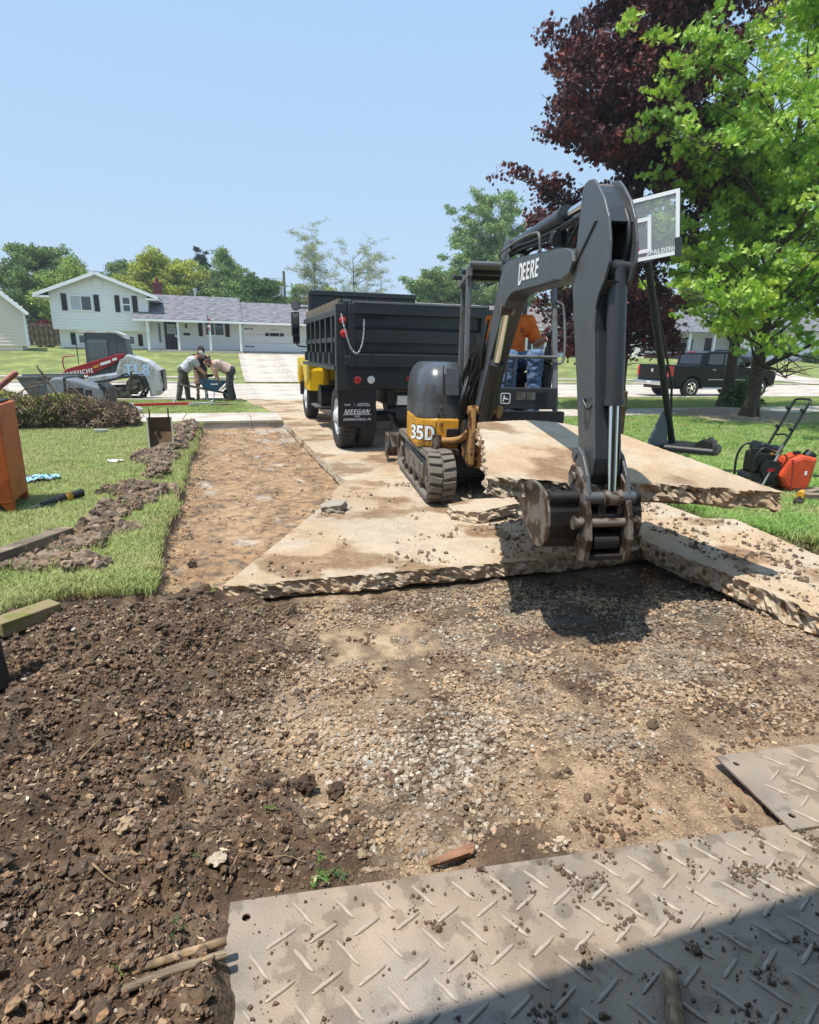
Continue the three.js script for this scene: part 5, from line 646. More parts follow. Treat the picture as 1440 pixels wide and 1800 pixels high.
{
  const h = thing('split_level_house', 'white split level house with black shutters and grey shingle roof across the street', 'house', [0, 0, 0]);
  const Z = -46, zu = -45.6, by = 1.36;
  part('upper_wall', [prism([[-10.68, 2.68], [-4.86, 2.68], [-4.86, 5.0], [-7.8, 6.12], [-10.68, 5.0]], 7.6, 0).translate(0, 0, zu - 7.6)], X.siding, h);
  part('clapboards', Array.from({ length: 17 }, (_, i) => { const y = 2.7 + i * 0.195, c = y + 0.19 > 5.0 ? (y + 0.19 - 5.0) * 2.57 : 0; return box(5.8 - 2 * c, 0.2, 0.03, -7.77, y + 0.1, zu + 0.022, -0.14); }), X.siding, h);
  part('lower_wall', [flat(-10.45, -4.9, by, 2.68, -53, Z)], X.sidingPlain, h); part('foundation', [flat(-10.47, 6.3, by - 0.5, by + 0.12, -53, Z + 0.03)], X.concretePale, h);
  part('band_board', [flat(-10.72, -4.82, 2.6, 2.7, zu - 0.1, zu + 0.04), flat(-10.74, -10.6, 2.68, 5.0, zu - 0.1, zu + 0.06), flat(-4.95, -4.82, 2.68, 5.0, zu - 0.1, zu + 0.06), flat(-10.5, -10.38, by, 2.6, Z, Z + 0.04)], X.trim, h);
  const ur = part('upper_roof', [roofSlope([-11.5, 4.78, zu + 0.55], [-7.8, 6.28, zu + 0.55], [-7.8, 6.28, -53.6], [-11.5, 4.78, -53.6]), roofSlope([-7.8, 6.28, zu + 0.55], [-4.1, 4.86, zu + 0.55], [-4.1, 4.86, -53.6], [-7.8, 6.28, -53.6])], X.roof, h);
  part('fascia', [beam([-11.5, 4.66, zu + 0.58], [-7.8, 6.16, zu + 0.58], 0.06, 0.2), beam([-7.8, 6.16, zu + 0.58], [-4.1, 4.74, zu + 0.58], 0.06, 0.2), flat(-11.55, -10.6, 4.55, 4.66, zu - 2, zu + 0.6), flat(-4.9, -4.05, 4.62, 4.72, zu - 2, zu + 0.6)], X.trim, ur);
  part('gable_vent', [rod([-7.8, 5.55, zu], [-7.8, 5.55, zu + 0.07], 0.3, 0.3, 24), new THREE.TorusGeometry(0.3, 0.04, 6, 24).translate(-7.8, 5.55, zu + 0.05)], X.trim, h);
  windowAt(h, -9.5, -8.3, 3.87, 4.72, zu + 0.045, 'v', 1); windowAt(h, -6.36, -5.95, 3.87, 4.74, zu + 0.045, 'h'); windowAt(h, -9.35, -8.5, 1.77, 2.25, Z, 'v'); windowAt(h, -6.6, -5.95, 1.77, 2.25, Z, 'v'); windowAt(h, -1.2, 0.0, 2.5, 3.3, Z - 1.6 + 1.6, 'v');
  for (const [a, b, c, d, z] of [[-10.05, -9.72, 3.8, 4.86, zu + 0.045], [-8.12, -7.8, 3.8, 4.86, zu + 0.045], [-6.86, -6.56, 3.8, 4.88, zu + 0.045], [-5.78, -5.46, 3.8, 4.88, zu + 0.045], [-9.86, -9.56, 1.63, 2.42, Z], [-5.7, -5.4, 1.63, 2.42, Z], [-1.7, -1.42, 2.38, 3.34, Z], [0.12, 0.42, 2.38, 3.32, Z]]) shutterAt(h, a, b, c, d, z);
  part('ranch_wall', [flat(-4.9, 6.2, by, 3.45, -53, Z)], X.sidingPlain, h);
  part('porch_floor', [flat(-4.9, 1.25, by - 0.3, by + 0.06, Z, Z + 1.7)], X.concretePale, h);
  const lr = part('ranch_roof', [roofSlope([-5.7, 3.42, Z + 1.75], [1.3, 3.42, Z + 1.75], [1.3, 5.35, -49.6], [-5.7, 5.35, -49.6], 0.14), roofSlope([1.3, 3.42, Z + 1.74], [6.75, 3.42, Z + 1.74], [6.75, 5.02, -49.2], [1.3, 5.02, -49.2], 0.14), roofSlope([-5.7, 5.35, -49.6], [1.3, 5.35, -49.6], [1.3, 3.4, -53.6], [-5.7, 3.4, -53.6], 0.14), roofSlope([1.3, 5.02, -49.2], [6.75, 5.02, -49.2], [6.75, 3.4, -53.6], [1.3, 3.4, -53.6], 0.14)], X.roof, h);
  part('gutter', [flat(-5.72, 6.77, 3.24, 3.38, Z + 1.72, Z + 1.84)], X.trim, lr); part('roof_vent', [rod([-1.9, 5.2, -49.6], [-1.9, 5.75, -49.6], 0.07), rod([-1.9, 5.7, -49.6], [-1.9, 5.8, -49.6], 0.11)], X.alu, lr);
  part('gable_end', [prism([[-46, 3.4], [-49.3, 4.95], [-53, 3.4]], 0.1, 0).rotateY(Math.PI / 2).scale(1, 1, 1).translate(6.1, 0, 0).applyMatrix4(new THREE.Matrix4().makeScale(1, 1, -1)).translate(0, 0, -0)], X.sidingPlain, h);
  part('chimney', [flat(-4.85, -4.25, 4.6, 6.2, -50.6, -50.0), flat(-4.92, -4.18, 6.12, 6.25, -50.67, -49.93), rod([-4.55, 6.2, -50.3], [-4.55, 6.55, -50.3], 0.14)], X.brick, h);
  for (const x of [-4.85, -2.95, -0.9, 1.12]) part('porch_post', flat(x - 0.07, x + 0.07, by, 3.3, Z + 1.55, Z + 1.69), X.trim, h);
  const dr = part('front_door', [flat(-3.95, -3.05, by + 0.1, 3.28, Z, Z + 0.06)], X.shutter, h); for (let i = 0; i < 3; i++) for (let j = 0; j < 3; j++) part('pane', flat(-3.78 + i * 0.2, -3.6 + i * 0.2, 2.5 + j * 0.22, 2.7 + j * 0.22, Z + 0.06, Z + 0.07), X.blind, dr); part('notice', flat(-3.3, -3.15, 2.3, 2.45, Z + 0.06, Z + 0.072), X.paintWhite, dr); part('handle', rbox(0.05, 0.16, 0.06, -3.14, 2.3, Z + 0.09, 0.02), X.alu, dr);
  part('side_light', flat(-4.35, -4.2, 1.9, 3.2, Z, Z + 0.02), X.pane, h); part('letter_box', rbox(0.42, 0.16, 0.12, -2.5, 2.5, Z + 0.08, 0.02), X.shutter, h); part('wall_lantern', [rbox(0.12, 0.28, 0.14, -2.5, 3.05, Z + 0.09, 0.03)], X.shutter, h);
  const gd = part('garage_door', [1.42, 2.02, 2.62].map((y, i) => rbox(4.0, i === 2 ? 0.56 : 0.585, 0.06, 3.4, y + 0.29, Z + 0.04, 0.015)), X.trim, h); part('garage_frame', [flat(1.3, 1.4, by, 3.3, Z, Z + 0.1), flat(5.4, 5.5, by, 3.3, Z, Z + 0.1), flat(1.3, 5.5, 3.2, 3.3, Z, Z + 0.1)], X.trim, h);
  for (const y of [1.75, 2.98]) part('strap_hinge', prism([[0, -0.05], [0.45, -0.02], [0.6, -0.06], [0.62, 0], [0.6, 0.06], [0.45, 0.02], [0, 0.05]], 0.012, 0).translate(1.45, y, Z + 0.07), X.shutter, gd); for (const [a, b] of [[2.9, 3.18], [3.24, 3.9], [3.96, 4.24]]) part('pane', flat(a, b, 2.5, 2.74, Z + 0.07, Z + 0.085), X.shutter, gd); part('garage_lettering', [text('502', 0.1, 0.01).translate(3.55, 2.95, Z + 0.07)].slice(1).concat([box(0.5, 0.04, 0.01, 3.55, 2.95, Z + 0.075)]), X.steelGrey, gd);
  const fl = thing('house_flag', 'striped flag on a pole leaning from the white porch post', 'flag', [-0.9, 2.7, Z + 1.78]); part('pole', rod([0, 0, 0], [-0.1, 1.1, 0.5], 0.02), X.shutter, fl);
  for (let i = 0; i < 5; i++) part('stripe', prism([[-0.06 - i * 0.006, 0.75 - i * 0.14], [-0.02 + 0.07 * Math.sin(i), 0.88 - i * 0.14], [0.14 - 0.02 * i, 0.84 - i * 0.14], [0.12 - 0.02 * i, 0.7 - i * 0.14]], 0.012, 0).translate(-0.05, -0.05, 0.35), i % 2 ? X.paintWhite : X.red, fl);
}
{ // neighbours
  const n = thing('siding_house', 'beige clapboard house at the end of the wooden fence', 'house', [0, 0, 0]);
  X.beige = mat(lin(0.68, 0.61, 0.53), 0.7);
  const top = (x) => Math.min(3.65 + (-11.77 - x) * 0.9, 4.9 + 0.0 * x + 3);
  for (let i = 0, y = 1.5; y < 6.5; y += 0.2, i++) { const xr = y < 3.65 ? -11.85 : -11.85 - (y - 3.65) / 0.87; const g = box(xr + 19, 0.2, 0.05, (xr - 19) / 2, y + 0.1, -44 + 0.012, -0.12); part('clapboard', g, X.beige, n); }
  part('wall', [flat(-19, -12.25, 1.2, 3.6, -45.2, -44.03)], X.beige, n); part('roof', [roofSlope([-11.55, 3.42, -43.6], [-11.9, 3.42, -45.5], [-15.5, 7.0, -45.5], [-15.5, 7.0, -43.6]), roofSlope([-15.5, 7.0, -43.6], [-15.5, 7.0, -45.5], [-19.5, 3.4, -45.5], [-19.5, 3.4, -43.6])], X.roof, n); part('fascia', [beam([-11.55, 3.4, -43.56], [-15.5, 6.94, -43.56], 0.05, 0.2), flat(-11.95, -11.83, 1.4, 3.6, -44.05, -43.93)], X.trim, n);
  const f = thing('wooden_fence', 'grey weathered board fence between the beige and white houses', 'fence', [0, 0, 0]);
  for (let i = 0; i < 15; i++) part('fence_board', prism([[0, 0], [0.135, 0], [0.135, 1.42 + R(-0.03, 0.03)], [0.07, 1.5], [0, 1.42 + R(-0.03, 0.03)]], 0.03, 0.004).translate(-13.15 + i * 0.15, 1.52, -48 + (i % 2) * 0.05), X.oldWood, f); part('fence_rail', [flat(-13.2, -10.9, 1.85, 1.95, -48.06, -48.01), flat(-13.2, -10.9, 2.65, 2.75, -48.06, -48.01)], X.oldWood, f);
  const r1 = thing('ranch_house', 'long low white house with brown roof behind the dump truck and excavator', 'house', [0, 0, 0]);
  part('wall', [flat(13.5, 34, 1.0, 3.8, -56, -47)], X.siding, r1); part('roof', [roofSlope([12.8, 3.75, -46.2], [34.7, 3.75, -46.2], [34.7, 5.75, -51.5], [12.8, 5.75, -51.5]), roofSlope([12.8, 5.75, -51.5], [34.7, 5.75, -51.5], [34.7, 3.75, -56.8], [12.8, 3.75, -56.8])], mat(lin(0.30, 0.265, 0.24), 0.95, 0, { map: shingT }), r1); part('gutter', flat(12.8, 34.7, 3.55, 3.68, -46.2, -46.1), X.trim, r1);
  for (const x of [16, 20, 25.3, 29.5, 32.2]) { windowAt(r1, x, x + 1.1, 2.0, 3.2, -47, 'v'); shutterAt(r1, x - 0.45, x - 0.12, 1.95, 3.25, -47); } const d1 = part('front_door', flat(23, 23.95, 1.3, 3.35, -47, -46.93), X.red, r1); part('handle', rbox(0.05, 0.12, 0.06, 23.1, 2.3, -46.9, 0.01), X.alu, d1);
  const r2 = thing('porch_house', 'white house with dark porch behind the parked family car', 'house', [0, 0, 0]);
  part('wall', [flat(38, 47.5, 1.0, 3.9, -58, -48.5), flat(47.5, 66, 1.0, 4.4, -56, -46.5)], X.siding, r2); part('roof', [roofSlope([37.2, 3.85, -46], [47.6, 3.85, -46], [47.6, 6.0, -52], [37.2, 6.0, -52]), roofSlope([47.2, 4.3, -45.8], [67, 4.3, -45.8], [67, 6.6, -51.5], [47.2, 6.6, -51.5])], X.roof, r2); for (const x of [38.2, 41, 43.8, 47]) part('porch_post', flat(x - 0.1, x + 0.1, 1.1, 3.8, -46.4, -46.2), X.trim, r2); windowAt(r2, 39.4, 40.6, 1.7, 3.3, -48.5, 'v'); windowAt(r2, 42.2, 43.4, 1.7, 3.3, -48.5, 'v'); part('front_door', flat(44.8, 46, 1.2, 3.4, -48.5, -48.42), X.shutter, r2); windowAt(r2, 52, 53.5, 2.2, 3.5, -46.5, 'v');
  part('brick_base', [flat(37.9, 47.4, 1.0, 1.9, -48.45, -48.4)], X.brick, r2);
  // poles and wires
  const up = thing('utility_pole', 'tall wooden utility pole behind the white garage', 'utility pole', [5.95, 1.3, -61]); part('shaft', taper([[0, 0, 0], [-0.06, 4, 0], [-0.12, 7.5, 0]], 0.16, 0.12, 10), X.oldWood, up); part('transformer', rod([-0.35, 5.2, 0.1], [-0.35, 6.1, 0.1], 0.22, 0.22, 16), X.alu, up);
  for (const y of [8.1, 6.2, 6.0]) solo('overhead_wire', y > 8 ? 'upper thin cable strung to the utility pole' : y > 6.1 ? 'middle thin cable strung to the utility pole' : 'lowest thin cable strung to the utility pole', 'cable', tube([[-26, y + 0.3, -60], [-10, y - 0.25, -60.6], [5.9, y, -61]], 0.018, 40, 5), X.black);
}
// ---------- garage that the photographer stands at: its eave shades the mats ----------
{
  const g = thing('garage', 'white garage front with an overhanging eave at the end of the drive', 'garage', [0, 0, 0]);
  part('eave', [roofSlope([-6, 2.62, -0.76], [7, 2.62, -0.76], [7, 4.4, 4], [-6, 4.4, 4], 0.14), flat(-6, 7, 2.42, 2.62, -0.78, -0.72)], X.roof, g); part('front_wall', [flat(-6, -2.2, -0.2, 2.7, 0.55, 0.7), flat(3.2, 7, -0.2, 2.7, 0.55, 0.7), flat(-2.2, 3.2, 2.3, 2.7, 0.55, 0.7)], X.siding, g); part('garage_floor', [flat(-6, 7, -0.12, -0.05, 0.62, 6)], X.concretePale, g); part('garage_shell', [flat(-6, 7, -0.2, 2.7, 6, 6.15), flat(-6.1, -6, -0.2, 2.7, 0.6, 6), flat(7, 7.1, -0.2, 2.7, 0.6, 6), flat(-6, 7, 2.7, 2.75, 0.6, 6)], X.sidingPlain, g);
}
// ---------- trees ----------
const leafFan = (pts, fold = 0.18) => { const P = []; for (let i = 0; i < pts.length; i++) { const a = pts[i], b = pts[(i + 1) % pts.length]; P.push([0, 0.3, 0], [a[0], a[1], fold * Math.abs(a[0])], [b[0], b[1], fold * Math.abs(b[0])]); } return P; };
const MAPLE = leafFan([[0, 0], [-0.32, 0.02], [-0.2, 0.18], [-0.5, 0.42], [-0.22, 0.45], [-0.3, 0.72], [-0.1, 0.62], [0, 1], [0.1, 0.62], [0.3, 0.72], [0.22, 0.45], [0.5, 0.42], [0.2, 0.18], [0.32, 0.02]]);
const OVAL = leafFan([[0, 0], [-0.24, 0.35], [-0.16, 0.75], [0, 1], [0.16, 0.75], [0.24, 0.35]]);
const SLIM = [[0, 0, 0], [-0.12, 0.5, 0.04], [0, 1, 0], [0, 0, 0], [0, 1, 0], [0.12, 0.5, 0.04]];
function leafCluster(tri, n, spread, size, droop = 0.5) {
  const P = [];
  for (let i = 0; i < n; i++) { const c = V(gauss() * spread, gauss() * spread * 0.6, gauss() * spread), q = Q(R(-1.5, -0.3) + gauss() * droop, R(0, 6.28), gauss() * 0.5), s = size * R(0.7, 1.25); q.premultiply(Q(0, R(0, 6.28), 0)); for (const t of tri) { const v = V(...t).multiplyScalar(s).applyQuaternion(q).add(c); P.push(v.x, v.y, v.z); } }
  const g = new THREE.BufferGeometry(); g.setAttribute('position', new THREE.Float32BufferAttribute(P, 3)); g.computeVertexNormals(); return g;
}
const leafMat = (t = 0.35) => new THREE.MeshPhysicalMaterial({ color: lin(1, 1, 1), roughness: 0.75, side: THREE.DoubleSide, transmission: t, thickness: 0 });
const LM = leafMat(0.5), LMd = leafMat(0.15), LMf = mat(lin(1, 1, 1), 0.9);
const kinds = { maple: [0, 1, 2].map(() => leafCluster(MAPLE, 13, 0.2, 0.135)), red: [0, 1, 2].map(() => leafCluster(MAPLE, 13, 0.2, 0.13)), far: [0, 1, 2].map(() => leafCluster(OVAL, 20, 0.32, 0.2)), fine: [0, 1].map(() => leafCluster(OVAL, 10, 0.2, 0.12)), wisp: [0, 1].map(() => leafCluster(SLIM, 9, 0.3, 0.22)), shrub: [0, 1].map(() => leafCluster(OVAL, 8, 0.06, 0.06)), needle: [0, 1].map(() => leafCluster(SLIM, 26, 0.16, 0.2, 0.9)) };
function tree(o) {
  const T = thing(o.name, o.label, 'tree', o.pos, 0, o.group), { h, c, r, n = 40, twigs = 6, per = 14, tr = 0.2, spread = 0.35, kind = 'far', m = LMf, cols, base = c[1] - r[1], lean = [0, 0], lift = 0.12 } = o;
  const wood = [], stem = [[0, -0.1, 0], [lean[0] * 0.1, h * 0.25, lean[1] * 0.1], [lean[0] * 0.4 + R(-0.1, 0.1), h * 0.5, lean[1] * 0.4], [lean[0], h * 0.82, lean[1]]], curve = new THREE.CatmullRomCurve3(stem.map(arr));
  const tk = taper(stem, tr, tr * 0.18, 10, 14); { const p = tk.attributes.position; for (let i = 0; i < p.count; i++) { const y = p.getY(i); if (y < 0.5) { const k = 1 + 0.6 * (0.5 - y) ** 2 * 4 * (0.6 + 0.4 * Math.sin(i * 2.1)); p.setX(i, p.getX(i) * k); p.setZ(i, p.getZ(i) * k); } } tk.computeVertexNormals(); }
  const L = [], C = [];
  for (let i = 0; i < n; i++) {
    let d; do { d = V(R(-1, 1), R(-1, 1), R(-1, 1)); } while (d.length() > 1 || d.length() < 0.15); const rr = Math.pow(rnd(), 0.45) * (o.shell ? 1 : 1); d.normalize().multiplyScalar(rr); if (o.cut && o.cut(d)) continue;
    const e = V(c[0] + d.x * r[0] * (1 + 0.15 * N3(d.x * 2, d.y * 2, i)), c[1] + d.y * r[1], c[2] + d.z * r[2]);
    const ty = clamp((Math.min(e.y - Math.hypot(d.x * r[0], d.z * r[2]) * 0.55, h * 0.8) + 0.1) / (h * 0.82 + 0.1), 0.16, 0.96), s = curve.getPointAt(ty), mid = s.clone().lerp(e, 0.5); mid.y += lift * s.distanceTo(e) * R(0, 1); mid.x += R(-0.1, 0.1) * r[0]; mid.z += R(-0.1, 0.1) * r[2];
    const r0 = Math.max(0.012, tr * 0.42 * (1 - ty * 0.7) * R(0.5, 1)); wood.push(taper([s, mid, e], r0, r0 * 0.15, 5, 8));
    const limb = new THREE.CatmullRomCurve3([s, mid, e]);
    for (let k = 0; k < twigs; k++) {
      const a = limb.getPointAt(R(0.4, 1)), tw = V(gauss(), gauss() * 0.6 + 0.1, gauss()).multiplyScalar((o.twigLen ?? 0.9) * R(0.5, 1)), b = a.clone().add(tw); if (o.wood !== false) wood.push(taper([a, a.clone().lerp(b, 0.5).add(V(0, 0.05, 0)), b], r0 * 0.3 + 0.004, 0.004, 4, 4));
      for (let j = 0; j < per; j++) { const q = a.clone().lerp(b, R(0.2, 1.1)).add(V(gauss() * spread, gauss() * spread * (o.flatten ?? 0.55), gauss() * spread)); if (q.y < base) continue; L.push(M4(q, Q(gauss() * 0.4, R(0, 6.28), gauss() * 0.4), R(0.7, 1.25) * (o.ls ?? 1))); C.push(vary(cols[Math.floor(rnd() * cols.length)], 0.22, 0.08)); }
    }
  }
  const trunk = part('trunk', tk, X.bark, T); part('limbs', wood, X.bark, trunk);
  const K = kinds[kind]; K.forEach((g, i) => instanced('crown', g, m, L.filter((_, k) => k % K.length === i), T, C.filter((_, k) => k % K.length === i)));
  return T;
}
const spring = [[0.34, 0.55, 0.05], [0.42, 0.62, 0.06], [0.24, 0.43, 0.045], [0.54, 0.7, 0.08]];
tree({ name: 'maple_tree', label: 'bright green maple tree overhanging the basketball hoop', pos: [13.8, 0, -12.9], h: 10.5, c: [-0.8, 5.8, 1.0], r: [4.3, 5.0, 4.3], n: 70, twigs: 8, per: 6, tr: 0.19, spread: 0.34, kind: 'maple', m: LM, cols: spring, base: 1.7, twigLen: 1.5, flatten: 0.4 });
tree({ name: 'maple_tree', label: 'second green maple tree beside the black pickup in the mulch ring', pos: [16.1, 0, -16.1], h: 11, c: [0.3, 6.8, 0], r: [3.8, 4.8, 3.6], n: 40, twigs: 7, per: 6, tr: 0.2, spread: 0.36, kind: 'maple', m: LM, cols: spring, base: 2.4, twigLen: 1.5, flatten: 0.45 });
tree({ name: 'red_maple_tree', label: 'tall dark purple leaved maple tree behind the excavator arm', pos: [11.4, 0, -15.6], h: 14.5, c: [-0.4, 7.4, 0], r: [3.6, 6.6, 3.4], n: 118, twigs: 7, per: 13, tr: 0.24, spread: 0.34, kind: 'red', m: LMd, cols: [[0.075, 0.017, 0.02], [0.11, 0.02, 0.021], [0.05, 0.015, 0.02], [0.16, 0.027, 0.022]], base: 1.5, twigLen: 0.9, flatten: 0.6 });
{ // background trees: [x, z, ground, height, rx, ry, palette, n]
  const G = [[[0.20, 0.29, 0.09], [0.25, 0.33, 0.1], [0.16, 0.24, 0.08]], [[0.42, 0.45, 0.07], [0.5, 0.52, 0.09], [0.32, 0.37, 0.06]], [[0.22, 0.33, 0.11], [0.28, 0.38, 0.12], [0.18, 0.28, 0.09]], [[0.09, 0.17, 0.035], [0.13, 0.22, 0.045], [0.07, 0.14, 0.035]], [[0.32, 0.42, 0.1], [0.38, 0.46, 0.11], [0.24, 0.34, 0.08]]];
  const L = [['leafy tree with rounded crown behind the beige house', -15.0, -62, 8.9, 4.0, 3.9, 0, 84], ['yellow green tree rising behind the board fence', -11.9, -57, 6.8, 2.7, 3.0, 4, 44], ['broad golden green tree behind the red chimney', -5.5, -63, 8.9, 4.5, 3.7, 1, 130], ['mid green tree behind the white ranch roof', 0.4, -66, 9.9, 2.9, 3.9, 2, 70], ['dense dark green round tree over the garage roof', 3.0, -58, 6.7, 2.2, 2.7, 3, 56], ['low green tree behind the garage end and mirror', 7.6, -66, 6.6, 2.2, 2.4, 2, 26], ['yellowish low tree behind the dump body', 12.5, -70, 7.0, 3.4, 2.6, 1, 30], ['pale green tree behind the dump truck body', 21.6, -64, 9.6, 2.8, 3.4, 2, 36], ['tall loose tree left of the purple maple', 27.6, -62, 17.4, 5.8, 7.6, 2, 150], ['green tree behind the excavator canopy', 25.5, -66, 9, 3.2, 3.2, 4, 34], ['leafy tree beyond the beige house eave', -21, -60, 9, 3.6, 3.6, 2, 34], ['green tree behind the porch house', 44, -66, 12, 5, 5, 2, 50], ['broad green tree behind the long white house', 34, -66, 11, 4.6, 4.4, 4, 44], ['leafy tree filling the gap behind the two storey gable', -9.4, -68, 8.4, 3.4, 3.6, 0, 60], ['green tree behind the utility pole', 5.4, -74, 7.8, 3.0, 3.2, 2, 44], ['green tree closing the view beyond the parked pickup', 58, -64, 12, 5.5, 5, 0, 50]];
  for (const [label, x, z, top, rx, ry, p, n] of L) tree({ name: 'background_tree', label, pos: [x, 1.35, z], h: top + 0.5, c: [0, top - ry * 0.98, 0], r: [rx, ry, rx], n, twigs: 7, per: 9, tr: 0.22, spread: 0.55, kind: 'far', cols: G[p], base: 0.3, twigLen: 0.8, group: 'trees behind the houses', wood: false, ls: 0.85 });
  for (const [label, x, z, h, c, r] of [['thin leafed open tree with slender trunk behind the garage', 9.2, -64, 12.6, [-0.2, 8.6, 0], [3.0, 4.2, 2.6]], ['wide spreading thin leafed tree behind the dump body', 13.4, -65, 12, [1.2, 7.8, 0], [5.0, 4.6, 3.2]]]) tree({ name: 'sparse_tree', label, pos: [x, 1.35, z], h, c, r, n: 36, twigs: 8, per: 6, tr: 0.16, spread: 0.3, kind: 'wisp', cols: [[0.34, 0.38, 0.2], [0.42, 0.44, 0.24]], base: 1, twigLen: 1.3, lift: 0.2, ls: 0.8 });
  tree({ name: 'spruce_tree', label: 'dark pointed spruce top behind the golden green tree', pos: [-1.9, 1.35, -70], h: 10.6, c: [0, 6.5, 0], r: [1.1, 4.2, 1.1], n: 40, twigs: 5, per: 5, tr: 0.14, spread: 0.2, kind: 'needle', cols: [[0.03, 0.05, 0.03]], base: 0, twigLen: 0.5, lift: -0.1 });
}
// ---------- shrubs ----------
function shrub(name, label, pos, r, n, cols, kind = 'shrub', group) { const T = thing(name, label, 'shrub', pos, 0, group), L = [], C = [], w = []; for (let i = 0; i < n; i++) { const d = V(gauss(), gauss(), gauss()).normalize().multiplyScalar(Math.pow(rnd(), 0.35)); L.push(M4(V(d.x * r[0], r[1] * 0.85 + d.y * r[1], d.z * r[2]), Q(R(0, 6), R(0, 6), 0), R(0.8, 1.3) * (r[3] || 1))); C.push(vary(cols[i % cols.length], 0.25)); } for (let i = 0; i < 8; i++) w.push(taper([[0, 0, 0], [R(-0.3, 0.3) * r[0], r[1] * 0.6, R(-0.3, 0.3) * r[2]], [R(-0.7, 0.7) * r[0], r[1] * 1.3, R(-0.7, 0.7) * r[2]]], 0.025, 0.006, 5)); part('stems', w, X.bark, T); kinds[kind].forEach((g, i) => instanced('foliage', g, LMf, L.filter((_, k) => k % kinds[kind].length === i), T, C.filter((_, k) => k % kinds[kind].length === i))); return T; }
shrub('japanese_maple', 'crimson leaved shrub beside the beige house', [-12.1, 1.5, -49], [1.0, 0.95, 0.7, 2.6], 420, [[0.16, 0.015, 0.02], [0.11, 0.012, 0.018]]);
shrub('round_bush', 'small clipped green bush on the far lawn by the white wall', [54.5, 1.2, -45], [0.9, 0.55, 0.7, 3], 260, [[0.06, 0.12, 0.02]]);
shrub('red_bush', 'red leaved bush by the porch of the far house', [45.4, 1.1, -44.8], [0.8, 0.75, 0.6, 3], 240, [[0.16, 0.03, 0.02]]);
shrub('tall_grass_clump', 'spiky green clump at the foot of the second maple', [16.35, 0, -15.75], [0.28, 0.28, 0.28, 1.5], 60, [[0.08, 0.16, 0.03]], 'needle');
{ // mulch ring round the maples
  const p = []; const g = new THREE.CircleGeometry(1, 40).rotateX(-Math.PI / 2).scale(2.5, 1, 2.0); const a = g.attributes.position; for (let i = 0; i < a.count; i++) { const x = a.getX(i), z = a.getZ(i), k = 1 + 0.12 * N2(x, z); a.setXYZ(i, x * k, i ? 0.02 : 0.09, z * k); } g.computeVertexNormals(); const m = struct('mulch_ring', g, mat(lin(0.46, 0.35, 0.27), 0.97, 0, { map: dirtT, bumpMap: dirtB, bumpScale: 0.02 })); m.position.set(14.3, 0, -13.6); m.rotation.y = 0.5;
}
// ---------- people: one skin meshed from a distance field, clothes over it ----------
function netMesh(f, lo, hi, cell) { // surface nets
  const n = [0, 1, 2].map((k) => Math.ceil((hi[k] - lo[k]) / cell) + 2), [nx, ny, nz] = n, F = new Float32Array(nx * ny * nz), id = (i, j, k) => (k * ny + j) * nx + i;
  for (let k = 0; k < nz; k++) for (let j = 0; j < ny; j++) for (let i = 0; i < nx; i++) F[id(i, j, k)] = f(lo[0] + i * cell, lo[1] + j * cell, lo[2] + k * cell);
  const vi = new Int32Array(nx * ny * nz).fill(-1), P = [], I = [];
  for (let k = 0; k < nz - 1; k++) for (let j = 0; j < ny - 1; j++) for (let i = 0; i < nx - 1; i++) {
    let s = 0, x = 0, y = 0, z = 0; const v = []; let neg = 0; for (let c = 0; c < 8; c++) { v[c] = F[id(i + (c & 1), j + ((c >> 1) & 1), k + (c >> 2))]; if (v[c] < 0) neg++; } if (!neg || neg === 8) continue;
    for (let a = 0; a < 8; a++) for (const b of [1, 2, 4]) { if (a & b) continue; const e = a | b; if ((v[a] < 0) === (v[e] < 0)) continue; const t = v[a] / (v[a] - v[e]); x += (a & 1) + (b === 1 ? t : 0); y += ((a >> 1) & 1) + (b === 2 ? t : 0); z += (a >> 2) + (b === 4 ? t : 0); s++; }
    vi[id(i, j, k)] = P.length / 3; P.push(lo[0] + (i + x / s) * cell, lo[1] + (j + y / s) * cell, lo[2] + (k + z / s) * cell);
  }
  const q = (a, b, c, d, flip) => { if (a < 0 || b < 0 || c < 0 || d < 0) return; flip ? I.push(a, c, b, a, d, c) : I.push(a, b, c, a, c, d); };
  for (let k = 1; k < nz - 1; k++) for (let j = 1; j < ny - 1; j++) for (let i = 1; i < nx - 1; i++) {
    const a = F[id(i, j, k)] < 0;
    if (a !== F[id(i + 1, j, k)] < 0) q(vi[id(i, j - 1, k - 1)], vi[id(i, j, k - 1)], vi[id(i, j, k)], vi[id(i, j - 1, k)], !a);
    if (a !== F[id(i, j + 1, k)] < 0) q(vi[id(i - 1, j, k - 1)], vi[id(i - 1, j, k)], vi[id(i, j, k)], vi[id(i, j, k - 1)], !a);
    if (a !== F[id(i, j, k + 1)] < 0) q(vi[id(i - 1, j - 1, k)], vi[id(i, j - 1, k)], vi[id(i, j, k)], vi[id(i - 1, j, k)], !a);
  }
  const g = new THREE.BufferGeometry(); g.setAttribute('position', new THREE.Float32BufferAttribute(P, 3)); g.setIndex(I); g.computeVertexNormals(); return g;
}
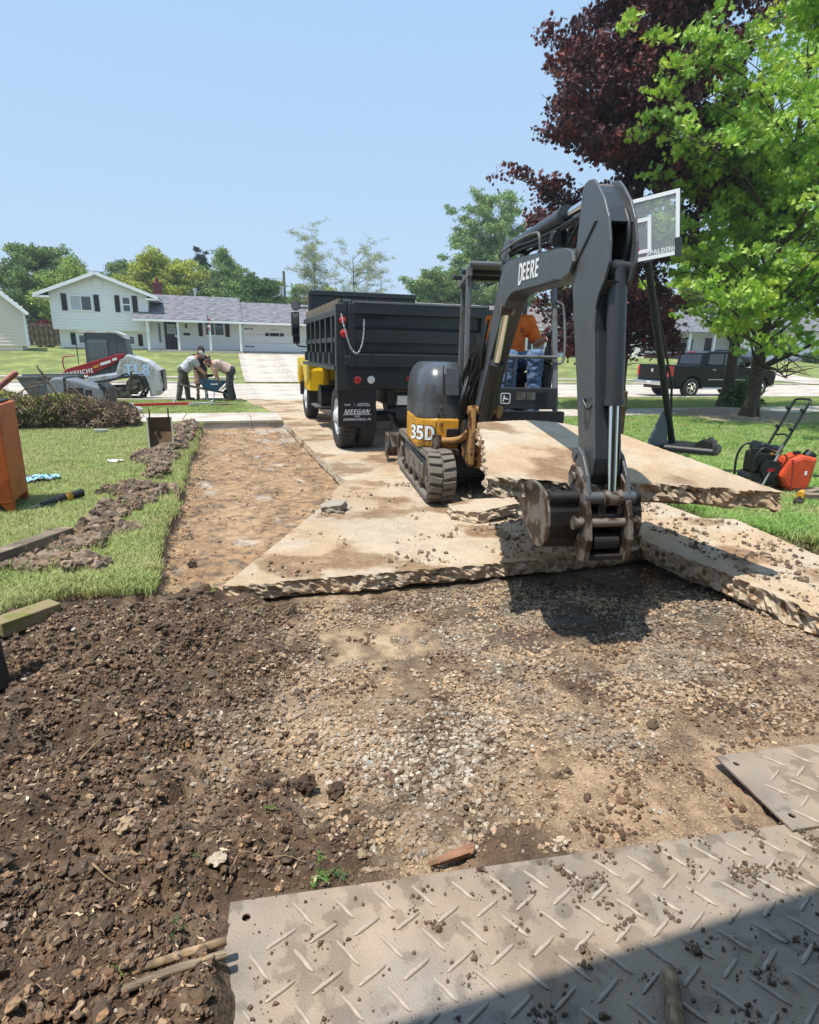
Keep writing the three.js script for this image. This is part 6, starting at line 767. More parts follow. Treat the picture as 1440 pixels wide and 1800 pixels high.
function field(bones, k = 0.03, cut) { const B = bones.map(([a, b, ra, rb = ra]) => { const d = [b[0] - a[0], b[1] - a[1], b[2] - a[2]]; return [a, d, Math.max(1e-9, d[0] * d[0] + d[1] * d[1] + d[2] * d[2]), ra, rb]; });
  return (x, y, z) => { let m = 9; for (const [a, d, l, ra, rb] of B) { const px = x - a[0], py = y - a[1], pz = z - a[2], t = clamp((px * d[0] + py * d[1] + pz * d[2]) / l, 0, 1), qx = px - d[0] * t, qy = py - d[1] * t, qz = pz - d[2] * t, s = Math.sqrt(qx * qx + qy * qy + qz * qz) - (ra + (rb - ra) * t); const h = clamp(0.5 + 0.5 * (m - s) / k, 0, 1); m = m + (s - m) * h - k * h * (1 - h); } return cut ? Math.max(m, cut(x, y, z)) : m; }; }
function meshBones(bones, k, cell, cut) { const lo = [9e9, 9e9, 9e9], hi = [-9e9, -9e9, -9e9]; for (const [a, b, ra, rb = ra] of bones) for (let i = 0; i < 3; i++) { const r = Math.max(ra, rb) + cell * 2 + 0.01; lo[i] = Math.min(lo[i], a[i] - r, b[i] - r); hi[i] = Math.max(hi[i], a[i] + r, b[i] + r); } return netMesh(field(bones, k, cut), lo, hi, cell); }
const v3 = (a, b, t) => a.map((v, i) => v + (b[i] - v) * t), add3 = (a, b, s = 1) => a.map((v, i) => v + b[i] * s), sub3 = (a, b) => a.map((v, i) => v - b[i]), nrm = (a) => { const l = Math.hypot(...a) || 1; return a.map((v) => v / l); }, crs = (a, b) => [a[1] * b[2] - a[2] * b[1], a[2] * b[0] - a[0] * b[2], a[0] * b[1] - a[1] * b[0]];
function handBones(wrist, dir, palm, side) { // dir: along the fingers; palm: out of the palm; four fingers and a thumb, half closed
  dir = nrm(dir); palm = nrm(palm); const wide = crs(dir, palm).map((v) => v * side), o = [], P = (f, w, p) => add3(add3(add3(wrist, dir, f), wide, w), palm, p);
  o.push([P(0, -0.012, 0), P(0.075, -0.026, 0), 0.016, 0.013], [P(0, 0.008, 0), P(0.08, 0.004, 0), 0.017, 0.014], [P(0, 0.016, 0), P(0.07, 0.03, 0), 0.015, 0.012]);
  [[-0.032, 0.03, 0.95], [-0.011, 0.034, 1.08], [0.011, 0.033, 1], [0.031, 0.026, 0.8]].forEach(([w, l, s]) => { const a = P(0.08, w, 0.002), b = P(0.08 + 0.036 * s, w, 0.016), c = P(0.095 + 0.036 * s, w, 0.04 * s), d = P(0.08 + 0.03 * s, w, 0.058 * s); o.push([a, b, 0.0098, 0.0092], [b, c, 0.0092, 0.0085], [c, d, 0.0085, 0.0075]); });
  const t0 = P(0.018, -0.03, 0.008), t1 = P(0.05, -0.05, 0.028), t2 = P(0.078, -0.042, 0.046); o.push([t0, t1, 0.0125, 0.0105], [t1, t2, 0.0105, 0.0085]); return o;
}
function person(p) { // joints in the group's frame
  const T = thing('person', p.label, 'person', p.pos, p.turn || 0, undefined), J = p.j, r = p.r || 1, sc = (v) => v * r;
  const up = nrm(sub3(J.neck, J.hip)), side = nrm(sub3(J.shR, J.shL)), fwd = p.face;
  const torso = [[J.hip, v3(J.hip, J.neck, 0.3), sc(0.135), sc(0.125)], [v3(J.hip, J.neck, 0.3), v3(J.hip, J.neck, 0.72), sc(0.125), sc(0.14)], [v3(J.hip, J.neck, 0.72), v3(J.hip, J.neck, 0.92), sc(0.135), sc(0.09)], [add3(v3(J.hip, J.neck, 0.06), side, -0.08), add3(v3(J.hip, J.neck, 0.06), side, 0.08), sc(0.115)], [add3(v3(J.hip, J.neck, 0.72), side, -0.07), add3(v3(J.hip, J.neck, 0.72), side, 0.07), sc(0.12)], [J.shL, J.shR, sc(0.068)]];
  const arms = [], legs = [], hands = [];
  for (const s of ['L', 'R']) { arms.push([J['sh' + s], J['el' + s], sc(0.058), sc(0.043)], [J['el' + s], J['wr' + s], sc(0.043), sc(0.028)]); const hs = add3(v3(J.hip, J.neck, 0.0), side, s === 'L' ? -0.085 : 0.085); legs.push([hs, J['kn' + s], sc(0.092), sc(0.06)], [J['kn' + s], J['an' + s], sc(0.06), sc(0.04)]); hands.push(handBones(J['wr' + s], J['hd' + s] || sub3(J['wr' + s], J['el' + s]), J.palm || [0, -1, 0], s === 'L' ? 1 : -1)); }
  const hd = J.head, hf = nrm(p.look), hu = nrm(crs(crs(hf, p.headUp || [0, 1, 0]), hf)), hs = crs(hf, hu), Hh = (f, u, w) => add3(add3(add3(hd, hf, f), hu, u), hs, w);
  const neck = [[J.neck, Hh(-0.02, -0.05, 0), 0.055, 0.05]];
  const head = [[Hh(-0.03, 0.04, 0), Hh(0.02, 0.05, 0), 0.086, 0.08], [Hh(0.01, 0.0, 0), Hh(0.035, -0.065, 0), 0.07, 0.046], [Hh(0.085, 0.005, 0), Hh(0.108, -0.022, 0), 0.011, 0.014], [Hh(0.075, -0.06, -0.018), Hh(0.075, -0.06, 0.018), 0.014], [Hh(0.05, -0.085, -0.012), Hh(0.05, -0.085, 0.012), 0.022], [Hh(0.07, 0.034, -0.03), Hh(0.07, 0.034, 0.03), 0.02], [Hh(-0.005, 0.01, -0.082), Hh(-0.012, -0.02, -0.08), 0.016, 0.011], [Hh(-0.005, 0.01, 0.082), Hh(-0.012, -0.02, 0.08), 0.016, 0.011], ...neck];
  const skin = [meshBones([...torso, ...arms, ...legs, ...neck], 0.03, 0.018), meshBones(head, 0.018, 0.0085), ...hands.map((h, i) => meshBones([...h, [v3(J[i ? 'elR' : 'elL'], J[i ? 'wrR' : 'wrL'], 0.8), J[i ? 'wrR' : 'wrL'], 0.029, 0.026]], 0.006, 0.0045))];
  const body = part('body', skin, mat(lin(0.46, 0.24, 0.16), 0.6), T);
  for (const s of [-1, 1]) part('eye', [new THREE.SphereGeometry(0.011, 8, 6).translate(...Hh(0.083, 0.018, s * 0.031))], X.glassDark, body);
  const plane = (pt, n) => { n = nrm(n); return (x, y, z) => (x - pt[0]) * n[0] + (y - pt[1]) * n[1] + (z - pt[2]) * n[2]; };
  const grow = (b, d) => b.map(([a, c, ra, rb = ra]) => [a, c, ra + d, rb + d]);
  const sl = p.sleeve ?? 0.55, sleeves = ['L', 'R'].flatMap((s) => sl > 1 ? [[J['sh' + s], J['el' + s], sc(0.075), sc(0.06)], [J['el' + s], J['wr' + s], sc(0.058), sc(0.042)]] : [[J['sh' + s], v3(J['sh' + s], J['el' + s], sl), sc(0.078), sc(0.07)]]);
  const wrinkle = (m, amp) => { const g = m.attributes.position, n = m.attributes.normal; for (let i = 0; i < g.count; i++) { const d = amp * (N3(g.getX(i) * 9, g.getY(i) * 14, g.getZ(i) * 9) + 0.6 * N3(g.getX(i) * 22, g.getY(i) * 26, g.getZ(i) * 22)); g.setXYZ(i, g.getX(i) + n.getX(i) * d, g.getY(i) + n.getY(i) * d, g.getZ(i) + n.getZ(i) * d); } m.computeVertexNormals(); return m; };
  const hem = plane(add3(J.hip, up, p.hem ?? -0.06), up.map((v) => -v)), sh = part('shirt', [wrinkle(meshBones([...grow(torso, 0.016), ...sleeves, [J.hip, v3(J.hip, J.neck, 0.4), sc(0.158), sc(0.15)]], 0.035, 0.015, (x, y, z) => Math.max(hem(x, y, z), plane(add3(J.neck, up, -0.005), up)(x, y, z))), 0.008)], mat(p.shirt, 0.9, 0, { map: grainT }), body);
  const tl = p.short ? 0.05 : 1; const trs = ['L', 'R'].flatMap((s) => { const h0 = add3(J.hip, side, s === 'L' ? -0.085 : 0.085); return p.short ? [[h0, v3(h0, J['kn' + s], 0.98), sc(0.112), sc(0.095)]] : [[h0, J['kn' + s], sc(0.112), sc(0.082)], [J['kn' + s], J['an' + s], sc(0.082), sc(0.072)]]; });
  const tr = part('trousers', [wrinkle(meshBones([...trs, [add3(J.hip, side, -0.06), add3(J.hip, side, 0.06), sc(0.148)], [J.hip, v3(J.hip, J.neck, 0.14), sc(0.145), sc(0.14)]], 0.03, 0.015, plane(v3(J.hip, J.neck, 0.2), up)), 0.009)], mat(p.pants, 0.92, 0, { map: grainT, bumpMap: bumpT, bumpScale: 0.002 }), body);
  for (const s of ['L', 'R']) { const a = J['an' + s], f = J['toe' + s] || add3(a, fwd, 0.16), low = [f[0], a[1] - 0.045, f[2]]; part('boot', [meshBones([[add3(a, [0, 0.06, 0]), add3(a, [0, -0.03, 0]), 0.052, 0.05], [add3(a, [0, -0.035, 0]), low, 0.045, 0.04]], 0.02, 0.011, plane([0, a[1] - 0.08, 0], [0, -1, 0]))], mat(p.boots || lin(0.04, 0.03, 0.022), 0.8), body); }
  if (p.belt) part('belt', [meshBones([[add3(v3(J.hip, J.neck, 0.17), side, -0.05), add3(v3(J.hip, J.neck, 0.17), side, 0.05), 0.162]], 0.02, 0.012, (x, y, z) => Math.abs(plane(v3(J.hip, J.neck, 0.17), up)(x, y, z)) - 0.02)], X.black, body);
  const cutH = plane(Hh(0, 0.03, 0), hu.map((v) => -v));
  if (p.cap) part('cap', [meshBones([[Hh(-0.03, 0.045, 0), Hh(0.02, 0.05, 0), 0.097, 0.092], [Hh(0.09, 0.045, -0.04), Hh(0.09, 0.045, 0.04), 0.035], [Hh(0.14, 0.038, -0.03), Hh(0.14, 0.038, 0.03), 0.022]], 0.02, 0.009, (x, y, z) => Math.max(cutH(x, y, z), -1))], mat(p.cap, 0.85), body);
  part('hair', [meshBones([[Hh(-0.04, 0.045, 0), Hh(0.0, 0.055, 0), 0.091, 0.089], [Hh(-0.055, 0.0, -0.03), Hh(-0.055, 0.0, 0.03), 0.062]], 0.02, 0.009, (x, y, z) => Math.max(plane(Hh(0.045, 0, 0), hf)(x, y, z) - 0.0, plane(Hh(0, -0.04, 0), hu.map((v) => -v))(x, y, z)))], mat(p.hair || lin(0.05, 0.035, 0.025), 0.9), body);
  if (p.beard) part('beard', [meshBones([[Hh(0.06, -0.08, -0.03), Hh(0.06, -0.08, 0.03), 0.035]], 0.02, 0.01)], mat(p.hair, 0.95), body);
  return T;
}
{ // operator, in the machine's frame
  const o = person({ label: 'person in orange shirt and jeans seated at the excavator controls', pos: [2.745, 0.3, -5.725], turn: Math.atan2(-0.168, 0.986), face: [0, 0, 1], look: [-0.2, -0.2, 1], r: 1.08, shirt: lin(1.0, 0.21, 0.02), pants: lin(0.13, 0.21, 0.36), boots: lin(0.16, 0.1, 0.06), belt: true, hair: lin(0.2, 0.17, 0.14), beard: true, cap: lin(0.12, 0.1, 0.09), sleeve: 0.75, hem: -0.01,
    j: { hip: [0.34, 1.2, -0.86], neck: [0.33, 1.74, -0.9], head: [0.32, 1.9, -0.85], shL: [0.13, 1.66, -0.9], shR: [0.54, 1.66, -0.9], elL: [0.06, 1.42, -0.74], elR: [0.63, 1.42, -0.76], wrL: [0.04, 1.47, -0.49], wrR: [0.645, 1.47, -0.5], hdL: [0, 0.1, 1], hdR: [0, 0.1, 1], knL: [0.2, 1.26, -0.4], knR: [0.5, 1.26, -0.4], anL: [0.2, 0.68, -0.4], anR: [0.5, 0.68, -0.42], toeL: [0.2, 0.63, -0.26], toeR: [0.5, 0.63, -0.28] } });
  const shirt = o.children[0].children.find((c) => c.name === 'shirt');
  part('shirt_print', [text('A·T', 0.03, 0.002).translate(0.43, 1.575, -0.725), box(0.06, 0.006, 0.002, 0.43, 1.55, -0.724), box(0.05, 0.005, 0.002, 0.43, 1.538, -0.724)], X.black, o.children[0]);
  o.children[0].children.at(-1).rotation.x = 0;
  person({ label: 'person in pale grey t-shirt and light cap bending over the wheelbarrow', pos: [-1.2, 0.0, -19.75], face: [1, 0, 0], look: [0.6, -0.75, 0.15], headUp: [0.7, 0.7, 0], r: 1.05, shirt: lin(0.62, 0.65, 0.68), pants: lin(0.115, 0.105, 0.085), boots: lin(0.05, 0.035, 0.025), cap: lin(0.3, 0.29, 0.24), hair: lin(0.1, 0.07, 0.05), beard: true,
    j: { hip: [-0.06, 0.92, 0], neck: [0.33, 1.29, 0], head: [0.46, 1.38, 0.02], shL: [0.3, 1.24, -0.19], shR: [0.3, 1.24, 0.19], elL: [0.42, 0.96, -0.2], elR: [0.42, 0.96, 0.2], wrL: [0.58, 0.74, -0.14], wrR: [0.6, 0.74, 0.12], knL: [-0.0, 0.5, -0.12], knR: [-0.16, 0.5, 0.12], anL: [0.02, 0.09, -0.13], anR: [-0.24, 0.09, 0.14] } });
  person({ label: 'person in black cap and dark shirt bending behind the grey-shirted person', pos: [-0.78, 0.0, -20.15], face: [0, 0, 1], look: [0.35, -0.75, 0.6], headUp: [0, 0.7, 0.7], r: 1, short: true, shirt: lin(0.035, 0.04, 0.035), pants: lin(0.42, 0.27, 0.19), boots: lin(0.03, 0.03, 0.03), cap: lin(0.015, 0.015, 0.017),
    j: { hip: [0.0, 0.92, -0.1], neck: [0.05, 1.38, 0.13], head: [0.08, 1.52, 0.2], shL: [-0.14, 1.32, 0.1], shR: [0.24, 1.32, 0.08], elL: [-0.1, 1.05, 0.2], elR: [0.33, 1.06, 0.2], wrL: [0.15, 0.84, 0.32], wrR: [0.42, 0.82, 0.3], knL: [-0.1, 0.5, 0.0], knR: [0.12, 0.5, 0.0], anL: [-0.12, 0.09, -0.05], anR: [0.14, 0.09, -0.05] } });
  person({ label: 'person in tan t-shirt and dark shorts bending over the wheelbarrow wheel', pos: [0.05, 0.0, -19.6], face: [-1, 0, 0], look: [-0.7, -0.65, 0.1], headUp: [-0.6, 0.8, 0], r: 1.06, shirt: lin(0.62, 0.47, 0.4), pants: lin(0.06, 0.06, 0.07), boots: lin(0.14, 0.07, 0.035), hair: lin(0.06, 0.03, 0.02), beard: true,
    j: { hip: [0.08, 0.93, 0], neck: [-0.42, 1.17, 0], head: [-0.57, 1.14, 0.0], shL: [-0.36, 1.14, 0.19], shR: [-0.36, 1.14, -0.19], elL: [-0.34, 0.84, 0.2], elR: [-0.34, 0.84, -0.2], wrL: [-0.26, 0.6, 0.15], wrR: [-0.28, 0.6, -0.15], knL: [0.0, 0.5, 0.12], knR: [0.06, 0.5, -0.12], anL: [0.04, 0.09, 0.13], anR: [0.14, 0.09, -0.13] } });
}
{ // wheelbarrow
  const T = thing('wheelbarrow', 'dark blue wheelbarrow between the bending workers', 'wheelbarrow', [-0.4, 0, -19.72], 0);
  X.blue = mat(lin(0.012, 0.07, 0.13), 0.4, 0, { map: grimeT });
  const tray = part('tray', [prism([[-0.42, 0.66], [-0.3, 0.4], [0.1, 0.3], [0.42, 0.62]], 0.56, 0.01, [[[-0.38, 0.65], [-0.28, 0.42], [0.1, 0.325], [0.38, 0.61]]]).translate(0, 0, -0.28), prism([[-0.42, 0.66], [-0.3, 0.4], [0.1, 0.3], [0.42, 0.62]], 0.012, 0.003).translate(0, 0, 0.27), prism([[-0.42, 0.66], [-0.3, 0.4], [0.1, 0.3], [0.42, 0.62]], 0.012, 0.003).translate(0, 0, -0.28)], X.blue, T);
  part('tray_lettering', [box(0.16, 0.03, 0.003, 0.0, 0.52, 0.284), box(0.04, 0.05, 0.003, 0.11, 0.525, 0.284)], X.paintWhite, tray); part('handle', [-1, 1].map((s) => beam([-0.95, 0.5, s * 0.27], [0.5, 0.2, s * 0.1], 0.035, 0.045)), X.oldWood, T); part('leg', [-1, 1].map((s) => tube([[-0.25, 0.36, s * 0.2], [-0.2, 0.02, s * 0.24], [-0.05, 0.02, s * 0.24], [0.02, 0.3, s * 0.18]], 0.013, 24)), X.alu, T);
  const w = part('wheel', tyreGeo(0.19, 0.09, 0.1).rotateY(Math.PI / 2).translate(0.45, 0.19, 0), X.tyre, T); part('hub', rod([0.45, 0.19, -0.05], [0.45, 0.19, 0.05], 0.1, 0.1, 16), X.alu, w); part('mud_guard', prism([[0.15, 0.32], [0.42, 0.55], [0.45, 0.42]], 0.02, 0.003).translate(0, 0, 0.2), X.paintWhite, T);
  const b = solo('rubber_bucket', 'small black pan held over the wheelbarrow by the workers', 'pan', lathe([[0.02, 0], [0.11, 0.01], [0.16, 0.08], [0.17, 0.085], [0.15, 0.07], [0.1, 0.02]], 20), X.black, [-0.52, 0.72, -19.7], 0);
}
// ---------- basketball hoop ----------
{
  const T = thing('basketball_hoop', 'portable basketball hoop with clear backboard leaning over the lawn', 'basketball hoop', [7.3, 0, -8.35], 0);
  const o = V(7.3, 0, -8.35), L = (x, y, z) => [x - o.x, y, z - o.z];
  const base = part('base', [rbox(1.1, 0.16, 0.75, 0.15, 0.09, 0.15, 0.07, 0, -0.9, 0, 3), rod([0.1, 0.14, 0.62], [0.35, 0.14, 0.42], 0.14, 0.14, 18)], X.black, T);
  for (const [x, z] of [[0.32, 0.62], [0.52, 0.35]]) part('base_wheel', tyreGeo(0.15, 0.07, 0.06).rotateY(-0.6).translate(x, 0.15, z), X.tyre, base);
  part('pole', [rod(L(7.3, 0.12, -8.3), L(6.05, 2.95, -7.9), 0.055, 0.055, 18), rod(L(6.84, 1.16, -8.15), L(6.78, 1.3, -8.13), 0.06, 0.06, 18)], X.black, T);
  part('brace', [rod(L(7.42, 0.18, -8.5), L(7.2, 1.15, -8.4), 0.02), rod(L(7.2, 1.15, -8.4), L(6.3, 2.9, -8.15), 0.018)], X.black, T);
  part('weight_cover', [prism([[-0.45, 0], [-0.42, 0.1], [-0.08, 0.52], [0.04, 0.6], [0.1, 0.5], [0.12, 0.0]], 0.04, 0.015).rotateY(0.35).rotateX(-0.1).translate(...L(6.98, 0.16, -8.2))], mat(lin(0.1, 0.105, 0.12), 0.5, 0, { map: grainT }), T);
  // backboard
  const B = new THREE.Group(); B.name = 'backboard'; B.position.set(5.656 - o.x, 3.307, -7.876 - o.z); B.rotation.set(0, -0.911, 0.122, 'YXZ'); T.add(B);
  part('clear_panel', box(1.33, 0.8, 0.012), new THREE.MeshPhysicalMaterial({ color: lin(0.95, 0.96, 0.96), transmission: 0.88, thickness: 0, roughness: 0.04, side: THREE.DoubleSide }), B);
  part('board_frame', [flat(-0.685, 0.685, 0.385, 0.42, -0.03, 0.01), flat(-0.685, 0.685, -0.42, -0.385, -0.03, 0.01), flat(-0.685, -0.65, -0.385, 0.385, -0.03, 0.01), flat(0.65, 0.685, -0.385, 0.385, -0.03, 0.01)], X.dark, B);
  part('white_border', [flat(-0.68, 0.68, 0.37, 0.42, 0.011, 0.014), flat(-0.68, 0.68, -0.42, -0.37, 0.011, 0.014), flat(-0.68, -0.63, -0.37, 0.37, 0.011, 0.014), flat(0.63, 0.68, -0.37, 0.37, 0.011, 0.014), flat(-0.31, 0.31, 0.1, 0.15, 0.011, 0.014), flat(-0.31, 0.31, -0.32, -0.27, 0.011, 0.014), flat(-0.31, -0.26, -0.27, 0.1, 0.011, 0.014), flat(0.26, 0.31, -0.27, 0.1, 0.011, 0.014)], X.paintWhite, B);
  part('board_lettering', text('SPALDING', 0.062, 0.002).translate(0.45, -0.33, 0.012), X.paintWhite, B);
  part('board_bracket', [flat(0.02, 0.06, -0.38, 0.38, -0.05, -0.02), flat(-0.25, 0.25, -0.2, -0.16, -0.05, -0.02), flat(-0.25, -0.21, -0.4, -0.16, -0.05, -0.02), flat(0.21, 0.25, -0.4, -0.16, -0.05, -0.02)], X.black, B); part('corner_pad', [flat(0.62, 0.7, -0.44, -0.2, -0.05, 0.02)], X.dark, B);
  part('rim', [new THREE.TorusGeometry(0.23, 0.012, 8, 36).rotateX(Math.PI / 2).translate(0, -0.32, 0.38), rbox(0.12, 0.1, 0.14, 0, -0.33, 0.09, 0.01)], mat(lin(0.6, 0.02, 0.02), 0.4), B);
  part('lift_arm', [rod(L(6.1, 2.85, -7.92), L(5.72, 3.0, -7.92), 0.016), rod(L(6.12, 3.0, -7.93), L(5.76, 3.35, -7.95), 0.016), rod(L(6.5, 2.3, -8.05), L(5.9, 2.95, -8.1), 0.012)], X.black, T);
  solo('brown_board', 'brown board standing on the lawn behind the excavator arm', 'board', rbox(0.34, 1.0, 0.04, 0, 0.5, 0, 0.006), mat(lin(0.35, 0.18, 0.07), 0.8, 0, { map: woodT }), [6.6, 0, -8.9], 0.4);
}
// ---------- plate compactor ----------
{
  const T = thing('plate_compactor', 'black plate compactor with orange water tank and tall tube handle on the grass', 'compactor', [6.32, 0.0, -5.53], rad(-17.2)); T.scale.setScalar(0.86);
  X.frame = mat(lin(0.02, 0.021, 0.023), 0.4, 0.2); X.orange = mat(lin(0.78, 0.09, 0.025), 0.45, 0, { map: grainT });
  part('base_plate', [prism([[-0.42, 0.14], [-0.32, 0.02], [0.3, 0.02], [0.42, 0.12], [0.42, 0.15], [0.28, 0.05], [-0.3, 0.05], [-0.4, 0.17]], 0.46, 0.008).translate(0, 0, -0.23)], X.worn, T);
  const en = part('engine', [rbox(0.3, 0.3, 0.32, -0.12, 0.44, 0, 0.04), rbox(0.34, 0.14, 0.3, -0.06, 0.62, 0.0, 0.04, 0, 0, -0.3), rod([-0.08, 0.36, 0.15], [-0.08, 0.36, 0.24], 0.13, 0.13, 20), rod([-0.26, 0.5, 0.1], [-0.26, 0.64, 0.1], 0.06, 0.06, 14)], X.black, T); part('engine_badge', [box(0.1, 0.05, 0.004, -0.08, 0.36, 0.243)], X.red, en); part('engine_plate', [box(0.14, 0.07, 0.004, 0.0, 0.58, 0.155, 0, 0, -0.3)], X.yellow, en); part('exciter', [rbox(0.5, 0.16, 0.34, -0.02, 0.2, 0, 0.05), rod([-0.2, 0.2, -0.2], [-0.2, 0.2, 0.2], 0.1, 0.1, 16)], X.black, T);
  part('guard_frame', [tube([[-0.32, 0.1, 0.22], [-0.32, 0.52, 0.22], [-0.22, 0.66, 0.22], [-0.05, 0.6, 0.22]], 0.017, 30), tube([[-0.32, 0.1, -0.22], [-0.32, 0.52, -0.22], [-0.22, 0.66, -0.22], [0.2, 0.5, -0.22], [0.22, 0.2, -0.22]], 0.017, 30)], X.frame, T);
  const lo = [-0.2, 0.14], up = [0.27, 1.22], st = (z, dx = 0) => tube([[lo[0] + dx, lo[1], z], [0.02 + dx, 0.62, z], [0.16 + dx, 0.95, z], [up[0] + dx, up[1], z]], 0.019, 40, 9);
  const ha = part('handle', [st(0.2), st(-0.2, 0.05), tube([[0.27, 1.22, 0.2], [0.31, 1.3, 0.19], [0.36, 1.32, 0.12], [0.37, 1.32, -0.12], [0.35, 1.3, -0.19], [0.32, 1.22, -0.2]], 0.018, 40, 9), tube([[0.03, 0.64, 0.2], [0.1, 0.66, 0.0], [0.08, 0.64, -0.2]], 0.014, 20), tube([[0.1, 0.8, 0.2], [0.18, 0.83, 0.0], [0.15, 0.8, -0.2]], 0.014, 20)], X.frame, T); part('handle_sleeve', [rod([-0.02, 0.55, 0.2], [0.05, 0.71, 0.2], 0.023)], X.steelGrey, ha); part('handle_knob', [[0.14, 0.92, 0.2], [0.2, 0.92, -0.2], [0.25, 1.18, 0.2], [0.3, 1.18, -0.2]].map(([x, y, z]) => rod([x - 0.05, y + 0.01, z], [x, y, z], 0.024)), X.frame, ha); part('lower_strut', [rod([-0.16, 0.14, 0.24], [0.0, 0.58, 0.21], 0.016)], X.alu, ha);
  const tk = part('water_tank', [prism([[0.06, 0.26], [0.19, 0.5], [0.36, 0.57], [0.56, 0.53], [0.52, 0.14], [0.46, 0.06], [0.24, 0.06], [0.16, 0.12]], 0.36, 0.05).translate(0, 0, -0.13)], X.orange, T); part('tank_cap', [rod([0.52, 0.52, 0.05], [0.57, 0.585, 0.05], 0.085, 0.08, 20), rbox(0.1, 0.05, 0.06, 0.36, 0.58, 0.05, 0.02)], X.black, tk); part('tank_band', [prism([[0.2, 0.5], [0.22, 0.51], [0.27, 0.06], [0.25, 0.06]], 0.372, 0.002).translate(0, 0, -0.136)], mat(lin(0.3, 0.04, 0.02), 0.5), tk); part('tank_emblem', [rbox(0.035, 0.06, 0.006, 0.42, 0.32, 0.232, 0.01)], X.paintWhite, tk);
  solo('wooden_board', 'short pale board lying under the plate compactor', 'board', [rbox(0.5, 0.03, 0.12, 0, 0.06, 0, 0.004)], X.oldWood, [6.7, 0, -5.2], 0.3); solo('wooden_board', 'thick offcut of timber by the yellow drill', 'board', [rbox(0.2, 0.06, 0.1, 0, 0.07, 0, 0.005)], X.oldWood, [6.42, 0, -4.95], -0.2); solo('wooden_board', 'flat paving board on the lawn behind the plate compactor', 'board', [rbox(0.5, 0.04, 0.25, 0, 0.05, 0, 0.005)], X.oldWood, [6.2, 0, -6.3], 0.2);
  const d = thing('power_drill', 'yellow and black cordless drill in the grass by the plate compactor', 'drill', [6.12, 0.03, -4.86], 0.6); part('motor_housing', [rod([-0.06, 0.1, 0], [0.12, 0.1, 0], 0.04, 0.034, 16)], X.yellow, d); part('chuck', rod([0.12, 0.1, 0], [0.19, 0.1, 0], 0.024, 0.014, 12), X.black, d); part('grip', [beam([-0.03, 0.1, 0], [-0.07, -0.02, 0], 0.035, 0.05)], X.black, d); part('battery', rbox(0.12, 0.07, 0.09, -0.08, 0.02, 0, 0.012), X.black, d);
  solo('black_hose', 'black hose lying in the grass behind the plate compactor', 'hose', tube([[5.3, 0.05, -6.3], [5.9, 0.06, -6.6], [6.6, 0.06, -6.5], [7.6, 0.05, -6.0], [8.4, 0.05, -5.4]], 0.022, 60), X.black);
}
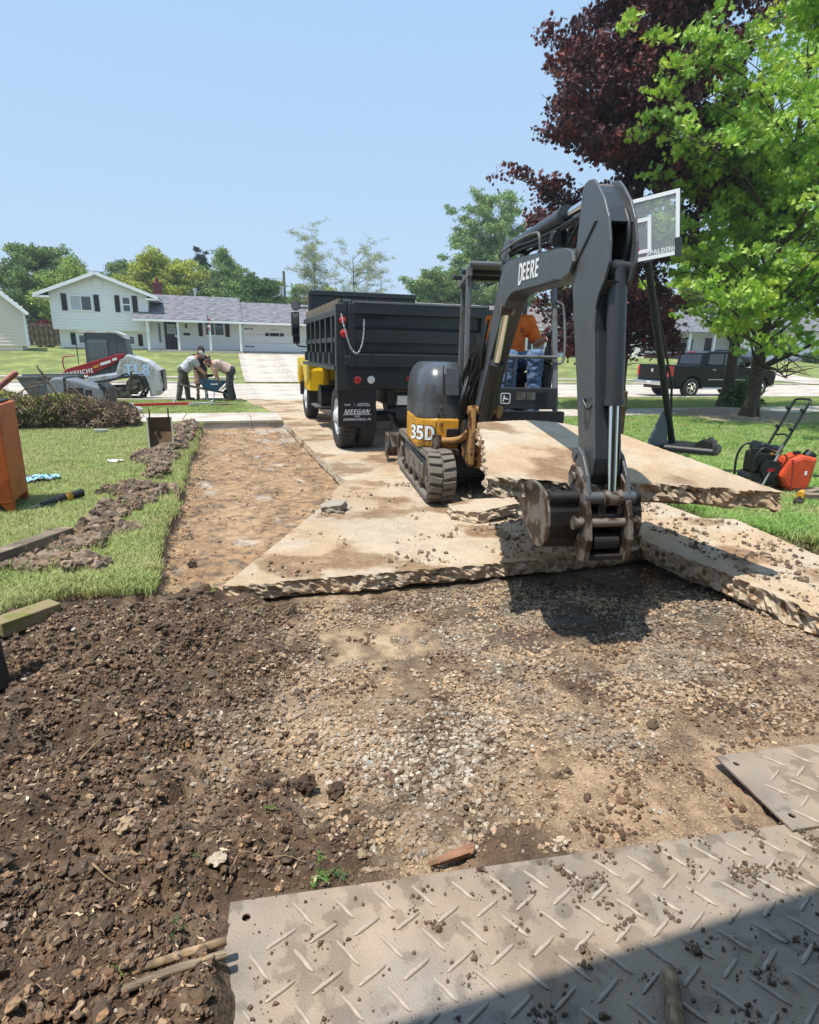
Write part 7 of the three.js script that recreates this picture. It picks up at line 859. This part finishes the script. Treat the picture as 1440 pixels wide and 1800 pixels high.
// ---------- left edge: cabinet, pole, bucket, timbers ----------
{
  X.cab = mat(lin(0.5, 0.1, 0.015), 0.5, 0, { map: grimeT });
  const T = thing('orange_cabinet', 'orange steel cabinet with louvres and splayed feet on the lawn', 'cabinet', [-2.47, 0, -6.6], 0.06);
  const c = part('cabinet_body', [span(-0.42, 0.42, 0.12, 1.03, -0.3, 0.3, 0.012)], X.cab, T); part('cabinet_lid', [span(-0.43, 0.425, 0.98, 1.05, -0.31, 0.312, 0.012), span(-0.36, 0.36, 0.925, 0.935, 0.3, 0.31, 0.003)], X.cab, c); part('lid_rack', [span(-0.4, 0.38, 1.05, 1.075, -0.25, 0.25, 0.006)], X.black, c);
  for (const [x, z] of [[-0.38, 0.26], [0.38, 0.26], [-0.38, -0.26], [0.38, -0.26]]) part('foot', [prism([[-0.09, 0.13], [0.04, 0.13], [0.045, 0], [0.01, 0]], 0.05, 0.006).scale(x > 0 ? 1 : -1, 1, 1).translate(x, 0, z - 0.025)], X.cab, c); for (let i = 0; i < 4; i++) part('louvre', box(0.34, 0.02, 0.03, 0.02, 0.26 + i * 0.045, 0.3, 0.6), X.cab, c); part('screw', [rod([0.3, 0.32, 0.295], [0.3, 0.32, 0.307], 0.012)], X.worn, c);
  solo('pink_pole', 'faded pink wooden handle leaning over the orange cabinet', 'handle', [rod([0, 0, 0], [1.55, 1.33, -0.1], 0.03, 0.028, 14), new THREE.SphereGeometry(0.028, 12, 8).translate(1.55, 1.33, -0.1)], mat(lin(0.62, 0.24, 0.2), 0.7, 0, { map: woodT }), [-3.48, 0.0, -6.5]);
  const b = thing('digging_bucket', 'narrow rusty digging bucket standing on the lawn by the trench', 'bucket', [-1.07, 0, -10.2], 0.1);
  const rust = mat(lin(0.13, 0.075, 0.035), 0.85, 0.1, { map: grimeT, bumpMap: bumpT, bumpScale: 0.004 }); part('shell', [tube([[0, 0.02, 0.1], [0, 0.1, -0.1], [0, 0.3, -0.2], [0, 0.48, -0.15]], 0.01, 10), prism([[-0.1, 0.0], [0.08, 0.06], [0.2, 0.28], [0.16, 0.5], [0.14, 0.5], [0.17, 0.28], [0.06, 0.09], [-0.1, 0.03]], 0.34, 0.004).rotateY(Math.PI / 2).translate(-0.17, 0, 0)], rust, b); for (const s of [-1, 1]) part('side_cheek', [prism([[-0.12, 0.0], [0.1, 0.06], [0.2, 0.28], [0.16, 0.5], [0.02, 0.52]], 0.022, 0.005).rotateY(Math.PI / 2).translate(s * 0.18 - 0.011, 0, 0)], mat(lin(0.45, 0.4, 0.34), 0.7, 0.2, { map: grimeT }), b); for (const s of [-1, 1]) part('ear', [rbox(0.022, 0.16, 0.07, s * 0.14, 0.57, -0.1, 0.006)], X.worn, b);
  solo('timber_beam', 'weathered square timber lying on the lawn by the loose soil', 'timber', [beam([0, 0.07, 0], [-0.24, 0.07, 0.38], 0.12, 0.14, 0.008), beam([-0.244, 0.068, 0.386], [-0.75, 0.066, 1.1], 0.12, 0.138, 0.008)], X.oldWood, [-1.34, 0, -5.3]);
  solo('timber_block', 'short mossy timber block at the corner of the planting bed', 'timber', [rbox(0.34, 0.09, 0.13, 0, 0.03, 0, 0.008, 0, 0.75, 0)], mat(lin(0.24, 0.21, 0.13), 0.95, 0, { map: tex(256, (u, v) => { const k = ss(0.45, 0.6, tf(u, v, 5, 301, 4)); return [lerp(1, 0.86, k), lerp(0.95, 0.9, k), lerp(0.88, 0.62, k)]; }, 0.3), bumpMap: woodT, bumpScale: 0.004 }), [-1.22, 0, -3.72]);
  const p = thing('black_post', 'black round post with white and orange band at the edge of the bed', 'post', [-1.17, -0.06, -3.08]); part('shaft', rod([0, 0, 0], [-0.06, 0.52, -0.1], 0.04, 0.034, 18), X.black, p); part('orange_band', rod([-0.058, 0.505, -0.097], [-0.064, 0.555, -0.107], 0.036, 0.036, 18), mat(lin(0.8, 0.14, 0.03), 0.5), p); part('white_top', rod([-0.064, 0.555, -0.107], [-0.08, 0.7, -0.13], 0.035, 0.03, 18), X.paintWhite, p);
  const t = thing('reciprocating_saw', 'yellow and black power saw lying on the lawn near the orange cabinet', 'power saw', [-1.74, 0.035, -6.65], 0.85); part('motor_housing', [rod([0.0, 0.03, 0], [0.16, 0.035, 0], 0.04, 0.045, 14), rod([0.16, 0.035, 0], [0.28, 0.045, 0], 0.035, 0.045, 14)], X.black, t); part('yellow_collar', rod([0.08, 0.033, 0], [0.15, 0.035, 0], 0.047, 0.048, 14), X.yellow, t); part('nose', rod([-0.17, 0.02, 0], [0, 0.03, 0], 0.02, 0.036, 12), X.dark, t); part('saw_blade', box(0.16, 0.004, 0.02, -0.24, 0.012, 0), X.alu, t);
  const cloth = (label, cols, pos, w, d, amp, mt, turn) => { const g = new THREE.PlaneGeometry(w, d, 26, 20).rotateX(-Math.PI / 2), a = g.attributes.position; for (let i = 0; i < a.count; i++) { const x = a.getX(i), z = a.getZ(i); a.setY(i, 0.012 + amp * (0.5 + 0.5 * N2(x * 11 + pos[0] * 3, z * 11)) + amp * 0.5 * Math.abs(N2(x * 25, z * 25 + 3))); a.setX(i, x + 0.03 * N2(z * 14, x * 9)); a.setZ(i, z + 0.03 * N2(x * 12, z * 12 + 7)); } g.computeVertexNormals(); return solo('cloth_scrap', label, 'cloth', g, mt, pos, turn); };
  cloth('crumpled light blue cloth on the grass beside the orange cabinet', 0, [-2.2, 0.02, -7.85], 0.42, 0.26, 0.05, mat(lin(0.3, 0.6, 0.72), 0.85, 0, { map: tex(128, (u, v) => { const k = ss(0.48, 0.55, tf(u, v, 4, 401, 3)); return [lerp(1, 0.75, k), lerp(1, 0.6, k), lerp(1, 0.55, k)]; }, 0.4) }), 0.3);
  cloth('torn black and white fabric scrap at the end of the trench', 0, [-0.36, -0.1, -3.92], 0.24, 0.12, 0.05, mat(lin(0.62, 0.6, 0.57), 0.9, 0, { map: tex(128, (u, v) => (u > 0.42 + 0.1 * tf(u, v, 6, 403, 3) ? [0.12, 0.12, 0.13] : [0.95, 0.94, 0.92]), 0.26) }), 0.5);
  cloth('small white paper scrap on the lawn', 0, [-1.55, 0.03, -8.9], 0.16, 0.08, 0.03, X.paintWhite, 0.2);
  solo('metal_scrap', 'flat pale metal offcut on the lawn before the brush pile', 'scrap', rbox(0.22, 0.05, 0.08, 0, 0.07, 0, 0.01), X.alu, [-2.3, 0, -12.2], 0.2);
  const lv = thing('spirit_level', 'long red and white level lying on the grass strip by the kerb', 'level', [-1.9, 0.06, -17.6], 0.25); part('rail', rbox(1.9, 0.07, 0.06, 0, 0.02, 0, 0.006), mat(lin(0.6, 0.03, 0.04), 0.5), lv); part('pale_end', rbox(0.7, 0.05, 0.06, 1.2, 0.012, 0.02, 0.006), X.white, lv); part('vial', rod([0.5, 0.05, 0], [0.5, 0.14, 0], 0.04), X.white, lv); const l2 = solo('wooden_lath', 'thin pale lath on the grass strip near the wheelbarrow', 'lath', rbox(0.62, 0.03, 0.05, 0, 0.07, 0, 0.004), X.oldWood, [-0.15, 0, -17.5], 0.15); solo('wooden_lath', 'second lath on the grass strip, under the bending workers', 'lath', rbox(0.4, 0.03, 0.05, 0, 0.07, 0, 0.004), X.oldWood, [-0.2, 0, -18.1], -0.2);
  solo('tool_heap', 'pale bag and tools at the end of the brush pile', 'bag', [pebble(11, 0.4).scale(0.22, 0.22, 0.16).translate(0, 0.08, 0), rbox(0.16, 0.12, 0.12, -0.1, 0.2, 0, 0.02)], X.white, [-2.2, 0, -15.9]);
}
// ---------- brush pile ----------
{
  const T = thing('brush_pile', 'heap of uprooted evergreen shrubs with bare branches on the lawn', 'brush pile', [-3.35, 0, -13.3]);
  const L = [[], []], C = [[], []], D = [[], []], DC = [[], []];
  const hgt = (x) => 0.42 + 0.3 * Math.exp(-(((x + 1.0) / 0.6) ** 2)) + 0.2 * Math.exp(-(((x - 0.25) / 0.5) ** 2)) - 0.08 * ss(0.7, 1.5, x) - 0.25 * ss(-1.3, -2.2, x);
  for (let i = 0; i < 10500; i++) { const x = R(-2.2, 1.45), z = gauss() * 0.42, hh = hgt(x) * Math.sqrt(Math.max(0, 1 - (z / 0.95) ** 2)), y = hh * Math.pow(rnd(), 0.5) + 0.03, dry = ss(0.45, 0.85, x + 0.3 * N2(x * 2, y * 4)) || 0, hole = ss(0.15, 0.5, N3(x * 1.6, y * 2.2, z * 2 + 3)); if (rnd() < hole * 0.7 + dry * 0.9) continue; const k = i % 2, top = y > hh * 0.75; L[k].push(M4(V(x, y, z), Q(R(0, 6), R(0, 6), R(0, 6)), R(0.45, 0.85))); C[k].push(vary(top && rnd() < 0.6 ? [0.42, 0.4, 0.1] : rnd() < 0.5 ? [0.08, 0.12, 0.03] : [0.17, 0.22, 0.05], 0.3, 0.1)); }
  for (let i = 0; i < 1700; i++) { const x = rnd() < 0.6 ? R(0.45, 1.5) : R(-1.2, 0.6), z = gauss() * 0.42, hh = hgt(x) * 0.92; const k = i % 2; D[k].push(M4(V(x, hh * rnd() + 0.02, z), Q(R(0, 6), R(0, 6), R(0, 6)), R(0.3, 0.6))); DC[k].push(vary([0.26, 0.18, 0.12], 0.4, 0.08)); }
  kinds.shrub.forEach((g, i) => instanced('foliage', g, LMf, L[i], T, C[i])); kinds.needle.forEach((g, i) => instanced('dry_twigs', g, LMf, D[i], T, DC[i]));
  const pale = mat(lin(0.36, 0.28, 0.21), 0.9, 0, { map: barkT });
  const br = (a, dir, len, r, n) => { const b = add3(a, nrm(dir), len), m = add3(v3(a, b, 0.5), [gauss() * 0.08, R(0, 0.12), gauss() * 0.08]); part('branch', taper([a, m, b], r, r * 0.35, 6), pale, T); for (let k = 0; k < n; k++) { const s = v3(a, b, R(0.3, 1)); part('branch', taper([s, add3(s, [gauss() * 0.1, R(-0.05, 0.15), gauss() * 0.1]), add3(s, [gauss() * 0.3, R(-0.25, 0.2), gauss() * 0.2])], r * 0.45, 0.004, 5), pale, T); } };
  br([0.05, 0.98, 0.35], [0.5, -1, 0.1], 0.8, 0.026, 7); br([0.05, 0.98, 0.3], [-0.15, 0.35, 0], 0.25, 0.024, 1); br([0.0, 0.85, 0.35], [-0.9, -0.5, 0], 0.7, 0.018, 6); br([0.08, 0.75, 0.4], [-0.4, -1, 0.1], 0.6, 0.016, 6); br([-1.35, 0.62, 0.5], [0.6, -1, 0.1], 0.55, 0.022, 3); br([-1.0, 0.45, 0.55], [0.8, -0.6, 0.1], 0.6, 0.016, 2); br([0.75, 0.55, 0.35], [-0.7, 0.6, 0], 0.5, 0.016, 3); br([0.95, 0.4, 0.4], [0.9, -0.5, 0], 0.5, 0.014, 3); br([1.0, 0.5, 0.2], [0.3, 0.8, 0], 0.35, 0.02, 3); br([0.35, 0.8, 0.3], [0.8, -0.4, 0.1], 0.6, 0.014, 5); br([-0.4, 0.7, 0.4], [0.5, 0.2, 0], 0.6, 0.014, 5); br([-1.9, 0.3, 0.4], [0.6, 0.5, 0], 0.5, 0.012, 4);
  for (let i = 0; i < 64; i++) { const x = R(-2.0, 1.4), z = R(0.05, 0.6), y = hgt(x) * R(0.3, 0.95); br([x, y, z], [gauss(), R(-0.2, 0.9), gauss() * 0.5], R(0.15, 0.5), R(0.004, 0.011), 2); }
  part('root_ball', [pebble(21, 0.9, 2).scale(0.45, 0.36, 0.4).translate(1.05, 0.2, 0)], mat(lin(0.09, 0.06, 0.042), 0.98, 0, { map: dirtT, bumpMap: dirtB, bumpScale: 0.04 }), T);
}
// ---------- foreground bits ----------
{
  const lump = (name, label, cat, x, z, s, c, k, sy = 0.8) => { const g = pebble(k, sy, 3), a = g.attributes.position, n = g.attributes.normal; for (let i = 0; i < a.count; i++) { const d = 0.07 * N3(a.getX(i) * 4, a.getY(i) * 4 + k, a.getZ(i) * 4) + 0.035 * N3(a.getX(i) * 9, a.getY(i) * 9 + k, a.getZ(i) * 9); a.setXYZ(i, a.getX(i) * (1 + d), a.getY(i) * (1 + d), a.getZ(i) * (1 + d)); } g.computeVertexNormals(); g.scale(s, s, s); return solo(name, label, cat, g, mat(lin(...c), 0.98, 0, { map: dirtT, bumpMap: dirtB, bumpScale: 0.004 }), [x, H(x, z) + s * 0.45, z], k); };
  lump('soil_clod', 'larger of two dark soil clods sitting side by side on the pale gravel', 'clod', 0.205, -2.02, 0.042, [0.07, 0.046, 0.032], 31); lump('soil_clod', 'smaller of two dark soil clods sitting side by side on the pale gravel', 'clod', 0.325, -1.97, 0.038, [0.075, 0.048, 0.033], 32); lump('soil_clod', 'small black clod just before the two dark clods', 'clod', 0.06, -2.02, 0.02, [0.035, 0.025, 0.02], 33);
  lump('pale_stone', 'pale square stone at the edge of the ridged mat', 'stone', 1.07, -1.5, 0.022, [0.5, 0.42, 0.33], 34); lump('pale_stone', 'pale flat stone lying in the dark bed by the yew sprig', 'stone', -0.12, -1.68, 0.03, [0.45, 0.38, 0.3], 35, 0.4); lump('pale_stone', 'buff stone lying in the dark soil near the planting bed holes', 'stone', -0.44, -1.9, 0.034, [0.36, 0.27, 0.18], 36, 0.5); lump('soil_clod', 'brown clod on the drive near its broken edge', 'clod', 0.22, -4.6, 0.04, [0.05, 0.036, 0.026], 37); lump('soil_clod', 'brown clod beside the tread marks on the drive', 'clod', 1.25, -4.75, 0.03, [0.1, 0.07, 0.05], 38); lump('soil_clod', 'dark clod on the trench floor by the sod edge', 'clod', -0.36, -4.85, 0.04, [0.06, 0.042, 0.03], 39);
  solo('wooden_stick', 'peeled round wooden stick lying on the ridged mat', 'stick', taper([[0, 0, 0], [-0.08, 0.0, 0.12], [-0.2, 0.01, 0.3], [-0.34, 0.01, 0.5]], 0.0225, 0.025, 14, 12), X.stick, [1.095, -0.075, -0.975]);
  { const s = scene.children.at(-1); s.geometry = join([s.geometry.clone(), new THREE.SphereGeometry(0.0222, 14, 8).scale(1, 1, 0.4).translate(0, 0, 0)]); }
  solo('wooden_stake', 'pinkish wooden stake half under the corner of the ridged mat', 'stake', taper([[0.06, 0, 0], [-0.1, -0.002, 0.01], [-0.24, 0.0, 0.025]], 0.012, 0.011, 12, 8), X.stick, [-0.155, H(-0.3, -1.36) + 0.016, -1.37]); solo('wooden_stake', 'grey pointed wooden stake beside the pinkish stake', 'stake', [taper([[0.06, 0, 0], [-0.1, 0.0, 0.01], [-0.22, 0.0, 0.028]], 0.012, 0.012, 12, 8), taper([[-0.22, 0, 0.028], [-0.255, -0.002, 0.034], [-0.28, -0.006, 0.04]], 0.012, 0.002, 12, 6)], X.oldWood, [-0.155, H(-0.3, -1.33) + 0.014, -1.335]);
  solo('bark_strip', 'reddish splintered bark strip at the edge of the ridged mat', 'bark', [prism([[-0.09, -0.01], [0.07, -0.02], [0.09, 0.0], [0.085, 0.018], [-0.02, 0.014], [-0.09, 0.006]], 0.022, 0.004).rotateX(-1.2), prism([[-0.07, -0.008], [0.05, -0.01], [0.04, 0.008], [-0.07, 0.004]], 0.014, 0.003).rotateX(-1.1).translate(0.01, 0.012, 0.01)], mat(lin(0.38, 0.21, 0.14), 0.9, 0, { map: woodT, bumpMap: woodT, bumpScale: 0.004 }), [0.66, H(0.66, -1.55) + 0.018, -1.545], 0.12);
  const sprig = (label, x, z, s, c) => { const T = thing('yew_sprig', label, 'sprig', [x, H(x, z) + 0.006, z]), st = [], nd = []; for (let b = 0; b < 5; b++) { const a = R(0, 6.28), l = s * R(0.6, 1.1), e = [Math.cos(a) * l, R(0.1, 0.5) * s, Math.sin(a) * l]; st.push(taper([[0, 0, 0], v3([0, 0.005, 0], e, 0.5), e], 0.0016, 0.0008, 5)); for (let k = 0; k < 26; k++) { const q = v3([0, 0, 0], e, R(0.2, 1)), w = s * 0.32, dx = [gauss(), R(0.1, 0.9), gauss()], n = nrm(dx), sd = nrm(crs(n, [0, 1, 0])).map((v) => v * 0.0014); const g = new THREE.BufferGeometry(), t = add3(q, n, w), m = add3(q, n, w * 0.5); g.setAttribute('position', new THREE.Float32BufferAttribute([...add3(q, sd, 0.5), ...add3(m, sd), ...add3(m, sd, -1), ...add3(m, sd), ...t, ...add3(m, sd, -1)], 3)); g.computeVertexNormals(); nd.push(g); } } part('stem', st, X.stick, T); part('needles', nd, mat(c, 0.7), T); };
  sprig('largest bright green yew sprig at the edge of the ridged mat', 0.19, -1.6, 0.06, lin(0.09, 0.24, 0.03)); sprig('deep green yew sprig bent onto the corner of the ridged mat', 0.27, -1.575, 0.04, lin(0.04, 0.12, 0.03)); sprig('yew sprig next to the wooden stakes', -0.37, -1.36, 0.04, lin(0.1, 0.22, 0.04)); sprig('dark green yew sprig above the wooden stakes', -0.23, -1.455, 0.032, lin(0.04, 0.09, 0.02)); sprig('small yew sprig in the dark bed beside a pale flat stone', -0.19, -1.71, 0.026, lin(0.08, 0.14, 0.04)); sprig('tiny yew sprig among the gravel past the largest sprig', 0.06, -1.86, 0.028, lin(0.1, 0.2, 0.04)); sprig('yellowing grass tuft at the broken corner of the drive', -0.16, -4.0, 0.07, lin(0.3, 0.33, 0.1));
  const twig = (label, pts, r) => solo('twig', label, 'twig', taper(pts.map(([x, z, y = 0.01]) => [x, H(x, z) + y, z]), r, r * 0.4, 6, 14), X.stick);
  twig('forked pale twig on the dark soil', [[-0.5, -1.72], [-0.44, -1.66, 0.02], [-0.38, -1.62]], 0.004); twig('thin curved root by the largest yew sprig', [[-0.1, -1.6], [-0.05, -1.7, 0.02], [0.03, -1.69], [0.1, -1.68, 0.03], [0.16, -1.64]], 0.003); twig('long thin twig near the bed hole', [[-0.66, -2.3], [-0.58, -2.38, 0.03], [-0.5, -2.42]], 0.004); twig('dry straight twig in the planting bed', [[-0.95, -2.9], [-0.8, -2.95, 0.02], [-0.68, -2.92]], 0.004); twig('short curled root at the bottom of the bed', [[-0.62, -1.33], [-0.57, -1.36, 0.015], [-0.53, -1.33]], 0.003);
  { // soil crumbs on the mats and on the slabs
    const gs = [41, 42].map((k) => pebble(k, 0.75)), L = [[], []], C = [[], []]; for (let i = 0; i < 26000; i++) { const x = R(-0.05, 2.5), z = R(-1.6, -0.75); if (!inMat(x - 0.03, z - 0.03)) continue; const cl = fbm(x * 4.5, z * 4.5, 3); if (rnd() > 0.035 + 1.1 * ss(0.26, 0.52, cl + 0.12 * (x - 0.8))) continue; const s = 0.0014 + 0.006 * rnd() ** 3 + (cl > 0.4 && rnd() < 0.05 ? 0.006 : 0), k = i % 2; L[k].push(M4(V(x, -0.099 + s * 0.4, z), Q(R(0, 6), R(0, 6), 0), s)); C[k].push(vary([0.13, 0.09, 0.062], 0.35, 0.1)); } gs.forEach((g, i) => instanced('soil_crumbs', g, soilM, L[i], scene, C[i]));
    const S = [[], []], SC = [[], []]; for (let i = 0; i < 2600; i++) { const x = R(3.6, 4.5), z = R(-4.4, -1.95), d = fbm(x * 2, z * 2, 3); if (rnd() > 0.1 + 0.9 * ss(0, 0.4, d + 0.2)) continue; const s = 0.003 + 0.018 * rnd() ** 4, k = i % 2; S[k].push(M4(V(x, 0.067 + 0.0315 * -(z + 3.6) + 0.02 * (x - 4) + s * 0.3, z), Q(R(0, 6), R(0, 6), 0), s)); SC[k].push(vary(rnd() < 0.5 ? [0.34, 0.26, 0.18] : [0.14, 0.1, 0.07], 0.3)); } gs.forEach((g, i) => instanced('soil_crumbs', g, soilM, S[i], scene, SC[i])); }
}
renderer.render(scene, camera);
